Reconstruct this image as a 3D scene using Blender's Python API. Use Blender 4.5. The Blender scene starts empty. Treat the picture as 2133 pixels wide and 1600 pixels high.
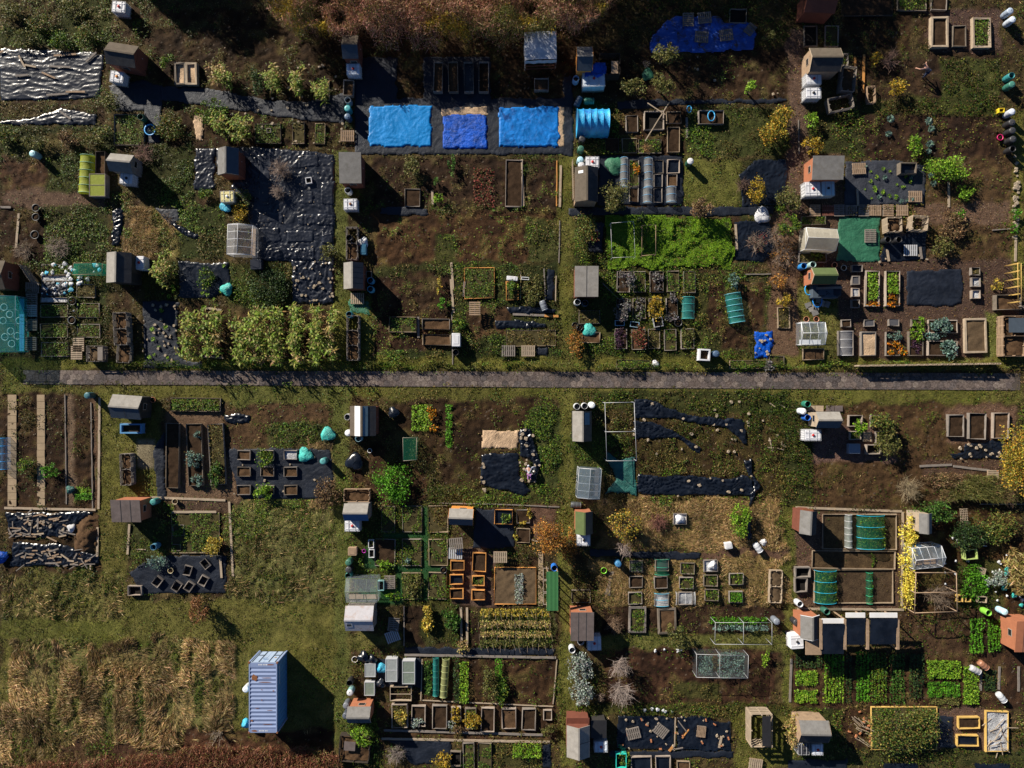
import bpy, math, random
import numpy as np
from mathutils import Vector, Matrix
R = random.Random(7)
NR = np.random.default_rng(11)
scn = bpy.context.scene
COL = scn.collection
PX, CX, CY, HC = 23.0, 1066.5, 800.0, 61.0      # ground scale (photo pixels per metre), photo centre, drone height
def W(px, py, z=0.0):
    k = (HC - z) / HC / PX
    return ((px - CX) * k, (CY - py) * k)
rad = math.radians
# ------------------------------------------------------------------ materials
MATS = {}
def _nt(name):
    m = bpy.data.materials.new(name); m.use_nodes = True
    nt = m.node_tree; bs = nt.nodes['Principled BSDF']
    return m, nt, bs
def node(nt, t, **kw):
    n = nt.nodes.new(t)
    for k, v in kw.items():
        if k in n.inputs.keys(): n.inputs[k].default_value = v
        else: setattr(n, k, v)
    return n
def ramp(nt, src, c0, c1, p0=0.35, p1=0.65):
    r = nt.nodes.new('ShaderNodeValToRGB')
    r.color_ramp.elements[0].position = p0; r.color_ramp.elements[1].position = p1
    r.color_ramp.elements[0].color = (*c0, 1); r.color_ramp.elements[1].color = (*c1, 1)
    nt.links.new(src, r.inputs[0]); return r.outputs[0]
def mixc(nt, fac, a, b, mode='MIX'):
    m = nt.nodes.new('ShaderNodeMix'); m.data_type = 'RGBA'; m.blend_type = mode
    for sock, v in ((m.inputs[0], fac), (m.inputs[6], a), (m.inputs[7], b)):
        if isinstance(v, (int, float)): sock.default_value = v
        elif isinstance(v, tuple): sock.default_value = (*v, 1)
        else: nt.links.new(v, sock)
    return m.outputs[2]
def noise(nt, scale, detail=4, rough=0.6, vec=None, dist=0.0):
    n = node(nt, 'ShaderNodeTexNoise', Scale=scale, Detail=detail, Roughness=rough, Distortion=dist)
    if vec is None:
        g = nt.nodes.get('geo') or nt.nodes.new('ShaderNodeNewGeometry'); g.name = 'geo'
        vec = g.outputs['Position']
    nt.links.new(vec, n.inputs['Vector']); return n.outputs[0]
def stretched(nt, sx, sy, sz):
    t = nt.nodes.new('ShaderNodeTexCoord'); mp = nt.nodes.new('ShaderNodeMapping')
    mp.inputs['Scale'].default_value = (sx, sy, sz); nt.links.new(t.outputs['Object'], mp.inputs[0])
    return mp.outputs[0]
def bump(nt, bs, h, strength=0.4, dist=0.03):
    b = node(nt, 'ShaderNodeBump', Strength=strength, Distance=dist)
    nt.links.new(h, b.inputs['Height']); nt.links.new(b.outputs[0], bs.inputs['Normal'])
def mat(name, col, rough=0.7, var=0.35, scale=3.0, fine=30.0, bmp=0.3, spec=0.3, dirt=None, stretch=None):
    """weathered opaque surface: base colour broken by broad and fine noise"""
    if name in MATS: return MATS[name]
    m, nt, bs = _nt(name)
    vec = stretched(nt, *stretch) if stretch else None
    n1 = noise(nt, scale, 5, 0.65, vec); n2 = noise(nt, fine, 3, 0.6, vec)
    lo = tuple(c * (1 - var) for c in col); hi = tuple(min(1, c * (1 + var)) for c in col)
    c = ramp(nt, n1, lo, hi, 0.3, 0.7)
    c = mixc(nt, 0.5, c, ramp(nt, n2, lo, hi, 0.3, 0.7))
    if dirt:
        n3 = noise(nt, 1.7, 6, 0.75, None, 0.6)
        f = nt.nodes.new('ShaderNodeMapRange'); f.inputs[1].default_value = 0.52; f.inputs[2].default_value = 0.72
        f.inputs[4].default_value = 0.85; nt.links.new(n3, f.inputs[0])
        c = mixc(nt, f.outputs[0], c, dirt)
    nt.links.new(c, bs.inputs['Base Color'])
    bs.inputs['Roughness'].default_value = rough; bs.inputs['Specular IOR Level'].default_value = spec
    if bmp: bump(nt, bs, n2, bmp, 0.02)
    MATS[name] = m; return m
def mat_sheet(name, col, rough=0.35, bscale=5.0, bst=0.6, var=0.3, weave=0.0, col2=None, spec=0.5):
    """plastic sheeting, tarpaulin and woven membrane"""
    if name in MATS: return MATS[name]
    m, nt, bs = _nt(name)
    n1 = noise(nt, bscale, 6, 0.62, None, 1.2); n2 = noise(nt, 0.9, 4, 0.6)
    c = ramp(nt, n2, tuple(x * (1 - var) for x in col), tuple(min(1, x * (1 + var)) for x in col), 0.35, 0.65)
    if col2:
        f = nt.nodes.new('ShaderNodeMapRange'); f.inputs[1].default_value = 0.5; f.inputs[2].default_value = 0.66
        nt.links.new(noise(nt, 1.3, 5, 0.7, None, 1.0), f.inputs[0]); c = mixc(nt, f.outputs[0], c, col2)
    dust = nt.nodes.new('ShaderNodeMapRange'); dust.inputs[1].default_value = 0.55; dust.inputs[2].default_value = 0.8; dust.inputs[4].default_value = 0.14
    nt.links.new(noise(nt, 2.3, 6, 0.75), dust.inputs[0]); c = mixc(nt, dust.outputs[0], c, (0.08, 0.07, 0.06))
    nt.links.new(c, bs.inputs['Base Color'])
    rr = nt.nodes.new('ShaderNodeMapRange'); rr.inputs[3].default_value = rough * 0.7; rr.inputs[4].default_value = min(1, rough * 1.5)
    nt.links.new(n2, rr.inputs[0]); nt.links.new(rr.outputs[0], bs.inputs['Roughness'])
    bs.inputs['Specular IOR Level'].default_value = spec
    bump(nt, bs, n1, bst, 0.12)
    MATS[name] = m; return m
def mat_leaf(name='leaf', trans=0.3):
    if name in MATS: return MATS[name]
    m, nt, bs = _nt(name)
    a = nt.nodes.new('ShaderNodeAttribute'); a.attribute_name = 'col'
    nt.links.new(a.outputs['Color'], bs.inputs['Base Color'])
    bs.inputs['Roughness'].default_value = 0.55; bs.inputs['Specular IOR Level'].default_value = 0.25
    tr = nt.nodes.new('ShaderNodeBsdfTranslucent'); nt.links.new(a.outputs['Color'], tr.inputs[0])
    mx = nt.nodes.new('ShaderNodeMixShader'); mx.inputs[0].default_value = trans
    nt.links.new(bs.outputs[0], mx.inputs[1]); nt.links.new(tr.outputs[0], mx.inputs[2])
    nt.links.new(mx.outputs[0], nt.nodes['Material Output'].inputs[0])
    MATS[name] = m; return m
def mat_clear(name, col=(0.9, 0.95, 1.0), opac=0.3, rough=0.12, weave=0.0):
    """glass, clear polythene, horticultural mesh: part see-through, part reflecting and scattering"""
    if name in MATS: return MATS[name]
    m, nt, bs = _nt(name)
    bs.inputs['Base Color'].default_value = (*col, 1); bs.inputs['Roughness'].default_value = rough
    t = nt.nodes.new('ShaderNodeBsdfTransparent'); t.inputs[0].default_value = (*[1 - (1 - c) * min(.5, opac * .6) for c in col], 1)
    mx = nt.nodes.new('ShaderNodeMixShader')
    f = nt.nodes.new('ShaderNodeMapRange'); f.inputs[3].default_value = opac * 0.6; f.inputs[4].default_value = min(1, opac * 1.4)
    n1 = noise(nt, 4.0, 5, 0.65, None, 0.8); nt.links.new(n1, f.inputs[0]); nt.links.new(f.outputs[0], mx.inputs[0])
    bump(nt, bs, n1, 0.4, 0.06)
    tl = nt.nodes.new('ShaderNodeBsdfTranslucent'); tl.inputs[0].default_value = (*col, 1); m2 = nt.nodes.new('ShaderNodeMixShader'); m2.inputs[0].default_value = 0.45
    nt.links.new(bs.outputs[0], m2.inputs[1]); nt.links.new(tl.outputs[0], m2.inputs[2])
    nt.links.new(t.outputs[0], mx.inputs[1]); nt.links.new(m2.outputs[0], mx.inputs[2])
    nt.links.new(mx.outputs[0], nt.nodes['Material Output'].inputs[0])
    MATS[name] = m; return m
def mat_vcol(name, rough=0.85, fine=25.0, bmp=0.5):
    if name in MATS: return MATS[name]
    m, nt, bs = _nt(name)
    a = nt.nodes.new('ShaderNodeAttribute'); a.attribute_name = 'col'
    n2 = noise(nt, fine, 5, 0.7)
    c = mixc(nt, 1.0, a.outputs['Color'], ramp(nt, n2, (0.42, 0.38, 0.35), (1.15, 1.15, 1.15), 0.32, 0.66), 'MULTIPLY')
    n3 = noise(nt, fine * .36, 6, 0.8)
    c = mixc(nt, 1.0, c, ramp(nt, n3, (0.45, 0.42, 0.40), (1.25, 1.25, 1.25), 0.34, 0.62), 'MULTIPLY')
    nt.links.new(c, bs.inputs['Base Color']); bs.inputs['Roughness'].default_value = rough
    bs.inputs['Specular IOR Level'].default_value = 0.2
    bump(nt, bs, n3, bmp, 0.09); MATS[name] = m; return m
# ------------------------------------------------------------------ mesh helpers
def np_mesh(name, co, faces_per=4, col=None, faces=None, smooth=False):
    """mesh from numpy: consecutive groups of faces_per vertices are faces, or explicit equal-size faces"""
    me = bpy.data.meshes.new(name)
    co = np.asarray(co, np.float32).reshape(-1, 3); n = len(co)
    if faces is None: faces = np.arange(n, dtype=np.int32).reshape(-1, faces_per)
    faces = np.asarray(faces, np.int32); k = faces.shape[1]; nf = len(faces)
    me.vertices.add(n); me.vertices.foreach_set('co', co.ravel())
    me.loops.add(nf * k); me.loops.foreach_set('vertex_index', faces.ravel())
    me.polygons.add(nf); me.polygons.foreach_set('loop_start', np.arange(0, nf * k, k, dtype=np.int32))
    if smooth: me.polygons.foreach_set('use_smooth', np.ones(nf, bool))
    me.update(calc_edges=True)
    if col is not None:
        a = me.color_attributes.new('col', 'FLOAT_COLOR', 'POINT')
        c = np.ones((n, 4), np.float32); c[:, :3] = col; a.data.foreach_set('color', c.ravel())
    return me
def link(me, name, m=None, parent=None):
    o = bpy.data.objects.new(name, me); COL.objects.link(o)
    if m is not None:
        for x in (m if isinstance(m, (list, tuple)) else [m]): me.materials.append(x)
    if parent is not None: o.parent = parent
    return o
LABELS = {}
def tag(o, label, cat, group=None):
    prev = LABELS.get(label)
    if prev is not None and 'scrap' not in label and 'white bottle' not in label and (group is None or prev != group): print('DUPLICATE LABEL', label)
    LABELS[label] = group
    n = len(label.split())
    if n > 16 or n < 4: print('LABEL LENGTH', n, label)
    o['label'] = label; o['category'] = cat; o['kind'] = 'thing'
    if group: o['group'] = group
    return o
def thing(name, label, cat, x, y, z=0.0, rot=0.0, group=None):
    o = bpy.data.objects.new(name, None); COL.objects.link(o); o.empty_display_size = 0.2
    o.location = (x, y, z); o.rotation_euler = (0, 0, rad(rot)); return tag(o, label, cat, group)
class MB:
    """collects boxes, tubes, lathes and faces as one mesh"""
    def __init__(s): s.v = []; s.f = []; s.mi = []; s.sm = []
    def add(s, vs, fs, mi=0, sm=False):
        b = len(s.v); s.v += [tuple(p) for p in vs]
        for f in fs: s.f.append(tuple(i + b for i in f)); s.mi.append(mi); s.sm.append(sm)
        return s
    def box(s, x0, y0, z0, x1, y1, z1, mi=0):
        v = [(x0, y0, z0), (x1, y0, z0), (x1, y1, z0), (x0, y1, z0), (x0, y0, z1), (x1, y0, z1), (x1, y1, z1), (x0, y1, z1)]
        return s.add(v, [(0, 3, 2, 1), (4, 5, 6, 7), (0, 1, 5, 4), (1, 2, 6, 5), (2, 3, 7, 6), (3, 0, 4, 7)], mi)
    def hexa(s, v, mi=0):
        return s.add(v, [(0, 3, 2, 1), (4, 5, 6, 7), (0, 1, 5, 4), (1, 2, 6, 5), (2, 3, 7, 6), (3, 0, 4, 7)], mi)
    def tube(s, pts, r, n=6, mi=0, cap=True):
        pts = [Vector(p) for p in pts]; rs = r if isinstance(r, (list, tuple)) else [r] * len(pts); rings = []
        for i, p in enumerate(pts):
            d = (pts[min(i + 1, len(pts) - 1)] - pts[max(i - 1, 0)]).normalized()
            u = d.cross(Vector((0, 0, 1)) if abs(d.z) < 0.9 else Vector((1, 0, 0))).normalized(); w = d.cross(u)
            rings.append([p + (u * math.cos(2 * math.pi * k / n) + w * math.sin(2 * math.pi * k / n)) * rs[i] for k in range(n)])
        v = [q for rg in rings for q in rg]; f = []
        for i in range(len(pts) - 1):
            for k in range(n): f.append((i * n + k, i * n + (k + 1) % n, (i + 1) * n + (k + 1) % n, (i + 1) * n + k))
        if cap: f += [tuple(range(n))[::-1], tuple(range((len(pts) - 1) * n, len(pts) * n))]
        return s.add(v, f, mi, True)
    def lathe(s, prof, n=16, mi=0, c=(0, 0), cap=True):
        v = []; f = []
        for r, z in prof: v += [(c[0] + r * math.cos(2 * math.pi * k / n), c[1] + r * math.sin(2 * math.pi * k / n), z) for k in range(n)]
        for i in range(len(prof) - 1):
            for k in range(n): f.append((i * n + k, i * n + (k + 1) % n, (i + 1) * n + (k + 1) % n, (i + 1) * n + k))
        if cap: f += [tuple(range(n))[::-1], tuple(range((len(prof) - 1) * n, len(prof) * n))]
        return s.add(v, f, mi, True)
    def ring(s, x0, y0, x1, y1, t, z0, z1, mi=0):
        """a mitred rectangular frame as one connected piece"""
        o = [(x0, y0), (x1, y0), (x1, y1), (x0, y1)]; i_ = [(x0 + t, y0 + t), (x1 - t, y0 + t), (x1 - t, y1 - t), (x0 + t, y1 - t)]
        v = [(x, y, z0) for x, y in o] + [(x, y, z0) for x, y in i_] + [(x, y, z1) for x, y in o] + [(x, y, z1) for x, y in i_]; f = []
        for k in range(4):
            j = (k + 1) % 4
            f += [(k, j, 8 + j, 8 + k), (4 + j, 4 + k, 12 + k, 12 + j), (8 + k, 8 + j, 12 + j, 12 + k), (j, k, 4 + k, 4 + j)]
        return s.add(v, f, mi)
    def mesh(s, name):
        me = bpy.data.meshes.new(name); me.from_pydata(s.v, [], s.f)
        me.polygons.foreach_set('material_index', s.mi); me.polygons.foreach_set('use_smooth', s.sm); me.update(); return me
    def build(s, name, m, parent=None): return link(s.mesh(name), name, m, parent)
def at(o, x, y, z=0.0, rot=0.0):
    o.location = (x, y, z); o.rotation_euler = (0, 0, rad(rot)); return o
def children(o): return list(o.children)
def copy_tree(o, parent=None):
    c = o.copy(); COL.objects.link(c)
    if parent is not None: c.parent = parent
    for ch in children(o): copy_tree(ch, c)
    return c
# ------------------------------------------------------------------ noise fields
def vnoise(x, y, scale, seed):
    """bilinear-smooth value noise in 0..1, vectorised"""
    g = np.random.default_rng(seed).random((256, 256)).astype(np.float32)
    u = x * scale + 1000.3; v = y * scale + 1000.7
    iu = np.floor(u).astype(int); iv = np.floor(v).astype(int); fu = u - iu; fv = v - iv
    fu = fu * fu * (3 - 2 * fu); fv = fv * fv * (3 - 2 * fv)
    a = g[iu % 256, iv % 256]; b = g[(iu + 1) % 256, iv % 256]; c = g[iu % 256, (iv + 1) % 256]; d = g[(iu + 1) % 256, (iv + 1) % 256]
    return (a * (1 - fu) + b * fu) * (1 - fv) + (c * (1 - fu) + d * fu) * fv
def fbm(x, y, scale, seed, octv=4, gain=0.5):
    t = 0; a = 1; s = 0
    for i in range(octv): t = t + a * vnoise(x, y, scale * 2 ** i, seed + i * 17); s += a; a *= gain
    return t / s
def inpoly(x, y, poly):
    r = np.zeros(x.shape, bool); n = len(poly)
    for i in range(n):
        x0, y0 = poly[i]; x1, y1 = poly[(i + 1) % n]
        if y0 == y1: continue
        c = ((y0 > y) != (y1 > y)) & (x < (x1 - x0) * (y - y0) / (y1 - y0) + x0); r ^= c
    return r
def rect(x0, y0, x1, y1): return [(x0, y0), (x1, y0), (x1, y1), (x0, y1)]
def poly_of(p): return rect(*p) if not isinstance(p[0], (tuple, list)) else list(p)
def wpoly(p): return [W(a, b) for a, b in poly_of(p)]
# leaves as kites ------------------------------------------------------------
def kites(c, size, col, up=0.6, ratio=0.5, droop=None, dirs=None):
    """leaf quads: centres c (n,3), length size (n), colour (n,3); returns verts and colours"""
    n = len(c); size = np.broadcast_to(size, (n,)).astype(np.float32)
    if dirs is None:
        d = NR.normal(size=(n, 3)).astype(np.float32); d[:, 2] *= (1 - up)
    else: d = np.asarray(dirs, np.float32)
    d /= np.linalg.norm(d, axis=1, keepdims=True) + 1e-6
    r = NR.normal(size=(n, 3)).astype(np.float32); r[:, 2] += 0.001
    if up: r = r * (1 - up) + np.array([0, 0, up * 2.5], np.float32)
    s = np.cross(d, r); s /= np.linalg.norm(s, axis=1, keepdims=True) + 1e-6
    h = size[:, None] * 0.5
    v = np.stack([c - d * h, c + s * h * ratio - d * h * 0.1, c + d * h, c - s * h * ratio - d * h * 0.1], 1)
    return v.reshape(-1, 3), np.repeat(col, 4, 0)
def pal(n, cols, jit=0.25, w=None):
    cols = np.array(cols, np.float32); i = NR.choice(len(cols), n, p=w)
    return np.clip(cols[i] * (1 + NR.normal(0, jit, (n, 1))).clip(0.4, 1.8) * (1 + NR.normal(0, 0.08, (n, 3))), 0.003, 0.9).astype(np.float32)
ORD = ['first', 'second', 'third', 'fourth', 'fifth', 'sixth', 'seventh', 'eighth', 'ninth', 'tenth']
# ---- ground zones, photo pixels: kind, shape.  s dug soil, S dry pale soil, f furrowed soil, g mown grass, d dead tall grass, c bark and gravel, w green weeds, l lush green manure, t turf carpet, p slabs
ZONES = [
 ('r', (0, 0, 2133, 1600)),
 ('s', (320, 20, 720, 132)), ('w', (-60, -60, 235, 100)), ('w', (-60, 262, 240, 325)), ('r', (-60, -60, 120, 60)), ('r', (90, 275, 200, 320)), ('s', (330, 125, 720, 310)),
 ('s', (720, 60, 1200, 215)), ('w', (1200, 215, 1290, 325)), ('s', (1200, 100, 1660, 215)), ('s', (1290, 215, 1440, 325)),
 ('w', (1430, 225, 1640, 325)), ('s', (1780, 105, 2090, 212)), ('w', (1960, 120, 2085, 205)), ('w', (1790, 205, 2090, 240)), ('s', (1795, 238, 2085, 332)),
 ('s', (1750, 15, 1900, 100)), ('c', (1930, 20, 2085, 108)), ('w', (1660, 235, 1795, 325)), ('c', (1640, 60, 1682, 560)),
 ('S', (1930, 330, 2118, 560)), ('c', (1900, 425, 2118, 468)), ('c', (1668, 325, 1760, 560)), ('c', (1720, 540, 2125, 758)), ('g', (1668, 600, 1752, 770)), ('g', (2050, 650, 2085, 760)),
 ('s', (0, 330, 95, 425)), ('c', (0, 395, 220, 432)), ('s', (0, 432, 92, 545)), ('w', (92, 428, 228, 545)), ('w', (95, 325, 165, 400)), ('d', (255, 428, 385, 530)),
 ('w', (300, 300, 405, 425)), ('w', (372, 430, 475, 540)), ('w', (85, 545, 225, 765)), ('w', (470, 545, 612, 640)), ('w', (300, 540, 380, 625)), ('s', (480, 650, 690, 752)), ('s', (372, 640, 475, 750)),
 ('s', (775, 330, 1170, 433)), ('s', (775, 443, 1168, 548)), ('w', (775, 548, 1165, 575)), ('w', (1095, 455, 1165, 545)), ('w', (910, 490, 950, 548)), ('s', (775, 575, 940, 765)), ('s', (845, 560, 912, 640)),
 ('w', (945, 548, 1165, 760)), ('S', (985, 640, 1060, 700)), ('w', (800, 728, 942, 762)), ('s', (975, 640, 1055, 690)),
 ('w', (1180, 450, 1275, 555)), ('l', (1262, 452, 1525, 555)), ('g', (1425, 330, 1545, 432)), ('s', (1290, 330, 1420, 430)), ('w', (1540, 330, 1640, 555)),
 ('w', (1185, 560, 1455, 765)), ('w', (1450, 570, 1655, 765)), ('s', (1475, 590, 1512, 700)), ('s', (1540, 585, 1590, 690)), ('s', (1500, 680, 1560, 730)), ('c', (1600, 440, 1665, 765)),
 ('g', (0, 745, 2133, 772)), ('g', (0, 803, 2133, 832)), ('g', (0, 765, 60, 820)),
 ('s', (0, 820, 208, 1064)), ('c', (139, 822, 154, 1055)), ('c', (194, 830, 206, 1060)), 
 ('g', (206, 815, 335, 1062)), ('g', (206, 1062, 262, 1330)), ('g', (475, 800, 730, 845)), ('p', (285, 915, 322, 975)),
 ('c', (345, 858, 500, 1045)), ('S', (460, 842, 690, 935)), ('w', (560, 880, 690, 932)), ('d', (640, 920, 705, 1060)), ('m', (475, 1045, 700, 1255)),
 ('s', (12, 1060, 208, 1190)), ('w', (262, 1085, 350, 1160)), ('s', (360, 1065, 470, 1150)), ('c', (360, 1045, 480, 1068)),
 ('m', (0, 1190, 262, 1330)), ('g', (0, 1290, 700, 1345)), ('g', (255, 1250, 710, 1330)), ('d', (22, 1335, 488, 1550)), ('g', (488, 1330, 715, 1530)), ('g', (0, 1330, 22, 1470)), ('s', (380, 1520, 720, 1600)), ('d', (0, 1470, 120, 1600)),
 ('g', (698, 310, 728, 1600)), ('g', (1166, 325, 1196, 1600)), ('g', (1632, 1040, 1664, 1600)), ('g', (2108, 235, 2133, 600)), ('g', (700, 620, 775, 770)), ('g', (1630, 810, 2133, 840)),
 ('s', (820, 838, 1110, 905)), ('s', (925, 895, 1010, 1012)), ('s', (735, 930, 800, 1045)), ('s', (880, 905, 930, 960)), ('w', (1100, 850, 1168, 1055)), ('w', (880, 1012, 1160, 1055)), ('s', (860, 975, 890, 1040)),
 ('w', (735, 1055, 940, 1262)), ('t', (800, 1110, 885, 1122)), ('t', (880, 1055, 892, 1250)), ('t', (825, 1178, 838, 1250)), ('t', (758, 1140, 785, 1185)), ('t', (838, 1178, 930, 1192)), ('t', (745, 1225, 840, 1260)),
 ('c', (938, 1145, 1035, 1262)), ('c', (1104, 1058, 1160, 1130)), ('s', (1030, 1178, 1118, 1260)),
 ('s', (840, 1262, 1160, 1348)), ('w', (880, 1264, 955, 1345)), ('w', (1000, 1268, 1152, 1346)), ('s', (880, 1372, 1160, 1466)), ('S', (790, 1462, 1160, 1545)), ('w', (1020, 1545, 1128, 1600)), ('g', (720, 1320, 842, 1350)), ('w', (720, 1460, 790, 1600)),
 ('w', (1196, 815, 1640, 862)), ('r', (1250, 862, 1640, 1042)), ('d', (1250, 1040, 1632, 1150)), ('c', (1460, 1145, 1640, 1168)), ('d', (1240, 1165, 1640, 1262)), ('w', (1195, 880, 1265, 1000)),
 ('s', (1248, 1263, 1632, 1318)), ('g', (1240, 1318, 1632, 1350)), ('s', (1258, 1350, 1618, 1466)), ('w', (1196, 1466, 1640, 1492)), ('g', (1528, 1490, 1640, 1600)), ('w', (1400, 1420, 1500, 1460)),
 ('S', (1668, 842, 2110, 1055)), ('c', (1690, 890, 1862, 962)), ('c', (1975, 845, 2115, 930)), ('c', (1925, 955, 2090, 985)), ('w', (1630, 840, 1690, 1055)),
 ('c', (1656, 1063, 1878, 1272)), ('f', (1714, 1071, 1869, 1145)), ('f', (1692, 1148, 1865, 1185)), ('f', (1696, 1187, 1861, 1257)), ('s', (1885, 1060, 2133, 1280)), ('w', (1995, 1170, 2090, 1270)),
 ('S', (1868, 1275, 2012, 1362)), ('s', (2010, 1262, 2133, 1372)), ('s', (1648, 1362, 2133, 1472)), ('w', (1650, 1472, 1760, 1600)), ('s', (1760, 1475, 1815, 1560)), ('c', (1950, 1475, 2056, 1572)), ('w', (1760, 1560, 2133, 1600)),
]
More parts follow.
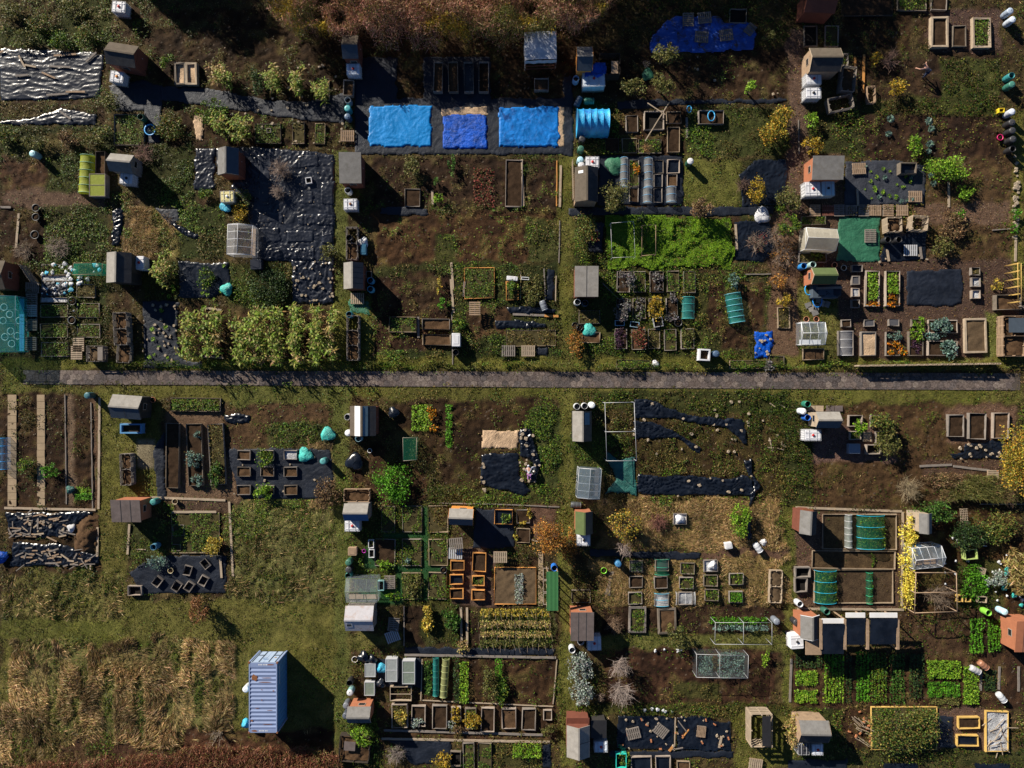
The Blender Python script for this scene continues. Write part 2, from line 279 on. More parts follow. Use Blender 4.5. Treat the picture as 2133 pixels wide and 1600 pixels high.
# ---- sheets: key, material, wrinkle height m, wave length m (x, y), rise above the ground, label, category, list of shapes
SH = [
 ('patch', .028, (2.2, .30), .06, 'big crinkled black plastic sheet with planks lying on it beside the red-brown shed', [[(0, 100), (110, 103), (180, 108), (216, 112), (212, 190), (195, 205), (100, 210), (0, 211)]]),
 ('patch', .04, (1.4, .3), .06, 'crumpled tongue of black plastic carrying one plank among brown weeds', [[(0, 253), (70, 243), (130, 223), (205, 238), (200, 262), (110, 261), (0, 260)]]),
 ('mem', .025, (.8, .8), .05, 'dark woven membrane path sloping below the topmost maize clumps', [[(330, 178), (440, 183), (560, 207), (640, 212), (720, 190), (720, 258), (650, 254), (530, 236), (340, 210)]]),
 ('mem', .03, (.8, .8), .05, 'dark membrane apron between the red-brown shed and the grey-framed bed', [[(225, 180), (300, 165), (340, 180), (335, 300), (306, 300), (300, 232), (240, 232)]]),
 ('card', .04, (.5, .5), .06, 'fallen cardboard sheet beside the lower maize clump', [(405, 242, 426, 292)]),
 ('mem', .03, (.9, .9), .05, 'navy woven membrane framing the three bright blue tarpaulins', [(738, 120, 827, 222), (881, 118, 1022, 222), (738, 203, 1178, 323), [(1172, 160), (1192, 155), (1196, 327), (1174, 325)]]),
 ('card', .03, (.3, .3), .09, 'torn cardboard layer poking out above the smallest blue tarpaulin', [(919, 222, 1018, 243)]),
 ('card', .03, (.3, .3), .09, 'ragged cardboard strip along the edge of the dark-stained blue tarpaulin', [(1158, 222, 1177, 306)]),
 ('cyan', .045, (.7, .5), .12, 'bright sky-blue tarpaulin, smooth and unstained, nearest the flat-roofed shed', [(767, 219, 901, 307)]),
 ('blue', .06, (.8, .35), .13, 'smallest blue tarpaulin, deep royal blue, in the middle of the three', [(921, 238, 1016, 310)]),
 ('cyan2', .05, (.6, .6), .13, 'widest blue tarpaulin, blotched with dark stains and edged by cardboard', [(1038, 222, 1166, 308)]),
 ('bluemud', .08, (1.2, .5), .10, 'blue tarpaulin in the shade with pallets and muddy puddles on it', [[(1350, 90), (1385, 42), (1410, 34), (1500, 34), (1507, 48), (1560, 48), (1573, 70), (1571, 106), (1500, 107), (1456, 112), (1352, 111)]]),
 ('mem', .02, (.8, .8), .05, 'narrow dark membrane path above the dark raised beds, under the small tree with a stake', [[(1285, 208), (1640, 206), (1640, 214), (1420, 219), (1285, 230)]]),
 ('mem', .015, (.8, .8), .05, 'woven membrane under the clear tunnel cloches', [(1243, 324, 1424, 429)]),
 ('mem', .02, (.8, .8), .06, 'long blue-black membrane path below the cloches and the twiggy brown shrub', [[(1185, 431), (1330, 430), (1545, 431), (1612, 428), (1612, 447), (1480, 452), (1330, 449), (1185, 450)]]),
 ('blk', .05, (.5, .5), .06, 'black sheet under yellow-leaved bushes at the end of the grassy plot', [[(1572, 330), (1640, 332), (1638, 428), (1545, 431), (1540, 365)]]),
 ('blk', .05, (.4, .4), .06, 'black sheet with a plank edge beside the lush green manure patch', [[(1530, 460), (1600, 458), (1618, 528), (1590, 545), (1530, 541)]]),
 ('mem', .03, (.5, .5), .06, 'small dark membrane square with the red crate on it', [(1224, 464, 1258, 528)]),
 ('patch', .05, (.5, .4), .05, 'glossy black plastic strip beside the grey gabled shed', [(405, 308, 448, 396)]),
 ('patch', .05, (.5, .4), .05, 'vast patchwork of black plastic around the dead twiggy shrub', [[(450, 308), (520, 305), (697, 318), (697, 545), (527, 545), (523, 470), (505, 425), (480, 390), (497, 365), (450, 365)]]),
 ('patch', .07, (.4, .5), .06, 'wrinkled black sheet dotted with stones above the maize block', [(608, 542, 697, 634)]),
 ('patch', .02, (.5, .5), .12, 'upright dark offcut of membrane laid near the dead shrub, by its trunk', [(536, 320, 568, 378)]),
 ('patch', .03, (.5, .5), .12, 'pale grey offcut of membrane at the top of the black patchwork', [(620, 322, 667, 351)]),
 ('patch', .03, (.4, .4), .12, 'pale offcut of membrane at the east edge of the black patchwork', [(667, 378, 697, 427)]),
 ('patch', .03, (.4, .4), .12, 'square offcut of membrane just below the small white box', [(627, 396, 656, 427)]),
 ('patch', .01, (.5, .5), .12, 'plain dark offcut of membrane below the shed door', [(538, 380, 563, 425)]),
 ('patch', .02, (.5, .5), .12, 'wide offcut covering the bed just above the clear greenhouse corner', [(536, 442, 592, 467)]),
 ('patch', .05, (.4, .5), .12, 'long creased offcut covering the bed nearest the open compost bay', [(620, 446, 697, 472)]),
 ('patch', .04, (.5, .4), .12, 'creased offcut covering the bed beside the clear greenhouse', [(530, 474, 586, 506)]),
 ('patch', .03, (.5, .4), .12, 'offcut covering the middle bed of the third row of black patches', [(597, 480, 656, 507)]),
 ('patch', .04, (.4, .4), .12, 'small square offcut above the brown bush at the east edge of the patchwork', [(667, 482, 697, 508)]),
 ('patch', .07, (.35, .6), .12, 'shiniest long offcut of black plastic at the foot of the patchwork', [(535, 515, 657, 543)]),
 ('blk', .04, (.5, .4), .05, 'black sheet with green bushes growing through it above the turquoise bag', [[(372, 545), (478, 545), (482, 600), (440, 622), (372, 620)]]),
 ('mem', .04, (.6, .6), .05, 'slate-coloured membrane strewn with pale stones beside the maize', [[(298, 626), (372, 626), (371, 700), (380, 750), (422, 752), (420, 768), (300, 768)]]),
 ('blk', .10, (.4, .4), .06, 'narrow heap of shiny black plastic along the tan bare patch', [[(234, 440), (259, 425), (257, 470), (250, 516), (231, 513), (235, 470)]]),
 ('mem', .04, (.5, .5), .06, 'torn dark membrane at the corner of the tan bare patch', [[(320, 432), (374, 434), (375, 458), (358, 470), (345, 462)]]),
 ('blk', .09, (.4, .3), .06, 'thin trailing strip of black plastic among low weeds', [[(358, 466), (372, 466), (395, 480), (416, 490), (413, 499), (385, 492), (360, 476)]]),
 ('memg', .03, (.5, .7), .05, 'grey woven membrane planted with small brassicas beside the dark flat-roofed shed', [[(1760, 336), (1870, 334), (1928, 345), (1926, 425), (1755, 431)]]),
 ('green', .03, (.8, .5), .06, 'flat green tarpaulin with one pallet on it', [[(1746, 451), (1836, 449), (1832, 545), (1742, 545)]]),
 ('blk', .04, (.5, .5), .05, 'black sheet under the compost cones and a grey pallet', [[(1840, 482), (1930, 480), (1928, 543), (1834, 546)]]),
 ('mem', .05, (.9, .35), .06, 'charcoal fabric sheet neatly covering a plot on the bark chippings', [[(1888, 563), (2004, 560), (2006, 600), (2004, 634), (1985, 637), (1940, 639), (1887, 636)]]),
 ('mem', .02, (.6, .6), .06, 'short dark membrane strip on the bare soil below the small square bed', [(793, 432, 893, 449)]),
 ('blk', .08, (.6, .3), .07, 'black plastic strip beside the fallen grey drum', [[(1050, 640), (1090, 636), (1130, 640), (1160, 645), (1156, 656), (1060, 653)]]),
 ('blk', .08, (.6, .3), .07, 'black plastic strip running below the plank and the crates', [[(1030, 668), (1080, 665), (1140, 675), (1140, 685), (1030, 686)]]),
 ('blk', .04, (.4, .8), .06, 'narrow black strip between two boards at the east side of the weedy plot', [(1137, 560, 1156, 626)]),
 ('mem', .03, (.4, .8), .06, 'little dark membrane rectangle beside the two slatted pallets', [(1117, 722, 1141, 741)]),
 ('blue', .08, (.4, .5), .07, 'crumpled dark blue tarpaulin pinned with stones near the slab path', [[(1570, 692), (1609, 690), (1611, 720), (1600, 747), (1570, 748)]]),
 ('blk', .09, (.4, .3), .06, 'black plastic littered with broken planks below the paved beds', [[(12, 1067), (200, 1064), (170, 1088), (140, 1118), (20, 1120)]]),
 ('blk', .09, (.4, .3), .06, 'black plastic litter with planks at the foot of the timber-strewn plot', [[(25, 1128), (140, 1135), (205, 1158), (205, 1176), (20, 1181)]]),
 ('mem', .03, (.9, .5), .05, 'black membrane under the nine small planters', [[(468, 935), (560, 932), (688, 935), (696, 1000), (690, 1040), (500, 1038)]]),
 ('blk', .08, (.5, .4), .07, 'small crumpled dark sheet above the nine small planters', [[(466, 866), (490, 858), (521, 864), (519, 880), (470, 883)]]),
 ('mem', .03, (.9, .3), .05, 'black membrane with tilted empty planters on it', [[(268, 1190), (300, 1172), (350, 1156), (474, 1156), (470, 1236), (290, 1236)]]),
 ('mem', .05, (.4, .4), .05, 'dark membrane path beside the long soil beds', [[(318, 930), (344, 895), (346, 1045), (326, 1036)]]),
 ('blk', .06, (1.2, .3), .07, 'black sheet with ridged folds beside the kneeling person', [[(1003, 944), (1080, 943), (1083, 990), (1108, 1022), (1090, 1034), (1000, 1010)]]),
 ('card', .05, (.3, .6), .06, 'patch of flattened cardboard above the ridged black sheet', [(1004, 896, 1080, 935)]),
 ('blk', .14, (.3, .4), .08, 'tangled heap of black plastic weighed with stones beside the cardboard', [[(1080, 893), (1105, 890), (1116, 925), (1128, 965), (1118, 1006), (1098, 1010), (1110, 965), (1083, 950)]]),
 ('mem', .01, (.8, .8), .05, 'navy membrane floor beside the orange-walled shed', [[(990, 1058), (1070, 1058), (1072, 1140), (985, 1144)]]),
 ('blk', .10, (1.0, .35), .07, 'longest twisted black plastic strip, bent like a hook at its end', [[(1320, 831), (1352, 830), (1420, 858), (1470, 868), (1546, 873), (1556, 900), (1560, 930), (1548, 925), (1528, 905), (1510, 891), (1430, 879), (1395, 871), (1320, 871)]]),
 ('blk', .10, (.8, .35), .08, 'shorter twisted black plastic strip below the hooked one', [[(1320, 873), (1365, 878), (1420, 906), (1462, 933), (1460, 944), (1438, 935), (1412, 912), (1322, 913)]]),
 ('blk', .10, (1.0, .35), .07, 'wide black plastic strip starting at the dark green net', [[(1326, 985), (1380, 991), (1440, 988), (1520, 996), (1548, 985), (1570, 1000), (1572, 1034), (1440, 1032), (1326, 1031)]]),
 ('blk', .14, (.4, .4), .10, 'rumpled black plastic tail crossing the end of the wide strip', [[(1546, 956), (1568, 953), (1570, 985), (1585, 1015), (1570, 1045), (1562, 1060), (1557, 1050), (1568, 1005), (1552, 975)]]),
 ('blk', .09, (.3, .6), .07, 'detached scrap of black plastic in the tan grass', [[(1552, 1077), (1565, 1080), (1567, 1122), (1555, 1128)]]),
 ('teal', .06, (.5, .7), .08, 'torn dark green net trailing from the metal pipe frame', [[(1260, 938), (1290, 957), (1324, 948), (1326, 1036), (1300, 1026), (1257, 1029), (1282, 998), (1266, 965)]]),
 ('mem', .015, (.8, .8), .05, 'jet black membrane path above the grid of small planters', [[(1228, 1143), (1300, 1147), (1465, 1150), (1458, 1166), (1395, 1168), (1300, 1161), (1228, 1160)]]),
 ('blk', .06, (.5, .5), .06, 'black sheet with two tilted pallets and scattered bricks', [[(1286, 1488), (1405, 1491), (1406, 1563), (1284, 1560)]]),
 ('blk', .06, (.5, .5), .06, 'black sheet with an orange batten and a small wooden crate', [[(1409, 1492), (1478, 1491), (1485, 1503), (1524, 1503), (1522, 1564), (1409, 1562)]]),
 ('mem', .02, (.8, .8), .05, 'dark membrane path below the two black sheets with bricks', [(1268, 1563, 1530, 1579)]),
 ('mem', .04, (.5, .5), .05, 'blue-grey membrane beside the bare twiggy shrub at the bottom edge', [[(800, 1540), (940, 1541), (938, 1592), (855, 1592), (838, 1560)]]),
 ('mem', .03, (.5, .5), .05, 'narrow blue-grey membrane beside the bright seedling block', [(1129, 1548, 1148, 1600)]),
 ('mem', .02, (.7, .4), .05, 'dark membrane path under the leaning bean canes', [[(842, 1346), (1155, 1350), (1155, 1367), (842, 1365)]]),
 ('mem', .02, (.7, .7), .04, 'dark membrane under the clear cold frames', [(786, 1370, 880, 1432)]),
 ('mem', .01, (.8, .8), .06, 'smooth dark membrane edge beside the two yellow-edged planters', [[(1953, 1490), (1985, 1490), (1985, 1530), (1992, 1557), (1953, 1558)]]),
 ('blk', .07, (.5, .3), .06, 'black plastic sheet ringed with stones beside the yellow tree', [[(2008, 922), (2088, 918), (2092, 940), (2085, 955), (1985, 957), (1975, 945), (2005, 938)]]),
 ('mem', .02, (.8, .8), .05, 'dark membrane corner at the bottom edge below the brown shed', [(1640, 1581, 1765, 1612)]),
 ('blk', .05, (.5, .5), .05, 'black sheet at the bottom edge under the big shrub bed', [(1840, 1588, 1912, 1612)]),
 ('blk', .05, (.5, .5), .05, 'black sheet at the bottom edge below the brushwood bay', [(2028, 1590, 2105, 1612)]),
]
# ---- raised beds: x0 y0 x1 y1, boards, height m, fill, label
BD = []
def B(x0, y0, x1, y1, bd, h, fill, label, rot=0, group=None): BD.append((x0, y0, x1, y1, bd, h, fill, label, rot, group))
def brow(fmt, boxes, bd, h, fills, extra=None):
    for i, b in enumerate(boxes): B(*b, bd, h, fills[i % len(fills)], fmt % ORD[i] + ((', ' + extra[i]) if extra else ''))
brow('%s of the four tall grey double planters on navy membrane', [(903, 129, 922, 191), (934, 129, 954, 191), (966, 129, 986, 191), (997, 129, 1018, 191)], 'g', .55, 'ccks', ['half full of straw', 'with brown compost', 'lined in black', 'with dark soil'])
B(363, 130, 386, 176, 'p', .4, 'd', 'cardboard-covered planter nearest the first upper maize clump, one of two')
B(386, 130, 410, 176, 'p', .4, 'd', 'second cardboard-covered planter, pale and torn, touching the upper maize')
B(1113, 163, 1143, 188, 'g', .45, 'c', 'grey wooden box of leaves below the white canopy')
B(715, 166, 736, 199, 'g', .5, 'c', 'grey planter box just below the tank by the tall dark shed')
B(656, 163, 686, 209, 'b', .2, 'w', 'timber bed holding the last short maize clump of the upper row')
B(609, 254, 634, 299, 'b', .2, 'w', 'brown-edged weedy bed nearer the maize, one of two upright ones')
B(656, 257, 677, 300, 'b', .2, 'w', 'narrow weedy bed nearest the green path below the navy membrane')
B(531, 258, 585, 299, 'k', .2, 'w', 'dark-edged weedy bed beside the lower maize clumps')
B(238, 238, 300, 302, 'g', .25, 'w', 'large grey-framed weedy bed beside the round blue tub')
B(199, 315, 219, 362, 'k', .5, 'c', 'deep dark compost box beside the lime green tunnel')
B(1675, 53, 1703, 97, 'w', .2, 'n', 'pale-edged dark bed above the wooden shed, one of a pair, nearer the lane')
B(1719, 53, 1747, 97, 'w', .2, 'w', 'pale-edged bed with a little green, second of the pair above the wooden shed')
B(1940, 34, 1976, 98, 'p', .4, 's', 'tallest whitewashed bed, dark soil, in the top corner plot')
B(1985, 53, 2013, 97, 'w', .25, 's', 'shorter whitewashed bed between two tall ones in the top corner plot')
B(2027, 36, 2064, 99, 'p', .35, 'w', 'whitewashed bed full of lime green growth in the top corner plot')
B(1870, -16, 1930, 22, 'g', .25, 'w', 'green-filled bed cut by the top edge of the picture')
B(1941, -14, 1973, 20, 'g', .3, 's', 'bed of bare soil cut by the top edge of the picture')
B(1753, -20, 1859, 33, 'k', .15, 's', 'big dark bed beside the red roof at the top edge')
B(1304, 240, 1329, 275, 'b', .2, 's', 'dark bed beside the crossed white battens')
B(1342, 231, 1383, 270, 'w', .3, 'n', 'framed bed with two white battens crossed over it')
B(1388, 232, 1419, 257, 'b', .25, 's', 'dark bed just beyond the crossed white battens')
B(1390, 265, 1416, 317, 'b', .25, 's', 'long deep brown bed below the crossed battens')
B(1296, 288, 1327, 318, 'b', .2, 'w', 'low bed with a loose stick above the cloches')
B(1330, 290, 1378, 319, 'b', .15, 'w', 'weedy low bed with dead orange stems above the cloches')
B(1261, 288, 1289, 318, 'k', .15, 's', 'dark bed with a reddish plant below the blue tunnel')
B(1455, 230, 1508, 258, 'b', .35, 's', 'timber bed holding loose blue hoops')
B(1520, 18, 1556, 48, 'g', .2, 'n', 'empty grey bed frame above the shaded blue tarpaulin')
B(1362, 333, 1382, 361, 'g', .2, 'k', 'top black-lined bed beside the long double tunnel cloche')
B(1362, 363, 1380, 390, 'g', .2, 'k', 'middle black-lined bed beside the long double tunnel cloche')
B(1362, 392, 1379, 422, 'g', .2, 'k', 'bottom black-lined bed beside the long double tunnel cloche')
B(1390, 332, 1416, 361, 'w', .25, 'k', 'pale-edged black-lined bed above the short cloche')
B(1390, 363, 1411, 388, 'w', .25, 'c', 'pale-edged bed of plastic-covered compost touching the short cloche')
B(1311, 333, 1331, 388, 'b', .2, 'w', 'weedy bed with an orange plant between the two cloche rows')
B(1311, 391, 1330, 421, 'b', .2, 's', 'dark bed under the edge of the round tree')
B(1803, 564, 1832, 638, 'w', .3, 'l', 'white-edged bed of lime salad crop with marigolds at one end')
B(1845, 564, 1875, 638, 'w', .3, 'l', 'white-edged bed of lime salad crop with two clumps of marigolds')
B(1775, 552, 1797, 566, 'g', .3, 'k', 'small planter with black lining, topmost of the little boxes by the green-roofed shed')
B(1775, 575, 1791, 593, 'w', .3, 'm', 'small planter under dark mesh, second of the little boxes by the green-roofed shed')
B(1775, 600, 1791, 618, 'w', .3, 'p', 'small planter holding a crumpled plastic bag beside the lime salad bed')
B(1774, 624, 1791, 641, 'w', .3, 'c', 'small planter with rusty flowers, lowest of the little boxes by the green-roofed shed')
B(2024, 557, 2042, 573, 'g', .3, 'w', 'dark planter with a leafy plant beyond the charcoal sheet')
B(2025, 578, 2042, 597, 'w', .35, 'p', 'white planter with pale plastic inside, upper of two beyond the charcoal sheet')
B(2025, 604, 2042, 622, 'w', .35, 'p', 'white planter with pale rubbish inside, lower of two beyond the charcoal sheet')
B(1753, 666, 1773, 681, 'g', .25, 's', 'little dark planter above the mesh-covered bed')
B(1801, 666, 1821, 680, 'g', .25, 'm', 'little planter with a dark mesh lid on the bark')
B(1852, 665, 1873, 679, 'g', .25, 'm', 'little planter with a pale grey mesh lid on the bark')
B(1899, 664, 1920, 680, 'w', .25, 'w', 'little planter with a yellow-green bush beside the big brassicas')
B(1935, 666, 1995, 694, 'w', .3, 's', 'white-edged bed overflowing with large grey-green brassicas')
B(1747, 689, 1778, 741, 'w', .35, 'm', 'bed wrapped in grey insect mesh on the bark')
B(1794, 691, 1825, 741, 'w', .3, 'd', 'white-edged bed covered with brown cardboard')
B(1846, 691, 1876, 741, 'w', .3, 's', 'white-edged bed of orange marigolds and dark kale')
B(1894, 690, 1924, 741, 'w', .3, 's', 'white-edged bed of purple kale')
B(1933, 710, 1995, 741, 'w', .3, 's', 'white-edged bed with one big kale and black plastic')
B(2010, 663, 2056, 735, 'p', .25, 'S', 'wide bed of pale dry soil between thick sleepers')
B(1673, 726, 1717, 750, 'b', .25, 'c', 'low timber bed of red leaves beside the white greenhouse frame')
B(1670, 450, 1720, 468, 'g', .3, 'w', 'grey trough of yellow flowers above the cream greenhouse')
B(1664, 526, 1722, 547, 'w', .3, 'w', 'white-ended bed of pots and leaves below the cream greenhouse')
B(1875, 339, 1910, 362, 'w', .6, 'k', 'tall white-ended box lined in black on grey membrane')
B(2076, 614, 2128, 645, 'g', .5, 'c', 'grey compost frame beside the lattice panel')
B(843, 393, 875, 430, 'b', .2, 's', 'small square timber bed on bare soil above the dark strip')
B(1053, 333, 1088, 431, 'w', .25, 's', 'long pale-edged bed with a bow in its sides on dug soil')
B(810, 660, 867, 692, 'b', .3, 'w', 'wide timber bed nearest the three-bay compost, sparse weeds')
B(879, 664, 937, 686, 'b', .3, 'c', 'timber bed of brown soil, upper of two beside the white appliance')
B(880, 696, 938, 719, 'b', .3, 'c', 'timber bed of brown soil, lower of two beside the white appliance')
B(967, 557, 1030, 622, 'o', .2, 'w', 'crooked square of new orange boards full of weeds')
B(1054, 586, 1080, 625, 'o', .25, 'w', 'narrow bed with a white board end among weeds')
B(1055, 687, 1158, 721, 'b', .12, 'w', 'long low weedy bed above the two slatted pallets')
r1 = [(1285, 565, 1312, 609), (1320, 565, 1345, 609), (1354, 565, 1382, 609), (1390, 564, 1415, 608), (1424, 565, 1449, 610)]
brow('%s grey-edged bed of the upper five by the grey shed', r1, 'g', .2, 'swsww', ['under a round dark shrub', 'with a lime shrub', 'with grey mounds', 'bare', 'bare and brown'])
r2 = [(1284, 622, 1308, 663), (1318, 621, 1345, 664), (1352, 621, 1378, 660), (1388, 621, 1412, 664), (1422, 618, 1448, 664)]
brow('%s grey-edged bed of the middle five by the grey shed', r2, 'g', .2, 'swwss', ['under a spreading grey shrub', 'with three mounds', 'overgrown yellow', 'with two lavender mounds', 'under turquoise net'])
r3 = [(1281, 684, 1306, 727), (1316, 686, 1345, 728), (1350, 685, 1375, 726), (1384, 686, 1409, 730), (1419, 684, 1446, 727)]
brow('%s grey-edged bed of the lowest five, nearest the slab path', r3, 'g', .2, 'scwww', ['purplish', 'with red twigs', 'with fennel', 'with dead stems', 'with artichoke leaves'])
B(1206, 646, 1250, 674, 'b', .15, 'w', 'low weedy frame below the flat grey shed')
B(1212, 692, 1250, 714, 'b', .2, 'c', 'low bed with a turquoise net thrown over its end')
B(1620, 640, 1645, 684, 'b', .15, 'w', 'narrow bed with a yellow shrub at its head near the bark lane')
B(1603, 741, 1634, 764, 'b', .2, 'w', 'small square bed of grey lavender at the path edge')
B(1520, 751, 1602, 768, 'b', .12, 'w', 'long thin bed of clipped mounds along the slab path')
B(1284, 750, 1372, 768, 'b', .1, 'w', 'overgrown thin bed along the slab path below the five-bed rows')
B(355, 829, 459, 857, 'b', .2, 'w', 'long low bed of leafy greens beside the grass verge')
B(345, 882, 373, 1017, 'b', .3, 's', 'first of the three long timber beds, bare dark soil')
B(390, 883, 421, 1012, 'b', .3, 's', 'second of the three long timber beds, with big kale plants', 2)
B(436, 883, 467, 1010, 'b', .3, 'w', 'third of the three long timber beds, bushy at one end', 3)
nine = ['bare soil', 'hidden under a leafy bush', 'holding clear plastic', 'with a torn bag', 'bare brown soil', 'dark bare soil', 'bare in the corner', 'with a bright bushy plant', 'with a pale stone beside it']
for j, y in enumerate((938, 973, 1011)):
    for i, x in enumerate((493.5, 542, 591)):
        B(x, y, x + 28, y + 20, 'g', .3, 'cwpccccwc'[j * 3 + i], f"{('upper', 'middle', 'lower')[j]} row {('first', 'second', 'third')[i]} of nine small planters on membrane, {nine[j * 3 + i]}")
for i, (x, y, r, e) in enumerate([(427, 1175, 40, 'nearest the timber edge'), (390, 1189, -14, 'nearly upright'), (327, 1212, -38, 'nearest the lone square planter'), (367, 1222, -35, 'first of a touching pair'), (393, 1222, -36, 'second of a touching pair'), (423, 1210, -30, 'beside the dead bush')]):
    B(x - 8, y - 10, x + 8, y + 10, 'g', .3, 'n', f'tilted small empty planter on black membrane, {e}', r)
B(266, 1221, 294, 1241, 'w', .35, 'n', 'square pale-edged planter at the corner of the black membrane')
B(359, 1093, 383, 1116, 'b', .12, 'w', 'light square frame on grass near the red shed')
B(358, 1134, 376, 1148, 'b', .12, 'w', 'smaller light frame on grass above the black membrane')
B(357, 1068, 457, 1152, 'b', .1, 'w', 'large plank-edged weedy plot below the three long beds')
g1 = [(794, 1054, 823, 1109), (838, 1054, 879, 1109), (893, 1054, 933, 1109)]; g2 = [(781, 1123, 823, 1179), (838, 1123, 878, 1179), (893, 1123, 932, 1179)]; g3 = [(837, 1193, 877, 1249), (892, 1193, 931, 1249)]
brow('%s bed of the top row between strips of turf', g1, 'b', .15, 'w', ['with a green net wigwam', 'with pale flowers', 'touching the orange-walled shed'])
brow('%s bed of the middle row between strips of turf', g2, 'b', .15, 'sww', ['mostly bare soil', 'with a dead plant', 'full of weeds'])
brow('%s bed of the bottom row between strips of turf', g3, 'b', .15, 'w', ['full of ferny growth', 'next to the orange planters'])
for b, f, l in [((938, 1168, 967, 1189), 's', 'bright orange planter nearest the stacked grey pallets, dark soil'), ((984, 1152, 1012, 1191), 's', 'double orange planter with a middle bar'), ((937, 1197, 965, 1218), 'k', 'orange planter half covered in teal'),
                ((983, 1200, 1009, 1220), 'w', 'orange planter full of leafy greens'), ((937, 1227, 965, 1248), 's', 'orange planter with dark soil in the bottom corner by the turf beds'), ((982, 1229, 1010, 1251), 'c', 'orange planter with pale brown compost, lowest of the second column')]: B(*b, 'o', .35, f, l)
B(1076, 1062, 1104, 1090, 'b', .2, 's', 'square bed edged by yellow flowers beside the copper tree')
B(1076, 1101, 1104, 1131, 'b', .2, 's', 'square bed of bare soil below the yellow flowers')
B(1030, 1062, 1068, 1093, 'o', .3, 'k', 'wooden frame with a teal lid and white battens')
B(1030, 1182, 1117, 1259, 'o', .12, 'S', 'big orange-edged plot with a row of dead brassicas')
south = [(816, 1467, 849, 1517), (857, 1470, 886, 1514), (900, 1470, 931, 1519), (940, 1474, 960, 1503), (969, 1476, 992, 1519), (1002, 1475, 1030, 1525), (1045, 1476, 1075, 1519), (1087, 1477, 1116, 1522), (1132, 1480, 1150, 1501)]
brow('%s bed in the row of nine below the striped vegetable plot', south, 'w', .3, 'wssswscss', ['with a yellow bush', 'with silvery leaves', 'bare dark soil', 'small and yellow', 'with golden asparagus', 'bare brown soil', 'with rough compost', 'with lumpy compost', 'small and square'])
B(938, 1566, 960, 1597, 'w', .3, 'n', 'pale open box at the bottom edge beside golden leaves')
B(964, 1548, 988, 1612, 'b', .2, 'w', 'first long weedy bed at the bottom edge')
B(996, 1548, 1024, 1612, 'b', .2, 'w', 'second long weedy bed at the bottom edge, browner')
gr = [((1312, 1168, 1340, 1192), 'm', 'with green net'), ((1365, 1166, 1393, 1190), 'm', 'netted, with a blue hoop'), ((1418, 1173, 1447, 1196), 'w', 'with one green tuft'), ((1466, 1167, 1495, 1192), 'p', 'stuffed with black and white plastic'),
      ((1311, 1201, 1339, 1225), 's', 'dark bare soil'), ((1363, 1202, 1391, 1226), 's', 'with a white tag'), ((1416, 1203, 1445, 1227), 'w', 'thinly sown'), ((1466, 1198, 1495, 1221), 'w', 'with a white sleeve at its side'), ((1520, 1195, 1549, 1219), 'w', 'green, nearest the compost bay'),
      ((1309, 1234, 1338, 1259), 'w', 'lowest corner, weedy'), ((1364, 1238, 1393, 1263), 'p', 'under clear plastic with blue hoops'), ((1414, 1234, 1443, 1260), 'p', 'under torn grey plastic'), ((1469, 1228, 1497, 1252), 'w', 'with purple leaves'), ((1519, 1232, 1547, 1256), 'w', 'full of green seedlings')]
for b, f, e in gr: B(*b, 'g', .3, f, f'small grey planter in the grassy grid, {e}')
B(1403, 1070, 1431, 1093, 'g', .3, 'p', 'lone planter of white and blue bags in tan grass')
B(1191, 1229, 1230, 1256, 'b', .2, 'w', 'weedy timber frame above the terracotta-walled brown shed')
B(1310, 1264, 1346, 1319, 'p', .25, 'w', 'thick-edged bed with trailing yellow squash leaves')
B(1370, 1267, 1409, 1321, 'p', .25, 'c', 'thick-edged bed of bare soil beside the pale round shrub')
B(1768, 865, 1797, 889, 'w', .35, 'n', 'white-edged empty planter beside the small pale shed')
B(1815, 865, 1848, 890, 'g', .3, 'w', 'planter half hidden by yellowing bushes beside the small pale shed')
B(1771, 898, 1794, 916, 'w', .3, 'w', 'low white-edged planter with a lime plant')
B(1797, 900, 1816, 920, 'b', .15, 'd', 'flat brown tray between the small planters')
B(1805, 926, 1836, 946, 'w', .4, 'n', 'deep pale planter with a hoop inside')
B(1826, 899, 1870, 924, 'g', .3, 'w', 'planter swallowed by the yellowing bushes')
B(1975, 864, 2008, 910, 'w', .3, 's', 'first of three pale beds on gravel, two lime tufts')
B(2019, 861, 2054, 915, 'w', .35, 's', 'middle of three pale beds on gravel')
B(2069, 860, 2102, 914, 'w', .3, 'c', 'third of three pale beds on gravel, beside dead twigs')
B(1714, 1071, 1869, 1145, 'b', .15, '-', 'wide board-edged plot with a blue-hooped net')
B(1692, 1148, 1865, 1185, 'b', .15, '-', 'narrow board-edged furrowed plot between two wide ones')
B(1696, 1187, 1861, 1257, 'b', .15, '-', 'lowest board-edged furrowed plot with netted greens')
B(1657, 1182, 1688, 1203, 'w', .4, 'n', 'upper of two white boxes on the bark path')
B(1657, 1205, 1682, 1234, 'w', .4, 'n', 'lower of two white boxes on the bark path, blue inside')
B(1997, 1494, 2041, 1518, 'y', .3, 's', 'yellow-edged planter of bare soil on dark bark')
B(1994, 1532, 2039, 1555, 'y', .3, 'k', 'yellow-edged planter with bricks inside on dark bark')
B(2054, 1482, 2102, 1567, 'y', .25, 'p', 'tall open bay filled with brushwood and pale rubbish')
B(1815, 1473, 1952, 1563, 'y', .15, 'w', 'large shrub bed with yellow board edge')
B(1315, 1576, 1358, 1612, 'w', .3, 'k', 'pale frame with black liner at the bottom edge beside the turquoise tub')
B(1366, 1576, 1397, 1612, 'w', .3, 'k', 'second pale frame with black liner at the bottom edge')
B(1411, 1587, 1437, 1612, 'b', .25, 'c', 'small brown bed at the bottom edge')
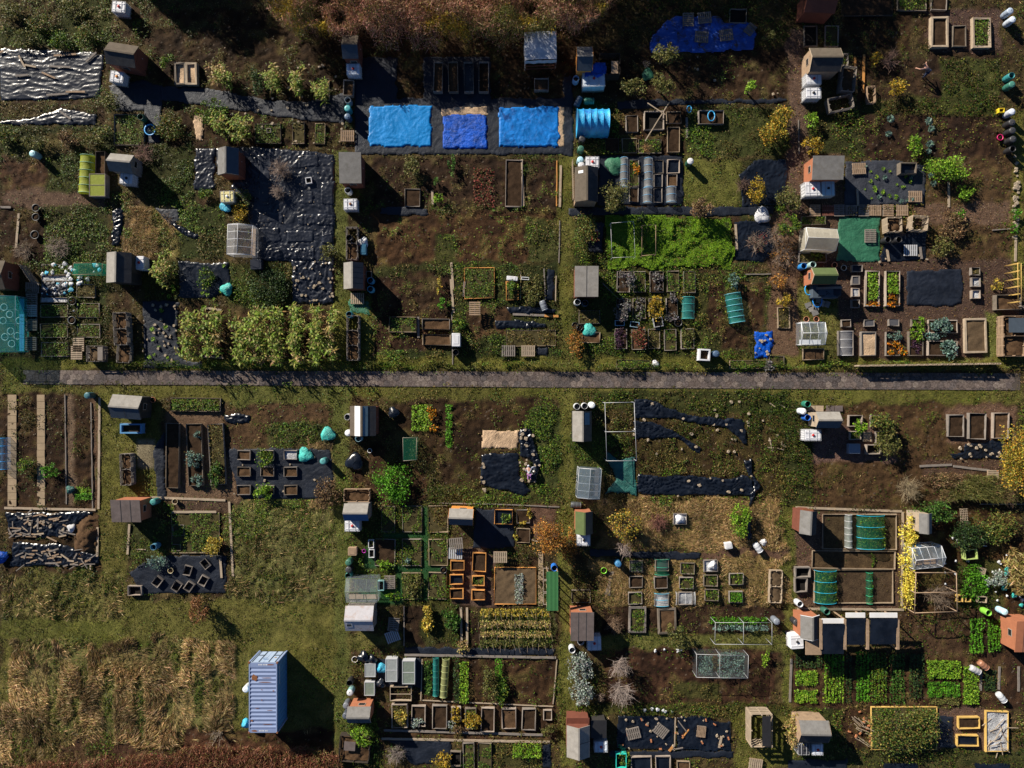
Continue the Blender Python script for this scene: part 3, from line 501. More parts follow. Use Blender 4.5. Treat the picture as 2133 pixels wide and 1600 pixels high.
for b, f, l in [((86, 551, 142, 573), 'w', 'weedy bed with white litter beside the wooden boardwalk'), ((86, 574, 142, 586), 'p', 'thin bed of blue plastic litter beside the boardwalk'), ((86, 588, 141, 617), 'p', 'bed crammed with dark and white pots beside the boardwalk'), ((84, 619, 141, 631), 'p', 'thin bed of blue trays'),
                ((84, 634, 141, 661), 'w', 'weedy bed opposite the upper end of the turquoise tunnel'), ((84, 674, 141, 703), 'w', 'weedy bed with a fallen cane opposite the turquoise tunnel'), ((86, 713, 143, 743), 'w', 'weedy bed nearest the paved path by the pallet boardwalk'),
                ((159, 592, 198, 620), 'w', 'net-edged weedy bed in the cluttered plot'), ((160, 632, 207, 662), 'w', 'yellowish weedy bed in the cluttered plot'), ((160, 675, 208, 703), 'w', 'green weedy bed beside the trailing green net')]: B(*b, 'g', .15, f, l)
# ================================================================== ground
STEP = 0.115
gx = np.arange(-47.5, 47.5, STEP); gy = np.arange(-36, 36, STEP)
KI = {k: i for i, k in enumerate('sSfgdcwltprm')}
X, Y = np.meshgrid(gx, gy); P = CX + X * PX; Q = CY - Y * PX
wob = (fbm(X, Y, 0.7, 1, 4) - 0.5) * 26; wob2 = (fbm(X, Y, 0.7, 2, 4) - 0.5) * 26
KIND = np.full(X.shape, KI['r'], np.int8)
def raster(poly, p, q):
    xs = [a for a, b in poly]; ys = [b for a, b in poly]
    m = np.zeros(p.shape, bool)
    bb = (p >= min(xs)) & (p <= max(xs)) & (q >= min(ys)) & (q <= max(ys))
    if bb.any(): m[bb] = inpoly(p[bb], q[bb], poly)
    return m
TINT = np.ones(X.shape + (3,), np.float32); DENS = np.ones(X.shape, np.float32)
for k, sh in ZONES:
    if k == 'r' and sh[0] == 0: continue
    a = 0.15 if k in 'pft' else 2.2 if k in 'dm' else 1.0
    m = raster(poly_of(sh), P + wob * a, Q + wob2 * a); KIND[m] = KI[k]; q = R.uniform(.72, 1.3) if k in 'sSwrc' else R.uniform(.92, 1.1); TINT[m] = (q * R.uniform(.94, 1.1), q * R.uniform(.94, 1.06), q * R.uniform(.8, 1.1)); DENS[m] = R.uniform(.45, 1.6) if k in 'sSwr' else 1
fld = (KIND == KI['d']) & (P < 600) & (fbm(X * 1.5, Y * .4, .5, 8, 3) < .41); KIND[fld] = KI['m']
# weedy islands creep into dug soil, bare soil shows in the rough
n_big = fbm(X, Y, 0.35, 5, 4); n_mid = fbm(X, Y, 1.3, 6, 4); n_fine = fbm(X, Y, 4.5, 7, 3)
sel = np.isin(KIND, [KI['s'], KI['S']]) & (n_mid > 0.63); KIND[sel] = KI['r']
sel = (KIND == KI['r']) & (n_mid < 0.36); KIND[sel] = KI['S']
FLAT = np.zeros(X.shape, np.float32); BLOCK = np.zeros(X.shape, bool)
for s in SH:
    for sh in s[5]: m = raster(poly_of(sh), P, Q); FLAT[m] = 1; BLOCK[m] = True
def path_top(p): return 772 + (p - 300) * 0.0030
def path_bot(p): return 802 + (p - 300) * 0.0060
PTH = (P > 55) & (P < 2118) & (Q > path_top(P) - 1) & (Q < path_bot(P) + 1); FLAT[PTH] = 1; BLOCK[PTH & (Q > path_top(P) + 17 * fbm(X, Y, 1.1, 91, 4) - 5) & (Q < path_bot(P) - 17 * fbm(X, Y, 1.1, 92, 4) + 5)] = True
BED = np.zeros(X.shape, bool)
for b in BD:
    if b[6] != '-': BED |= (P > b[0]) & (P < b[2]) & (Q > b[1]) & (Q < b[3])
FLAT[BED & (np.array([1.0])[0] > 0)] = np.maximum(FLAT[BED], 0.8)
def blur(a, n=1):
    for _ in range(n):
        a = (np.roll(a, 1, 0) + a + np.roll(a, -1, 0)) / 3; a = (np.roll(a, 1, 1) + a + np.roll(a, -1, 1)) / 3
    return a
FLAT = np.minimum(1, blur(FLAT, 1) * 1.6)
# the height of clods, tussocks and furrows
clod = fbm(X, Y, 2.9, 21, 3, 0.75) - 0.5; tuss = fbm(X, Y, 0.9, 22, 4) - 0.5; tiny = vnoise(X, Y, 6.5, 23) - 0.5
AMP = dict(s=(.30, .17), S=(.22, .15), f=(.05, .06), g=(.10, .08), d=(.30, .08), c=(.06, .06), w=(.22, .12), l=(.40, .12), t=(.01, .01), p=(.01, .0), r=(.28, .09), m=(.34, .12))
Z = np.zeros(X.shape, np.float32)
for k, (a, b) in AMP.items():
    m = KIND == KI[k]; Z[m] = a * clod[m] * (0.6 if k in 'gwd' else 1) + b * tiny[m] + 0.12 * tuss[m] * (a > .2)
m = KIND == KI['f']; Z[m] += 0.05 * np.sin(X[m] * 2 * np.pi / 0.34)
m = KIND == KI['p']; Z[m] += 0.03
row_s = raster(rect(1640, 1362, 2133, 1472), P, Q); Z[row_s] *= 0.5
Z = blur(Z, 1) * (1 - FLAT) - 0.02 * FLAT - 0.01
# colour of the ground itself (albedo)
C = np.zeros(X.shape + (3,), np.float32)
def mixa(c0, c1, f): f = np.clip(f, 0, 1)[..., None]; return np.array(c0, np.float32) * (1 - f) + np.array(c1, np.float32) * f
F1 = (n_big - .35) * 3.0; F2 = (n_mid - .35) * 3.2; F3 = (n_fine - .3) * 2.5; rnd = NR.random(X.shape).astype(np.float32)
pals = dict(s=((.020, .010, .005), (.066, .035, .017), F2 * .6 + F3 * .5), S=((.040, .023, .011), (.105, .064, .032), F2 * .5 + F3 * .5), f=((.05, .032, .02), (.105, .07, .042), F3),
            g=((.062, .068, .015), (.125, .125, .034), F2 * .6 + F3 * .3), d=((.10, .076, .03), (.22, .16, .075), F1 * .4 + F2 * .6), c=((.07, .042, .032), (.175, .115, .085), F3 * .5 + rnd * .6 - .1),
            w=((.028, .036, .008), (.062, .066, .018), F2 * .6 + F3 * .4), l=((.03, .045, .010), (.05, .075, .015), F2), t=((.018, .075, .022), (.03, .105, .035), F2), p=((.20, .155, .10), (.33, .265, .18), F2 * .7 + F3 * .4),
            m=((.062, .060, .018), (.125, .115, .042), F1 * .3 + F2 * .5 + F3 * .3), r=((.036, .028, .010), (.092, .068, .026), F1 * .3 + F2 * .5 + F3 * .3))
for k, (a, b, f) in pals.items():
    m = KIND == KI[k]; C[m] = mixa(a, b, f)[m]
red = raster([(0, 1500), (150, 1530), (400, 1540), (720, 1560), (720, 1600), (0, 1600)], P + wob * 2, Q + wob2 * 2)
C[red] = C[red] * 0.5 + np.array([.09, .04, .025]) * 0.5
C *= TINT * (1.0 + .45 * np.isin(KIND, [KI['g'], KI['m'], KI['d']])[..., None] + .15)
C = blur(C[..., 0], 1), blur(C[..., 1], 1), blur(C[..., 2], 1); C = np.stack(C, -1)
speck = rnd > 0.992; sm = speck & np.isin(KIND, [KI['s'], KI['S'], KI['r']]) & (FLAT < .3); C[sm] = np.array([.26, .21, .16]) * (0.6 + rnd[sm, None] * 0)
def g_at(x, y, a):
    i = np.clip(((np.asarray(x) - gx[0]) / STEP + .5).astype(int), 0, len(gx) - 1); j = np.clip(((np.asarray(y) - gy[0]) / STEP + .5).astype(int), 0, len(gy) - 1)
    return a[j, i]
def zat(x, y): return float(g_at(x, y, Z))
# one sheet, fine inside the plots and coarse out to the horizon
ext = [-900, -400, -200, -100, -65]
ax = np.concatenate([ext, gx, [-e for e in ext[::-1]]]); ay = np.concatenate([ext, gy, [-e for e in ext[::-1]]])
AX, AY = np.meshgrid(ax, ay); AZ = np.full(AX.shape, -0.02); AZ[5:-5, 5:-5] = Z
AC = np.zeros(AX.shape + (3,)); AC[:] = (.065, .062, .022); AC[5:-5, 5:-5] = C
nx, ny = len(ax), len(ay); idx = np.arange(nx * ny).reshape(ny, nx)
fc = np.stack([idx[:-1, :-1], idx[:-1, 1:], idx[1:, 1:], idx[1:, :-1]], -1).reshape(-1, 4)
g = link(np_mesh('ground', np.stack([AX, AY, AZ], -1), faces=fc, col=AC.reshape(-1, 3), smooth=True), 'ground', mat_vcol('earth', 0.95, 22.0, 0.8))
g['kind'] = 'structure'
# ------------------------------------------------------------------ hexagonal slab path
def hexpath():
    s = 12.95 / PX; vs = []; cs = []; fs = []
    r0 = s / math.sqrt(3); pitch = r0 * 1.5
    x0, _ = W(55, 0); x1, _ = W(2125, 0); i = 0; x = x0
    n = int((x1 - x0) / s)
    for i in range(n):
        for j in range(4):
            x = x0 + (i + (0.5 if j % 2 else 0)) * s
            p = CX + x * PX; yt = (CY - path_top(p)) / PX; yb = (CY - path_bot(p)) / PX
            y = yt - 0.12 - j * pitch
            pts = []
            for k in range(6):
                a = math.pi / 6 + k * math.pi / 3
                pts.append((x + math.cos(a) * r0 * .965, min(yt, max(yb, y + math.sin(a) * r0 * .965))))
            if max(q[1] for q in pts) - min(q[1] for q in pts) < 0.1: continue
            tz = R.uniform(0.03, 0.042); tx = R.uniform(-.012, .012); ty = R.uniform(-.012, .012)
            c = R.choice([(.15, .125, .12), (.19, .155, .14), (.125, .11, .108), (.165, .135, .125), (.14, .122, .12), (.225, .19, .17)]); q = R.uniform(.8, 1.15); c = tuple(v * q for v in c)
            b = len(vs)
            for px_, py_ in pts: vs.append((px_, py_, tz + tx * (px_ - x) + ty * (py_ - y))); cs.append(c)
            for px_, py_ in pts: vs.append((px_, py_, -0.03)); cs.append((.06, .05, .04))
            fs.append(tuple(b + k for k in range(6)))
            for k in range(6): fs.append((b + k, b + 6 + k, b + 6 + (k + 1) % 6, b + (k + 1) % 6))
    me = bpy.data.meshes.new('path'); me.from_pydata(vs, [], fs); me.update()
    a = me.color_attributes.new('col', 'FLOAT_COLOR', 'POINT'); a.data.foreach_set('color', np.concatenate([np.array(cs, np.float32), np.ones((len(cs), 1), np.float32)], 1).ravel())
    o = link(me, 'path', mat_vcol('slab', 0.9, 14.0, 0.35)); o['kind'] = 'structure'
    # gritty bed under the slabs, seen in the joints
    pts = [W(55, path_top(55)), W(2125, path_top(2125)), W(2125, path_bot(2125)), W(55, path_bot(55))]
    mb = MB(); mb.add([(x, y, 0.012) for x, y in pts[::-1]], [(0, 1, 2, 3)])
    o = mb.build('path_bedding', mat('grit', (.075, .06, .05), .95)); o['kind'] = 'structure'
hexpath()
def slab_strip(px0, px1, qy0, qy1):
    mb = MB(); x0, y1 = W(px0, qy0); x1, y0 = W(px1, qy1); n = int((y1 - y0) / .62)
    for i in range(n): a = y0 + (y1 - y0) * i / n; dx = R.uniform(-.015, .015); z = .05 + R.uniform(0, .015); mb.box(x0 + dx, a + .012, -.03, x1 + dx, a + (y1 - y0) / n - .012, z)
    o = mb.build('paving_path', mat('tan_slab', (.30, .225, .145), .9, .3, 1.6, 18, .3)); o['kind'] = 'structure'
for q in ((17, 35, 822, 1055), (78, 94, 822, 1053), (1121, 1131, 1150, 1262)): slab_strip(*q)
# ------------------------------------------------------------------ ground cover
LEAF = mat_leaf(); DRY = mat_leaf('straw', 0.2)
def scatter(n):
    x = NR.uniform(-46.6, 46.6, n).astype(np.float32); y = NR.uniform(-35.2, 35.2, n).astype(np.float32); return x, y
def stuff(name, parts, m):
    v = np.concatenate([a for a, b in parts]); c = np.concatenate([b for a, b in parts])
    o = link(np_mesh(name, v, 4, c), name, m); o['kind'] = 'stuff'; return o
def in_px(x, y, poly): return raster(poly_of(poly), CX + x * PX, CY - y * PX)
BLOCKALL = BLOCK | BED
GREENS = [(.055, .12, .008), (.09, .185, .012), (.15, .23, .02), (.06, .13, .025), (.20, .235, .03), (.03, .07, .012)]
DULL = [(.12, .12, .025), (.17, .14, .035), (.10, .07, .022), (.20, .15, .05), (.07, .085, .015), (.14, .085, .025)]
def weeds():
    dens = {k: 0 for k in KI}; dens.update(s=10, S=15, f=2, g=22, d=18, c=5, w=135, l=40, t=2, p=1.5, r=75, m=70)
    dv = np.array([dens[k] for k in 'sSfgdcwltprm'], np.float32); mx = 150.0
    x, y = scatter(int(93.2 * 70.4 * mx)); k = g_at(x, y, KIND); cl = fbm(x, y, 0.9, 41, 4)
    pr = dv[k] / mx * g_at(x, y, DENS) * np.clip((cl - .38) * 6.0, 0.04, 2.2)
    ok = (NR.random(len(x)) < pr) & ~g_at(x, y, BLOCKALL); x, y, k, cl = x[ok], y[ok], k[ok], cl[ok]; n = len(x)
    hb = fbm(x, y, 0.5, 43, 3); tall = np.where(np.isin(k, [KI['w'], KI['r'], KI['l']]), .34, .10) * np.clip((cl - .35) * 3.2, .15, 1.6)
    z = g_at(x, y, Z) + NR.random(n) * tall + .02
    size = NR.uniform(.08, .19, n)
    c = pal(n, GREENS); d = pal(n, DULL); f = (fbm(x, y, 0.28, 44, 3) + NR.normal(0, .10, n)) > np.where(k == KI['w'], .56, .47); c[f] = d[f]
    warm = in_px(x, y, (1640, 0, 2133, 1600)) & (NR.random(n) < .3); c[warm] = pal(int(warm.sum()), [(.15, .09, .03), (.19, .13, .035), (.11, .055, .025)])
    dk = fbm(x, y, .16, 47, 3); c *= np.clip(.75 + (dk - .5) * 1.6, .45, 1.2)[:, None]
    stuff('weeds', [kites(np.stack([x, y, z], 1), size, c, .55, .55)], LEAF)
weeds()
def grass():
    dv = {k: 0 for k in KI}; dv.update(g=150, w=25, d=60, r=18, s=0, S=1, t=60, m=95)
    dv = np.array([dv[k] for k in 'sSfgdcwltprm'], np.float32); mx = 150.0
    x, y = scatter(int(93.2 * 70.4 * mx)); k = g_at(x, y, KIND); cl = fbm(x, y, 1.6, 51, 4)
    ok = (NR.random(len(x)) < dv[k] / mx * np.clip((cl - .25) * 3, .1, 1.6)) & ~g_at(x, y, BLOCKALL); x, y, k, cl = x[ok], y[ok], k[ok], cl[ok]; n = len(x)
    d = NR.normal(size=(n, 3)); d[:, 2] = np.abs(d[:, 2]) * .8 + .25
    c = pal(n, [(.11, .14, .012), (.18, .205, .018), (.235, .215, .034), (.07, .10, .010)]); tan = (fbm(x, y, .4, 52, 3) + NR.normal(0, .12, n)) > .56; c[tan] = pal(int(tan.sum()), [(.19, .155, .058), (.15, .12, .045)])
    dk = fbm(x, y, .22, 53, 3); c *= np.clip(.85 + (dk - .5) * 1.8, .5, 1.25)[:, None]
    tf = k == KI['t']; c[tf] = pal(int(tf.sum()), [(.02, .10, .025), (.03, .12, .03)], .15)
    L = NR.uniform(.09, .20, n) * np.where(k == KI['g'], .8, 1.1) * np.where(tf, .4, 1)
    stuff('grass', [kites(np.stack([x, y, g_at(x, y, Z) + L * .35], 1), L, c, 0, .22, dirs=d)], LEAF)
grass()
def dry_grass():
    mx = 420.0; x, y = scatter(int(93.2 * 70.4 * mx)); k = g_at(x, y, KIND); ok = ((k == KI['d']) | ((k == KI['r']) & (NR.random(len(x)) < .035)) | ((k == KI['m']) & (NR.random(len(x)) < .10))) & ~g_at(x, y, BLOCKALL)
    x, y = x[ok], y[ok]; cl = fbm(x, y, .55, 61, 4); ok = NR.random(len(x)) < np.clip((cl - .3) * 3.2, .12, 1); x, y, cl = x[ok], y[ok], cl[ok]; n = len(x)
    a = (fbm(x, y, .22, 62, 3) - .5) * 9 - 1.3 + NR.normal(0, .45, n)               # the swirl the wind has laid it in
    d = np.stack([np.cos(a), np.sin(a), NR.uniform(-.15, .55, n)], 1)
    c = pal(n, [(.36, .24, .11), (.48, .33, .17), (.28, .17, .075), (.20, .13, .05), (.17, .15, .04)]); dk = fbm(x, y, .45, 63, 4); c *= np.clip(.95 + (dk - .5) * 2.2, .45, 1.5)[:, None]
    L = np.where(NR.random(n) < .3, NR.uniform(.35, .7, n), NR.uniform(.16, .38, n))
    small = ~in_px(x, y, (0, 1200, 720, 1600)); L[small] *= .6
    stuff('dry_grass', [kites(np.stack([x, y, g_at(x, y, Z) + .05 + NR.random(n) * .30 * np.clip(cl * 1.4 - .2, .1, 1)], 1), L, c, 0, .085, dirs=d)], DRY)
dry_grass()
def manure():
    x = NR.uniform(7, 21, 130000); y = NR.uniform(10, 16, 130000); ok = (g_at(x, y, KIND) == KI['l']) & ~g_at(x, y, BLOCKALL); x, y = x[ok], y[ok]; cl = fbm(x, y, 1.1, 71, 3); n = len(x)
    z = .05 + np.clip((cl - .34) * 2.0, 0, .9) * NR.random(n) ** .4 * .36
    c = pal(n, [(.11, .22, .010), (.15, .28, .014), (.075, .16, .008), (.21, .33, .02)], .2)
    stuff('green_manure', [kites(np.stack([x, y, z], 1), NR.uniform(.08, .19, n), c, .72, .6)], LEAF)
manure()
def litter():
    x, y = scatter(420000); k = g_at(x, y, KIND); pr = np.where(k == KI['c'], .42, 0) * np.where((x > 25), 1, .35)
    pr = np.maximum(pr, .9 * in_px(x, y, [(1890, 425), (2118, 420), (2118, 470), (2040, 480), (1890, 450)]) * .8)
    pr = np.maximum(pr, .5 * in_px(x, y, (1535, 520, 1665, 600))); pr = np.maximum(pr, .35 * in_px(x, y, (2060, 960, 2133, 1070)))
    ok = (NR.random(len(x)) < pr) & ~g_at(x, y, BLOCKALL); x, y = x[ok], y[ok]; n = len(x)
    c = pal(n, [(.19, .11, .05), (.25, .15, .075), (.13, .07, .04), (.30, .22, .14), (.10, .06, .04)])
    stuff('leaf_litter', [kites(np.stack([x, y, g_at(x, y, Z) + .015 + NR.random(n) * .03], 1), NR.uniform(.06, .13, n), c, .85, .6)], DRY)
litter()
# ================================================================== builders
M_ = dict(
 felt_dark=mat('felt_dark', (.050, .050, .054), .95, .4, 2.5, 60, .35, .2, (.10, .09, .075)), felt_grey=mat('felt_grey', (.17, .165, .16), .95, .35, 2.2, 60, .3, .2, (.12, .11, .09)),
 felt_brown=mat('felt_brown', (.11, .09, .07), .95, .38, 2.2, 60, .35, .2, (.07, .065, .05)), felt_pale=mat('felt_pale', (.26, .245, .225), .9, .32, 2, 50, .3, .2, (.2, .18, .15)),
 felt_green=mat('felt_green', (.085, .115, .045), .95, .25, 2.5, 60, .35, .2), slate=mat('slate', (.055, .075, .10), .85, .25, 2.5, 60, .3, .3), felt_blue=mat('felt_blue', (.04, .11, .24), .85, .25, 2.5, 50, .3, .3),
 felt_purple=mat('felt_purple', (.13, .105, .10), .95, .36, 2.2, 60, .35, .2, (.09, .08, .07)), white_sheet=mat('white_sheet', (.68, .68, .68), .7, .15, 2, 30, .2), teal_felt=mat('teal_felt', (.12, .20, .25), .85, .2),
 redbrown=mat('redbrown', (.15, .05, .032), .8, .3, 2, 30, .3, .3), terra=mat('terra', (.33, .125, .065), .8, .25, 2, 30, .3, .3), orange=mat('orange', (.60, .24, .05), .75, .25, 3, 30, .3, .3),
 timber=mat('timber', (.30, .21, .14), .85, .35, 3, 40, .4, .2, (.15, .11, .08)), greywood=mat('greywood', (.20, .175, .155), .9, .35, 3, 40, .4, .2, (.13, .115, .10)), darkwood=mat('darkwood', (.05, .04, .033), .85, .4, 3, 40, .4, .2),
 palewood=mat('palewood', (.35, .28, .205), .85, .3, 3, 40, .35, .2, (.26, .20, .15)), board_b=mat('board_b', (.24, .185, .13), .9, .4, 3, 40, .4, .2, (.11, .09, .06)), board_y=mat('board_y', (.50, .33, .10), .8, .3, 3, 40, .3, .2),
 board_o=mat('board_o', (.52, .24, .07), .8, .3, 3, 40, .3, .2, (.3, .15, .06)), board_w=mat('board_w', (.30, .25, .21), .85, .3, 3, 40, .3, .2, (.27, .22, .18)), metal=mat('metal', (.42, .43, .45), .45, .15, 5, 40, .1, .5),
 white=mat('white', (.62, .63, .66), .45, .12, 2.5, 20, .1, .5, (.45, .43, .40)), black=mat('black', (.02, .02, .022), .5, .3, 3, 30, .2, .4), rust=mat('rust', (.20, .085, .04), .9, .4, 4, 30, .4, .2),
 soil=mat('soil', (.040, .024, .014), .95, .65, 3, 18, 1.0, .1), compost=mat('compost', (.085, .05, .027), .95, .65, 3, 16, 1.0, .1), dry_soil=mat('dry_soil', (.105, .072, .042), .95, .35, 2.5, 14, 1.0, .1), weedsoil=mat('weedsoil', (.06, .05, .022), .95, .45, 3, 16, 1.0, .1),
 pit=mat('pit', (.016, .014, .013), .95, .4, 3, 15, .6, .1), stone=mat('stone', (.30, .245, .18), .9, .35, 3, 20, .4, .2), brick=mat('brick', (.42, .17, .08), .9, .3, 3, 25, .4, .2), water=mat('water', (.012, .016, .02), .06, .2, 2, 10, 0, .5),
 mesh_lid=mat('mesh_lid', (.075, .075, .085), .8, .2, 3, 60, .3, .3), rag=mat_sheet('rag', (.45, .46, .48), .4, 7, .9, .4), tub_blue=mat('tub_blue', (.05, .22, .55), .45, .15, 2, 20, .1, .5), cap_red=mat('cap_red', (.45, .03, .03), .5, .15),
)
SHEETM = dict(blk=mat_sheet('blk', (.007, .010, .017), .24, 6.0, .14, .35, spec=.5), mem=mat_sheet('mem', (.010, .014, .024), .50, 5.0, .35, .3, spec=.3), memg=mat_sheet('memg', (.034, .038, .050), .55, 4, .45, .25, spec=.3), patch=mat_sheet('patch', (.011, .014, .023), .25, 6, .14, .3, spec=.5), bluemud=mat_sheet('bluemud', (.006, .075, .42), .45, 5, .7, .3, col2=(.03, .02, .013)),
 cyan=mat_sheet('cyan', (.004, .19, .52), .42, 4.5, .3, .12, spec=.22), cyan2=mat_sheet('cyan2', (.004, .15, .50), .42, 4.5, .35, .25, col2=(.006, .06, .24), spec=.22), blue=mat_sheet('blue', (.001, .075, .46), .40, 5, .7, .3, col2=(.006, .04, .20), spec=.22),
 teal=mat_sheet('teal', (.012, .10, .088), .55, 5, .7, .3), green=mat_sheet('green', (.020, .12, .065), .55, 4, .5, .2), card=mat_sheet('card', (.48, .34, .22), .9, 7, .8, .35, spec=.1), turq=mat_sheet('turq', (.04, .40, .36), .45, 6, .9, .3))
BODY = {}
def plastic(c):
    k = 'plastic_' + '_'.join('%d' % int(v * 255) for v in c)
    return mat(k, c, .42, .18, 2.5, 25, .08, .5)
M_['board_g'] = mat('board_g', (.15, .125, .10), .9, .4, 3, 40, .4, .2, (.08, .07, .055))
# ------------------------------------------------------------------ sheets
def sheet(key, amp, wl, rise, label, shapes, cat='plastic sheet', name='ground_sheet', res=.09):
    polys = [poly_of(s) for s in shapes]
    xs = [p[0] for q in polys for p in q]; ys = [p[1] for q in polys for p in q]
    x0, y1 = W(min(xs), min(ys)); x1, y0 = W(max(xs), max(ys)); sd_ = R.randrange(9999)
    u = np.arange(x0 - .3, x1 + .3 + res, res); v = np.arange(y0 - .3, y1 + .3 + res, res); A, Bq = np.meshgrid(u, v)
    ph = (CX + A * PX) + (fbm(A, Bq, 1.4, sd_, 3) - .5) * 9; qh = (CY - Bq * PX) + (fbm(A, Bq, 1.4, sd_ + 5, 3) - .5) * 9
    m = np.zeros(A.shape, bool)
    for q in polys: m |= inpoly(ph, qh, q)
    wq = .7 if wl[0] > 1 else 2.2; ca = A + (fbm(A, Bq, .5, sd_ + 1, 2) - .5) * wq; cb = Bq + (fbm(A, Bq, .5, sd_ + 2, 2) - .5) * wq
    def ridged(a, b, s): return 1 - np.abs(2 * fbm(a, b, s, sd_ + 7, 3, .55) - 1)
    rg = ridged(ca / wl[0], cb / wl[1], 1.35)
    Zs = rise + amp * (rg ** (5.0 if key in ('blk', 'patch') else 3.0)) * (1.5 if key in ('blk', 'patch') else .9) + amp * .22 * (fbm(A, Bq, 3.2, sd_ + 9, 2) - .5)
    cell = m[:-1, :-1] & m[1:, :-1] & m[:-1, 1:] & m[1:, 1:]
    nx_ = len(u); idx_ = np.arange(A.size).reshape(A.shape)
    f = np.stack([idx_[:-1, :-1], idx_[:-1, 1:], idx_[1:, 1:], idx_[1:, :-1]], -1)[cell]
    if not len(f): print('EMPTY SHEET', label); return
    used, inv = np.unique(f, return_inverse=True); co = np.stack([A, Bq, Zs], -1).reshape(-1, 3)[used]
    edge = np.zeros(m.shape, bool)      # hems lie down on the ground
    cx_, cy_ = co[:, 0].mean(), co[:, 1].mean()
    cnt = np.bincount(inv.ravel(), minlength=len(used)); co[cnt < 4, 2] = np.minimum(co[cnt < 4, 2], rise * .45)
    co[:, 0] -= cx_; co[:, 1] -= cy_
    o = link(np_mesh(name, co, faces=inv.reshape(-1, 4), smooth=True), name, SHEETM[key]); at(o, cx_, cy_, 0)
    tag(o, label, cat); return o
for s in SH:
    cat = {'card': 'cardboard', 'blue': 'tarpaulin', 'cyan': 'tarpaulin', 'cyan2': 'tarpaulin', 'green': 'tarpaulin', 'teal': 'net', 'mem': 'membrane', 'memg': 'membrane', 'patch': 'membrane'}.get(s[0], 'plastic sheet')
    nm = {'cardboard': 'cardboard_sheet', 'tarpaulin': 'tarpaulin', 'net': 'garden_net', 'membrane': 'weed_membrane'}.get(cat, 'plastic_sheet')
    sheet(*s, cat=cat, name=nm)
# ------------------------------------------------------------------ raised beds
def lumpy(x0, y0, x1, y1, z, amp, seed, step=.14):
    nx_ = max(2, int((x1 - x0) / step)); ny_ = max(2, int((y1 - y0) / step))
    u = np.linspace(x0, x1, nx_ + 1); v = np.linspace(y0, y1, ny_ + 1); A, Bq = np.meshgrid(u, v)
    Zs = z + amp * (fbm(A + seed, Bq - seed, 2.6, 77, 3, .6) - .5) * 2
    i = np.arange(A.size).reshape(A.shape); f = np.stack([i[:-1, :-1], i[:-1, 1:], i[1:, 1:], i[1:, :-1]], -1).reshape(-1, 4)
    return np.stack([A, Bq, Zs], -1).reshape(-1, 3), f
BMAT = dict(g='greywood', b='board_b', o='board_o', w='board_w', k='darkwood', p='palewood', y='board_y')
EXTRA_WEEDS = []; CROPBED = []
def bed(x0, y0, x1, y1, bd, h, fill, label, rot=0, group=None):
    cx, cy = (x0 + x1) / 2, (y0 + y1) / 2; wx, wy = W(cx, cy, h)
    L = (x1 - x0) / PX * (HC - h) / HC; D = (y1 - y0) / PX * (HC - h) / HC
    t = thing('raised_bed' if h < .42 else 'planter_box', label, 'raised bed' if h < .42 else 'planter', wx, wy, 0, rot + R.uniform(-1.2, 1.2), group)
    th = {'p': .17, 'w': .065, 'y': .07, 'k': .045}.get(bd, .045)
    mb = MB().ring(-L / 2, -D / 2, L / 2, D / 2, th, -.02 if fill != '-' else -.02, h)
    for v in range(len(mb.v)):                                  # boards bow and settle
        x, y, z = mb.v[v]; mb.v[v] = (x + R.uniform(-.03, .03), y + R.uniform(-.03, .03), z + (R.uniform(-.035, .035) if z > 0 else 0))
    mb.build('timber_frame', M_[R.choice([BMAT[bd]] * 2 + (['greywood', 'board_g'] if bd in 'wgbp' else []))], t)
    if fill != '-':
        zf = {'n': .05, 'm': h - .05, 'k': h * .5, 'p': h * .6}.get(fill, h * .62)
        co, f = lumpy(-L / 2 + th - .01, -D / 2 + th - .01, L / 2 - th + .01, D / 2 - th + .01, zf, {'m': .015, 'k': .03, 'd': .03, 'p': .06}.get(fill, .07), R.random() * 50)
        mm, nm = {'s': ('soil', 'soil'), 'c': ('compost', 'compost'), 'w': ('weedsoil', 'soil'), 'k': ('liner', 'liner'), 'm': ('mesh_lid', 'mesh_cover'), 'n': ('pit', 'soil'), 'p': ('rag', 'plastic_lining'), 'd': ('card', 'cardboard'), 'l': ('soil', 'soil'), 'S': ('dry_soil', 'soil')}[fill]
        link(np_mesh(nm, co, faces=f, smooth=True), nm, SHEETM['blk'] if mm == 'liner' else SHEETM['card'] if mm == 'card' else M_[mm], t)
    if (x1 - x0) > 24 and (y1 - y0) > 45 and bd == 'g' and h > .5:
        MB().box(-L / 2 + th, -.03, .1, L / 2 - th, .03, h - .01).build('divider', M_['greywood'], t)
    if fill == 'w': EXTRA_WEEDS.append((wx, wy, L - 2 * th, D - 2 * th, t.rotation_euler[2], h * .62))
    return t
for b in BD: bed(*b)
def bed_weeds():
    parts = []
    for (x, y, L, D, a, z) in EXTRA_WEEDS:
        n = int(L * D * 150); u = NR.uniform(-L / 2, L / 2, n); v = NR.uniform(-D / 2, D / 2, n); cl = vnoise(u + x, v + y, 2.2, 81); k = cl > .35; u, v = u[k], v[k]; n = len(u)
        p = np.stack([x + u * math.cos(a) - v * math.sin(a), y + u * math.sin(a) + v * math.cos(a), z + NR.random(n) * .22], 1)
        c = pal(n, GREENS if R.random() < .72 else DULL); parts.append(kites(p, NR.uniform(.08, .17, n), c, .55, .55))
    stuff('bed_weeds', parts, LEAF)
bed_weeds()
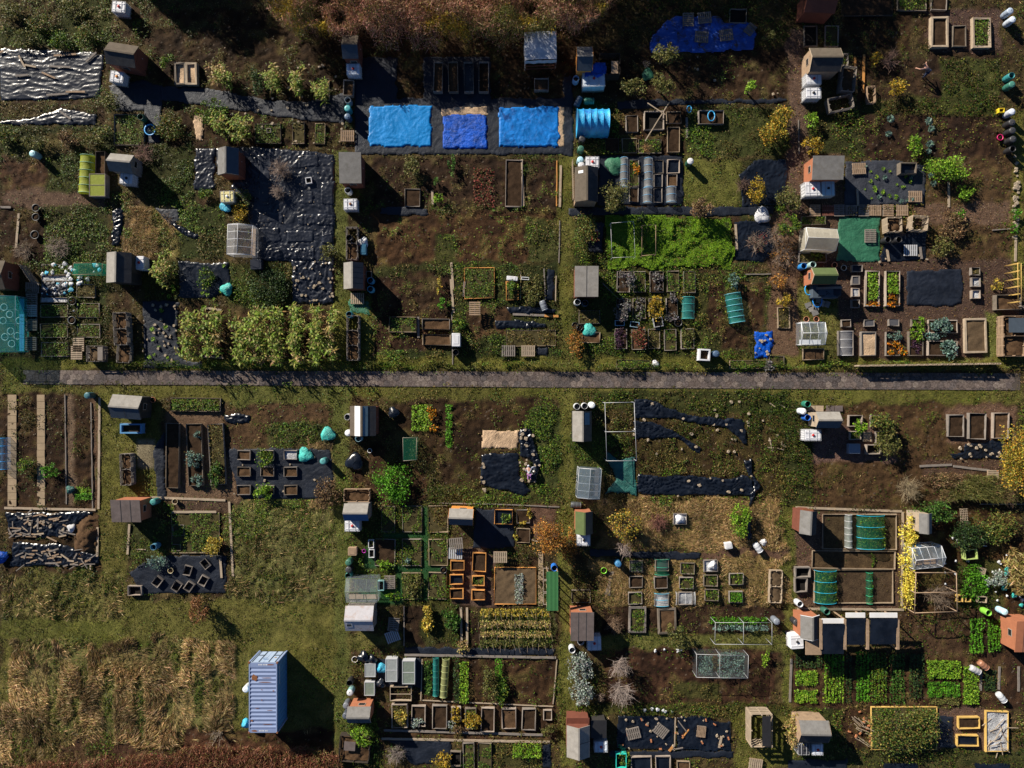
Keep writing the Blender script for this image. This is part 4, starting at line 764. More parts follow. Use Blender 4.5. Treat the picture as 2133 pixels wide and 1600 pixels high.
# ------------------------------------------------------------------ sheds
def shed(cx, cy, wpx, hpx, rot, style, ra, rb, wall, label, eave=1.85, rise=.5, door='E', trim=None, seams=0, window=None, name='garden_shed', cat='shed', stripes=None, wallpart='wall'):
    """style: x / y = ridge along that axis, p = single slope falling towards the door side; ra, rb = roof cover on the N/W and the S/E slope"""
    zr = eave + rise * .45; wx, wy = W(cx, cy, zr); k = (HC - eave) / HC / PX; L, D = wpx * k, hpx * k
    t = thing(name, label, cat, wx, wy, 0, rot); o = .09
    if style == 'y': L, D = D, L; ang = 90
    else: ang = 0
    rt = Matrix.Rotation(rad(ang), 4, 'Z')
    def put(mb, nm, m): ob = mb.build(nm, m, t); ob.data.transform(rt); return ob
    l, d = L / 2 - o, D / 2 - o
    wl = M_[wall]
    if style == 'p':
        z0, z1 = eave, eave + rise * .45
        mb = MB().hexa([(-l, -d, 0), (l, -d, 0), (l, d, 0), (-l, d, 0), (-l, -d, z0), (l, -d, z0), (l, d, z1), (-l, d, z1)]); put(mb, wallpart, wl)
        s = (z1 - z0) / (2 * d); e = d + o; zz = lambda y: z0 + (y + d) * s
        mb = MB().hexa([(-l - o, -e, zz(-e) + .005), (l + o, -e, zz(-e) + .005), (l + o, e, zz(e) + .005), (-l - o, e, zz(e) + .005), (-l - o, -e, zz(-e) + .07), (l + o, -e, zz(-e) + .07), (l + o, e, zz(e) + .07), (-l - o, e, zz(e) + .07)])
        put(mb, 'roof', M_[ra])
        top = lambda x, y: zz(y) + .072
    else:
        z0, z1 = eave, eave + rise
        mb = MB(); n = [(-d, 0), (d, 0), (d, z0), (0, z1), (-d, z0)]
        mb.add([(x, a, b) for x in (-l, l) for a, b in n], [(4, 3, 2, 1, 0), (5, 6, 7, 8, 9)] + [(i, (i + 1) % 5, 5 + (i + 1) % 5, 5 + i) for i in range(5)]); put(mb, wallpart, wl)
        s = rise / d; e = d + o; ze = z0 - s * o
        prof = [(-e, ze + .005), (0, z1 + .005), (e, ze + .005), (e, ze + .065), (0, z1 + .07), (-e, ze + .065)]; mb = MB(); X0, X1 = -l - o, l + o
        mb.add([(x, a, b) for x in (X0, X1) for a, b in prof], [(5, 4, 1, 0), (4, 3, 2, 1), (6, 7, 10, 11), (7, 8, 9, 10)]); mb.mi = [0, 1, 0, 1]
        mb.add([(x, a, b) for x in (X0, X1) for a, b in prof], [(4, 5, 11, 10), (0, 1, 7, 6), (5, 0, 6, 11)], 0); mb.add([(x, a, b) for x in (X0, X1) for a, b in prof], [(3, 4, 10, 9), (1, 2, 8, 7), (2, 3, 9, 8)], 1)
        # local +y is the N slope (ridge x) or, after turning, the W slope (ridge y)
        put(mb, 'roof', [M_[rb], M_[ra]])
        top = lambda x, y: z1 - abs(y) * s + .072
        MB_ = MB().box(X0, -.07, z1 + .055, X1, .07, z1 + .085); put(MB_, 'ridge_cap', M_[ra])
    for i in range(seams):                                      # lapped felt joints
        x = -L / 2 + (i + 1) * L / (seams + 1); e = D / 2 - .02
        if style == 'p': mb = MB().add([(x - .02, -e, top(x, -e)), (x + .03, -e, top(x, -e)), (x + .03, e, top(x, e)), (x - .02, e, top(x, e)), (x - .02, -e, top(x, -e) + .012), (x + .03, -e, top(x, -e) + .012), (x + .03, e, top(x, e) + .012), (x - .02, e, top(x, e) + .012)], [(4, 5, 6, 7), (0, 1, 5, 4), (3, 7, 6, 2)])
        else: mb = MB().add([(x - .02, -e, top(x, -e)), (x + .03, -e, top(x, -e)), (x + .03, -.07, top(x, .07)), (x - .02, -.07, top(x, .07)), (x - .02, -e, top(x, -e) + .012), (x + .03, -e, top(x, -e) + .012), (x + .03, -.07, top(x, .07) + .012), (x - .02, -.07, top(x, .07) + .012)], [(4, 5, 6, 7), (0, 1, 5, 4), (3, 7, 6, 2)])
        put(mb, 'felt_seam', M_['felt_dark'])
    if stripes:                                                  # coloured felt strips laid over one slope
        for (x0, x1, y0, y1, mk) in stripes:
            xa, xb = -L / 2 + x0 * L, -L / 2 + x1 * L; ya, yb = -D / 2 + y0 * D, -D / 2 + y1 * D
            v = [(xa, ya, top(xa, ya) + .004), (xb, ya, top(xb, ya) + .004), (xb, yb, top(xb, yb) + .004), (xa, yb, top(xa, yb) + .004)]; v += [(a, b, c + .012) for a, b, c in v]
            put(MB().hexa(v), 'felt_strip', M_[mk])
    if trim and style != 'p':
        for x in (X0 - .025, X1 + .003):
            mb = MB(); pr = [(-e, ze - .06), (0, z1 - .06), (e, ze - .06), (e, ze + .075), (0, z1 + .08), (-e, ze + .075)]
            mb.add([(xx, a, b) for xx in (x, x + .022) for a, b in pr], [(5, 4, 1, 0)[::-1], (4, 3, 2, 1)[::-1], (6, 7, 10, 11)[::-1], (7, 8, 9, 10)[::-1], (4, 5, 11, 10), (3, 4, 10, 9), (0, 1, 7, 6), (1, 2, 8, 7), (5, 0, 6, 11), (2, 3, 9, 8)]); put(mb, 'bargeboard', M_[trim])
    # a door and a window on the walls (local frame, before the roof was turned)
    a, b = (L, D) if ang == 0 else (D, L)
    hx, hy = a / 2 - o, b / 2 - o; dz = min(1.75, eave - .12)
    face = {'E': (1, 0), 'W': (-1, 0), 'N': (0, 1), 'S': (0, -1)}
    def onwall(side, off, w_, z0_, z1_, th=.03):
        fx, fy = face[side]
        if fx: xa = fx * hx; return MB().box(min(xa, xa + fx * th), off - w_ / 2, z0_, max(xa, xa + fx * th), off + w_ / 2, z1_)
        ya = fy * hy; return MB().box(off - w_ / 2, min(ya, ya + fy * th), z0_, off + w_ / 2, max(ya, ya + fy * th), z1_)
    dr = onwall(door, 0, .78, .05, dz).build('door', M_['darkwood' if wall == 'dark' else wall], t); onwall(door, .28, .05, .95, 1.05, .06).build('handle', M_['metal'], dr)
    if window:
        wd = onwall(window, .1, .62, 1.0, 1.45, .035).build('window', M_['board_w'], t); onwall(window, .1, .52, 1.05, 1.4, .045).build('pane', M_['water'], wd)
    return t
M_['dark'] = mat('darkwall', (.028, .026, .025), .85, .3, 3, 40, .3); M_['cream'] = mat('creamwall', (.48, .40, .30), .8, .25); M_['greyw'] = M_['greywood']
M_['corrug'] = mat('corrug', (.38, .37, .40), .5, .2, 2.5, 40, .1, .5, (.30, .17, .10))
# ------------------------------------------------------------------ tanks and barrels
def cham_box(x, y, z0, z1, c):
    p = lambda s, z: [(s * a, s2) for a, s2 in ()]
    def ringv(e, z): return [(-x + e + c, -y + e, z), (x - e - c, -y + e, z), (x - e, -y + e + c, z), (x - e, y - e - c, z), (x - e - c, y - e, z), (-x + e + c, y - e, z), (-x + e, y - e - c, z), (-x + e, -y + e + c, z)]
    rs = [ringv(c * .6, z0), ringv(0, z0 + c), ringv(0, z1 - c), ringv(c * .6, z1)]; mb = MB(); v = [q for r_ in rs for q in r_]; f = []
    for i in range(3):
        for k in range(8): f.append((i * 8 + k, i * 8 + (k + 1) % 8, i * 8 + 8 + (k + 1) % 8, i * 8 + 8 + k))
    f += [tuple(range(8))[::-1], tuple(range(24, 32))]; return mb.add(v, f)
_ibc = {}
def ibc(px, py, label, rot=0, col=(.66, .67, .71), cap='cap_red', cage=True, L=1.2, D=1.0, h=1.12, open_top=False, group=None):
    x, y = W(px, py, h); t = thing('water_tank', label, 'water tank', x, y, 0, rot, group); m = mat('tank_%d_%d' % (int(col[0] * 99), int(col[2] * 99)), col, .4, .10, 2, 18, .08, .5, tuple(c * .62 for c in col))
    if open_top:
        mb = MB().ring(-L / 2 + .03, -D / 2 + .03, L / 2 - .03, D / 2 - .03, .13, .14, h - .02); mb.build('tank', m, t)
        co, f = lumpy(-L / 2 + .15, -D / 2 + .15, L / 2 - .15, D / 2 - .15, h - .35, .06, 3); link(np_mesh('soil', co, faces=f), 'soil', M_['soil'], t)
    else:
        tk = cham_box(L / 2 - .03, D / 2 - .03, .14, h - .06, .07).build('tank', m, t)
        mb = MB()
        for yy in (-D * .26, D * .26): mb.box(-L / 2 + .1, yy - .045, h - .07, L / 2 - .1, yy + .045, h - .035)
        mb.box(-.045, -D * .26 + .045, h - .068, .045, D * .26 - .045, h - .037); mb.build('top_rib', m, tk)
        c = MB().lathe([(.12, h - .065), (.12, h), (.10, h + .03), (.02, h + .035)], 12, 0, (.02, .01)); c.build('filler_cap', M_[cap], tk)
    mb = MB().box(-L / 2, -D / 2, 0, L / 2, -D / 2 + .12, .12).box(-L / 2, D / 2 - .12, 0, L / 2, D / 2, .12).box(-L / 2, -.06, 0, L / 2, .06, .115).box(-L / 2 + .01, -D / 2 + .01, .115, L / 2 - .01, D / 2 - .01, .14); mb.build('pallet_base', M_['greywood'], t)
    if cage:
        mb = MB(); b = .012
        for z in (.3, .55, .8, h - .1): mb.ring(-L / 2, -D / 2, L / 2, D / 2, .022, z, z + .025)
        for i in range(6):
            u = -L / 2 + .05 + i * (L - .1) / 5
            for s in (-1, 1): mb.box(u - b, s * (D / 2 - .01) - b, .14, u + b, s * (D / 2 - .01) + b, h - .08)
        for i in range(5):
            v = -D / 2 + .1 + i * (D - .2) / 4
            for s in (-1, 1): mb.box(s * (L / 2 - .01) - b, v - b, .14, s * (L / 2 - .01) + b, v + b, h - .08)
        for xx in (-L * .22, L * .22): mb.box(xx - .02, -D / 2, h - .04, xx + .02, D / 2, h - .022)
        mb.build('cage_grille', M_['metal'], t)
    return t
def barrel(px, py, label, col=(.02, .10, .08), r=.29, h=.92, top='open', rot=None, name='water_butt', cat='water butt', group=None, lying=None, ztop=True):
    x, y = W(px, py, h if ztop and lying is None else r); m = plastic(col); t = thing(name, label, cat, x, y, 0, R.uniform(0, 360), group)
    prof = [(r * .86, 0), (r * .97, h * .12), (r, h * .3), (r * 1.03, h * .33), (r, h * .36), (r, h * .62), (r * 1.03, h * .65), (r, h * .68), (r * .98, h * .88), (r * .93, h)]
    if top == 'open':
        prof += [(r * .86, h), (r * .88, h * .9), (r * .9, h * .55)]; bd = MB().lathe(prof, 18, cap=True).build('body', m, t)
        MB().lathe([(r * .88, h * .6), (r * .3, h * .602), (.01, h * .602)], 18).build('water', M_['water'], t)
    else:
        MB().lathe(prof, 18).build('body', m, t); lm = M_['white'] if top == 'white' else plastic(tuple(min(1, c * 1.5 + .015) for c in col)) if top == 'lid' else M_['black']
        ld = MB().lathe([(r * .97, h - .02), (r * .99, h + .03), (r * .8, h + .06), (r * .3, h + .075), (.01, h + .078)], 18).build('lid', lm, t); MB().lathe([(.05, h + .07), (.045, h + .1), (.01, h + .105)], 8, 0, (r * .3, 0)).build('handle', lm, ld)
    if lying is not None:
        t.rotation_euler = (rad(90), 0, rad(lying)); d = Vector((math.sin(rad(lying)), -math.cos(rad(lying)), 0)); t.location = (x - d.x * h / 2, y - d.y * h / 2, r)
    return t
def pot(px, py, label, col=(.40, .16, .08), r=.2, h=.3, fill='soil', name='plant_pot', cat='plant pot', group=None):
    x, y = W(px, py, h); t = thing(name, label, cat, x, y, zat(x, y) if h < .2 else 0, 0, group)
    MB().lathe([(r * .7, 0), (r * .95, h * .8), (r * 1.08, h * .8), (r * 1.1, h), (r * .93, h), (r * .9, h * .7)], 16).build('body', plastic(col), t)
    MB().lathe([(r * .91, h * .78), (r * .3, h * .8), (.01, h * .8)], 14).build('soil' if fill == 'soil' else 'water', M_[fill], t); return t
# ------------------------------------------------------------------ timber
def pallet_mb(L, D, n=7, h=.13, t=.02):
    deck = MB(); w_ = L / n * .66
    for i in range(n):
        x = -L / 2 + i * (L - w_) / (n - 1); deck.box(x, -D / 2, h - t, x + w_, D / 2, h)
    bear = MB()
    for s in (-1, 0, 1): bear.box(-L / 2 + .01, s * (D / 2 - .06) - .045, 0, L / 2 - .01, s * (D / 2 - .06) + .045, h - t - .002)
    return deck, bear
def pallet(px, py, label, rot=0, L=1.2, D=1.0, m='greywood', n=7, z=0.06, group=None, name='pallet'):
    x, y = W(px, py, z); t = thing(name, label, 'pallet', x, y, z, rot, group); d, b = pallet_mb(L, D, n); d.build('deck_slats', M_[m], t); b.build('bearer_frame', M_['greywood' if m != 'palewood' else 'timber'], t); return t  # deck: the pallet's spaced slats, all in one mesh
def plank(x0, y0, x1, y1, label, w_=.18, th=.05, m='palewood', z=None, cat='plank', name='plank', group=None):
    a = W(x0, y0); b = W(x1, y1); L = math.hypot(b[0] - a[0], b[1] - a[1]); mx, my = (a[0] + b[0]) / 2, (a[1] + b[1]) / 2
    zz = z if z is not None else max(zat(mx, my), zat(*a), zat(*b), .0) + .02 + .09 * float(g_at(mx, my, FLAT) > .4)
    n = max(2, int(L / .6)); mb = MB(); vs = []
    for i in range(n + 1):
        u = -L / 2 + L * i / n; s = R.uniform(-.012, .012); vs += [(u, -w_ / 2 + s, 0), (u, w_ / 2 + s, 0), (u, w_ / 2 + s, th), (u, -w_ / 2 + s, th)]
    f = [(3, 2, 1, 0), (4 * n, 4 * n + 1, 4 * n + 2, 4 * n + 3)]
    for i in range(n):
        for k in range(4): f.append((4 * i + k, 4 * i + (k + 1) % 4, 4 * i + 4 + (k + 1) % 4, 4 * i + 4 + k))
    o = mb.add(vs, f).build(name, M_[m]); at(o, mx, my, zz, math.degrees(math.atan2(b[1] - a[1], b[0] - a[0]))); tag(o, label, cat, group); return o
def compost_bay(px, py, L, D, h, label, rot=0, bays=1, wood='greywood', heap='compost', open_side=None, lid=None, filled=None):
    """upright pallets tied into a bin: slatted panels round each bay, and the heap inside"""
    x, y = W(px, py, h * .8); t = thing('compost_bay', label, 'compost bin', x, y, 0, rot)
    def panel(xa, ya, xb, yb):
        n = 5; mb = MB(); L_ = math.hypot(xb - xa, yb - ya); a = math.atan2(yb - ya, xb - xa)
        for i in range(n): z = i * h / n + .02; mb.box(0, -.012, z, L_, .012, z + h / n * .62)
        for u in (.02, L_ / 2 - .04, L_ - .1): mb.box(u, .013, 0, u + .08, .09, h)
        o = mb.build('slat_panel', M_[wood], t); o.location = (xa, ya, 0); o.rotation_euler = (0, 0, a)
    b = D / bays
    for i in range(bays):
        y0 = -D / 2 + i * b; panel(-L / 2, y0, L / 2, y0)
        if open_side != 'E': panel(L / 2, y0 + .1, L / 2, y0 + b - .02)
        panel(-L / 2, y0 + b - .02, -L / 2, y0 + .1)
        if heap and (filled is None or filled[i]):
            co, f = lumpy(-L / 2 + .08, y0 + .1, L / 2 - .08, y0 + b - .05, h * .45, .12, i * 3 + px); co[:, 2] += .15 * np.cos(co[:, 0] / L * 2.6); link(np_mesh('compost_heap', co, faces=f, smooth=True), 'compost_heap', M_[heap], t)
    panel(L / 2, D / 2, -L / 2, D / 2)
    if lid: MB().box(lid[0], lid[1], h + .01, lid[2], lid[3], h + .04).build('cover_board', M_[lid[4]], t)
    return t
def pole_frame(pts_px, h, label, r=.017, m='metal', mids=(), cat='cage frame', name='netting_frame', net=None, z0=0):
    """tube cage: a rectangle of rails on uprights (corner pixels are of the top rails)"""
    c = [W(a, b, h) for a, b in pts_px]; cx = sum(p[0] for p in c) / len(c); cy = sum(p[1] for p in c) / len(c); t = thing(name, label, cat, cx, cy); c = [(p[0] - cx, p[1] - cy) for p in c]; n = len(c)
    mb = MB()
    for i in range(n): mb.tube([(*c[i], h), (*c[(i + 1) % n], h)], r, 5)
    for i, j, u in mids:                                          # cross rails between two sides
        a = [c[i][k] * (1 - u) + c[(i + 1) % n][k] * u for k in (0, 1)]; b = [c[(j + 1) % n][k] * (1 - u) + c[j][k] * u for k in (0, 1)]; mb.tube([(*a, h), (*b, h)], r, 5)
        for q in (a, b): MB().tube([(*q, z0), (*q, h)], r, 5).build('upright_pole', M_[m], t)
    mb.build('top_frame', M_[m], t)
    for p in c: MB().tube([(*p, z0), (*p, h)], r, 5).build('upright_pole', M_[m], t)
    if net:
        mb = MB(); mb.add([(*p, h) for p in c], [tuple(range(n))[::-1]])
        for i in range(n): mb.add([(*c[i], 0.02), (*c[(i + 1) % n], .02), (*c[(i + 1) % n], h), (*c[i], h)], [(0, 1, 2, 3)])
        mb.build('net', net, t)
    return t
def tunnel(x0, y0, x1, y1, h, axis, cover, hoopm, hoops, label, name='tunnel_cloche', cat='cloche', rot=0, ends=True, rh=.018, jit=.0):
    zc = h * .6; cx, cy = (x0 + x1) / 2, (y0 + y1) / 2; wx, wy = W(cx, cy, zc); k = (HC - zc) / HC / PX; L, D = (x1 - x0) * k, (y1 - y0) * k
    t = thing(name, label, cat, wx, wy, 0, rot)
    if axis == 'y': L, D = D, L
    a0 = 90 if axis == 'y' else 0; rt = Matrix.Rotation(rad(a0), 4, 'Z'); n = 14; ns = max(8, int(L / .18)); v = []; f = []
    for i in range(ns + 1):
        u = -L / 2 + L * i / ns; sag = 1 - .05 * abs(math.sin(math.pi * i * (hoops - 1) / ns)) - jit * R.random()
        for k in range(n + 1):
            a = math.pi * k / n; s = 1 + jit * R.uniform(-1, 1); v.append((u, -math.cos(a) * D / 2 * sag * s, math.sin(a) ** .8 * h * sag * s + .01))
    for i in range(ns):
        for k in range(n): f.append((i * (n + 1) + k, i * (n + 1) + k + 1, (i + 1) * (n + 1) + k + 1, (i + 1) * (n + 1) + k))
    if ends: f += [tuple(range(n + 1)), tuple(range(ns * (n + 1), (ns + 1) * (n + 1)))[::-1]]
    mb = MB().add(v, f, 0, True); o = mb.build('cover', cover, t); o.data.transform(rt)
    for i in range(hoops):
        u = -L / 2 + .02 + (L - .04) * i / (hoops - 1); pts = [(u, -math.cos(math.pi * k / 10) * D / 2 * 1.01, math.sin(math.pi * k / 10) ** .8 * h * 1.015 + .01) for k in range(11)]
        o = MB().tube(pts, rh, 5).build('hoop', hoopm, t); o.data.transform(rt)
    return t
def glasshouse(cx, cy, wpx, hpx, rot, axis, label, frame='white', glass=None, eave=1.5, rise=.5, bars=(3, 2), solid_base=None, name='greenhouse', floor=None):
    zr = eave + rise * .5; wx, wy = W(cx, cy, zr); k = (HC - zr) / HC / PX; L, D = wpx * k, hpx * k; t = thing(name, label, 'greenhouse', wx, wy, 0, rot)
    if axis == 'y': L, D = D, L
    rt = Matrix.Rotation(rad(90 if axis == 'y' else 0), 4, 'Z'); l, d = L / 2, D / 2; z0, z1 = eave, eave + rise; fr = MB(); b = .025
    glass = glass or mat_clear('glass', (.75, .85, .95), .22, .06)
    for x in (-l, l):
        for y in (-d, d): fr.tube([(x, y, 0), (x, y, z0)], b, 4)
        fr.tube([(x, -d, z0), (x, 0, z1), (x, d, z0)], b, 4); fr.tube([(x, -d, z0), (x, d, z0)], b, 4)
    for y, z in ((-d, z0), (d, z0), (0, z1), (-d, .03), (d, .03)): fr.tube([(-l, y, z), (l, y, z)], b, 4)
    for i in range(1, bars[0] + 1):
        x = -l + 2 * l * i / (bars[0] + 1); fr.tube([(x, -d, 0), (x, -d, z0), (x, 0, z1), (x, d, z0), (x, d, 0)], b * .8, 4)
    o = fr.build('frame', M_[frame], t); o.data.transform(rt)
    def pn(v, nm):
        o = MB().add(v, [(0, 1, 2, 3)] if len(v) == 4 else [tuple(range(len(v)))]).build(nm, glass, t); o.data.transform(rt)
    pn([(-l, -d, z0 + .02), (l, -d, z0 + .02), (l, 0, z1 + .02), (-l, 0, z1 + .02)], 'roof_glazing'); pn([(-l, 0, z1 + .02), (l, 0, z1 + .02), (l, d, z0 + .02), (-l, d, z0 + .02)], 'roof_glazing')
    for y in (-d, d): pn([(-l, y, .05), (l, y, .05), (l, y, z0), (-l, y, z0)], 'side_glazing')
    for x in (-l, l): pn([(x, -d, .05), (x, d, .05), (x, d, z0), (x, 0, z1), (x, -d, z0)], 'end_glazing')
    for y in (-d + .25, ):                                         # staging with pots inside
        o = MB().box(-l + .1, y - .2, .55, l - .1, y + .2, .6).build('staging_bench', M_[floor or 'timber'], t); o.data.transform(rt)
    return t
# ------------------------------------------------------------------ plants
PALS = dict(green=GREENS, lime=[(.14, .29, .015), (.21, .38, .025), (.09, .19, .015), (.27, .40, .04)], bright=[(.08, .24, .012), (.12, .33, .02), (.05, .15, .012)], olive=[(.11, .12, .03), (.15, .15, .04), (.08, .09, .025), (.18, .16, .05)],
 yellow=[(.42, .30, .03), (.50, .38, .06), (.28, .22, .03), (.55, .42, .10), (.16, .16, .03)], gold=[(.40, .26, .02), (.48, .33, .03), (.30, .20, .03), (.2, .18, .03)], pale_yellow=[(.78, .64, .10), (.85, .72, .14), (.66, .52, .06), (.55, .46, .06)], copper=[(.38, .16, .03), (.45, .22, .04), (.25, .11, .03), (.18, .12, .04)], orange=[(.62, .22, .01), (.70, .28, .015), (.5, .16, .01), (.08, .12, .02)],
 grey=[(.17, .155, .145), (.24, .22, .21), (.11, .10, .095), (.19, .18, .19)], kale=[(.10, .18, .14), (.16, .26, .22), (.07, .13, .10), (.22, .32, .28)], dark=[(.025, .055, .018), (.035, .07, .02), (.02, .04, .015), (.06, .10, .02)], glossy=[(.04, .11, .015), (.10, .19, .03), (.03, .07, .012)],
 maize=[(.17, .25, .03), (.24, .32, .045), (.34, .38, .09), (.11, .17, .02), (.30, .27, .07), (.12, .19, .025)], drymaize=[(.38, .28, .11), (.46, .34, .15), (.30, .20, .07), (.27, .28, .06)], brown=[(.16, .10, .05), (.22, .14, .07), (.11, .07, .035), (.27, .18, .09)], rust=[(.22, .10, .04), (.30, .15, .06), (.16, .08, .035)], red=[(.25, .05, .04), (.16, .05, .035), (.2, .09, .04), (.06, .08, .02)],
 purple=[(.07, .035, .06), (.11, .05, .09), (.05, .03, .045)], silver=[(.28, .33, .29), (.38, .42, .38), (.18, .22, .18)], autumn=[(.42, .29, .03), (.30, .26, .03), (.16, .18, .03), (.45, .22, .03), (.12, .14, .03), (.5, .36, .06)], mixed=[(.09, .14, .025), (.15, .17, .035), (.22, .18, .04), (.05, .09, .02), (.18, .12, .04), (.08, .13, .02)])
def clump_pts(n, rx, ry, h, k=14, hollow=.5):
    """leaf positions in lobes spread over a dome, with gaps between the lobes"""
    a = NR.uniform(0, 2 * np.pi, k); rr = np.sqrt(NR.uniform(0.02, 1, k)) * .78; zc = h * (.32 + .55 * np.sqrt(np.clip(1 - rr ** 2, 0, 1)) * NR.uniform(.6, 1.05, k))
    c = np.stack([np.cos(a) * rr * rx, np.sin(a) * rr * ry, zc], 1); i = NR.integers(0, k, n); d = NR.normal(size=(n, 3)); d /= np.linalg.norm(d, axis=1, keepdims=True)
    q = NR.uniform(hollow, 1.05, n)[:, None]; s = NR.uniform(.16, .48, k)[i][:, None] * np.where(NR.random(n) < .08, 1.5, 1)[:, None]
    p = c[i] + d * q * s * np.array([rx, ry, h * .75]); p[:, 2] = np.clip(p[:, 2], .03, None); return p, i
def twigs(mb, base, h, rx, n, r0=.02, lean=(0, 0), sub=3, spread=1.0, z0=0.0):
    for _ in range(n):
        a = R.uniform(0, 2 * math.pi); q = math.sqrt(R.random()) * spread; tip = Vector((base[0] + math.cos(a) * rx * q + lean[0], base[1] + math.sin(a) * rx * q + lean[1], z0 + h * R.uniform(.55, 1) * (1 - .35 * q * q)))
        b = Vector((base[0] + R.uniform(-.05, .05), base[1] + R.uniform(-.05, .05), z0)); m1 = b.lerp(tip, .5) + Vector((R.uniform(-.08, .08), R.uniform(-.08, .08), .12 * h)) * min(1, rx); mb.tube([b, m1, tip], [r0, r0 * .7, r0 * .25], 3, cap=False)
        for _s in range(sub):
            st = b.lerp(tip, R.uniform(.45, .85)) + Vector((0, 0, .06 * h)); e = st + Vector((R.gauss(0, .22) * rx, R.gauss(0, .22) * rx, R.uniform(.05, .3) * h)); mb.tube([st, e], [r0 * .5, r0 * .2], 3, cap=False)
def bush(px, py, rpx, h, palette, label, cat='shrub', name='shrub', n=None, ry=None, size=(.11, .21), k=None, stem=True, up=.35, zmid=.5, group=None, bark=(.10, .075, .05), trunk_h=0.0, ratio=.55, twig=0, base=None):
    zm = (trunk_h + h * zmid); x, y = W(px, py, zm) if base is None else W(*base); rx = 1.2 * rpx / PX; ryy = 1.2 * (ry or rpx) / PX; area = rx * ryy
    n = n or int(min(7000, max(110, 430 * area * (1 + h * .55)))); k = k or int(max(5, min(46, 9 + area * 9))); p, i = clump_pts(n, rx, ryy, h, k); p[:, 2] += trunk_h
    c = pal(n, PALS[palette], .22); tint = NR.normal(1, .16, k)[i]; c *= np.clip(tint, .6, 1.5)[:, None]
    t = thing(name, label, cat, x, y, zat(x, y), 0, group)
    v, cc = kites(p, NR.uniform(*size, n), c, up, ratio); link(np_mesh('crown', v, 4, cc), 'crown', LEAF, t)
    if stem:
        mb = MB()
        if trunk_h > .3: mb.tube([(0, 0, 0), (.04, .02, trunk_h * .6), (.02, -.03, trunk_h + h * .45)], [.09 + .02 * h, .07, .03], 6)
        twigs(mb, (0, 0), trunk_h + h * .8, rx * .8, max(5, int(5 + area * 5)) + twig, .018 + .006 * h, sub=2, z0=trunk_h * .4); mb.build('trunk' if trunk_h > .3 else 'stem', mat('bark_%d' % int(bark[0] * 999), bark, .9, .35, 4, 30, .4), t)
    return t
def bare(px, py, rpx, h, label, col=(.24, .18, .14), n=40, cat='bare shrub', name='bare_shrub', leaves=None, nl=0, group=None, zmid=.4, sub=5, r0=.022, lean=(0, 0)):
    x, y = W(px, py, h * zmid); t = thing(name, label, cat, x, y, zat(x, y), 0, group); mb = MB(); twigs(mb, (0, 0), h, rpx / PX, n, r0, lean, sub); mb.build('twig_crown', mat('twig_%d_%d' % (int(col[0] * 999), int(col[2] * 999)), col, .9, .35, 6, 30, .2), t)
    MB().tube([(0, 0, -.05), (.01, .01, h * .22)], [.05, .035], 6).build('stem', mat('bark_100', (.10, .075, .05), .9, .35, 4, 30, .4), t)
    if leaves:
        p, i = clump_pts(nl, rpx / PX, rpx / PX, h, 12, .6); v, cc = kites(p, NR.uniform(.07, .15, nl), pal(nl, PALS[leaves]), .3, .5); link(np_mesh('leaf_foliage', v, 4, cc), 'leaf_foliage', LEAF, t)
    return t
def maize_mesh(seed, dry=False):
    vs, cs = [], []; h = R.uniform(1.45, 1.9)
    for j in range(13):
        a = j * 2.4 + R.uniform(-.5, .5); z = .3 + (h - .35) * j / 12; L = R.uniform(.45, .85) * (1 - .25 * j / 12); c = pal(1, PALS['drymaize' if dry or j < 2 else 'maize'], .2)[0]; prev = None; n = 4; w0 = R.uniform(.05, .075)
        s = (-math.sin(a), math.cos(a)); pts = []
        for i in range(n + 1):
            u = i / n; r = L * u * (1 - .15 * u); zz = z + .38 * L * math.sin(u * 2.3) - .25 * L * u * u; w_ = w0 * (1 - u) ** .6 * (.5 + min(1, u * 4) * .5) + .004; pts.append(((math.cos(a) * r + s[0] * w_, math.sin(a) * r + s[1] * w_, zz), (math.cos(a) * r - s[0] * w_, math.sin(a) * r - s[1] * w_, zz)))
        for i in range(n): vs += [pts[i][0], pts[i + 1][0], pts[i + 1][1], pts[i][1]]; cs += [c * R.uniform(.85, 1.15)] * 4
    for k in range(6):                                             # tassel and stalk
        a = k * 1.05; b = (math.cos(a) * .12, math.sin(a) * .12, h + .22); vs += [(0, 0, h - .05), (.015, 0, h - .05), (b[0] + .012, b[1], b[2]), b]; cs += [np.array((.36, .28, .14))] * 4
    for q in range(4):
        a, b = q * math.pi / 2, (q + 1) * math.pi / 2; r = .016; vs += [(math.cos(a) * r, math.sin(a) * r, 0), (math.cos(b) * r, math.sin(b) * r, 0), (math.cos(b) * r * .6, math.sin(b) * r * .6, h), (math.cos(a) * r * .6, math.sin(a) * r * .6, h)]; cs += [np.array((.24, .24, .08))] * 4
    me = np_mesh('maize_plant', vs, 4, np.array(cs)); me.materials.append(LEAF); return me
MAIZE = [maize_mesh(i) for i in range(7)]; MAIZED = [maize_mesh(i, True) for i in range(4)]
def maize(px, py, label, group, dry=False, s=1.0):
    x, y = W(px, py, 1.25 * s); o = bpy.data.objects.new('maize_plant', R.choice(MAIZED if dry else MAIZE)); COL.objects.link(o); at(o, x, y, 0, R.uniform(0, 360)); q = s * R.uniform(.72, 1.18); o.scale = (q, q, q * R.uniform(.9, 1.1)); o.rotation_euler[0] = R.uniform(-.14, .14); tag(o, label, 'maize', group)
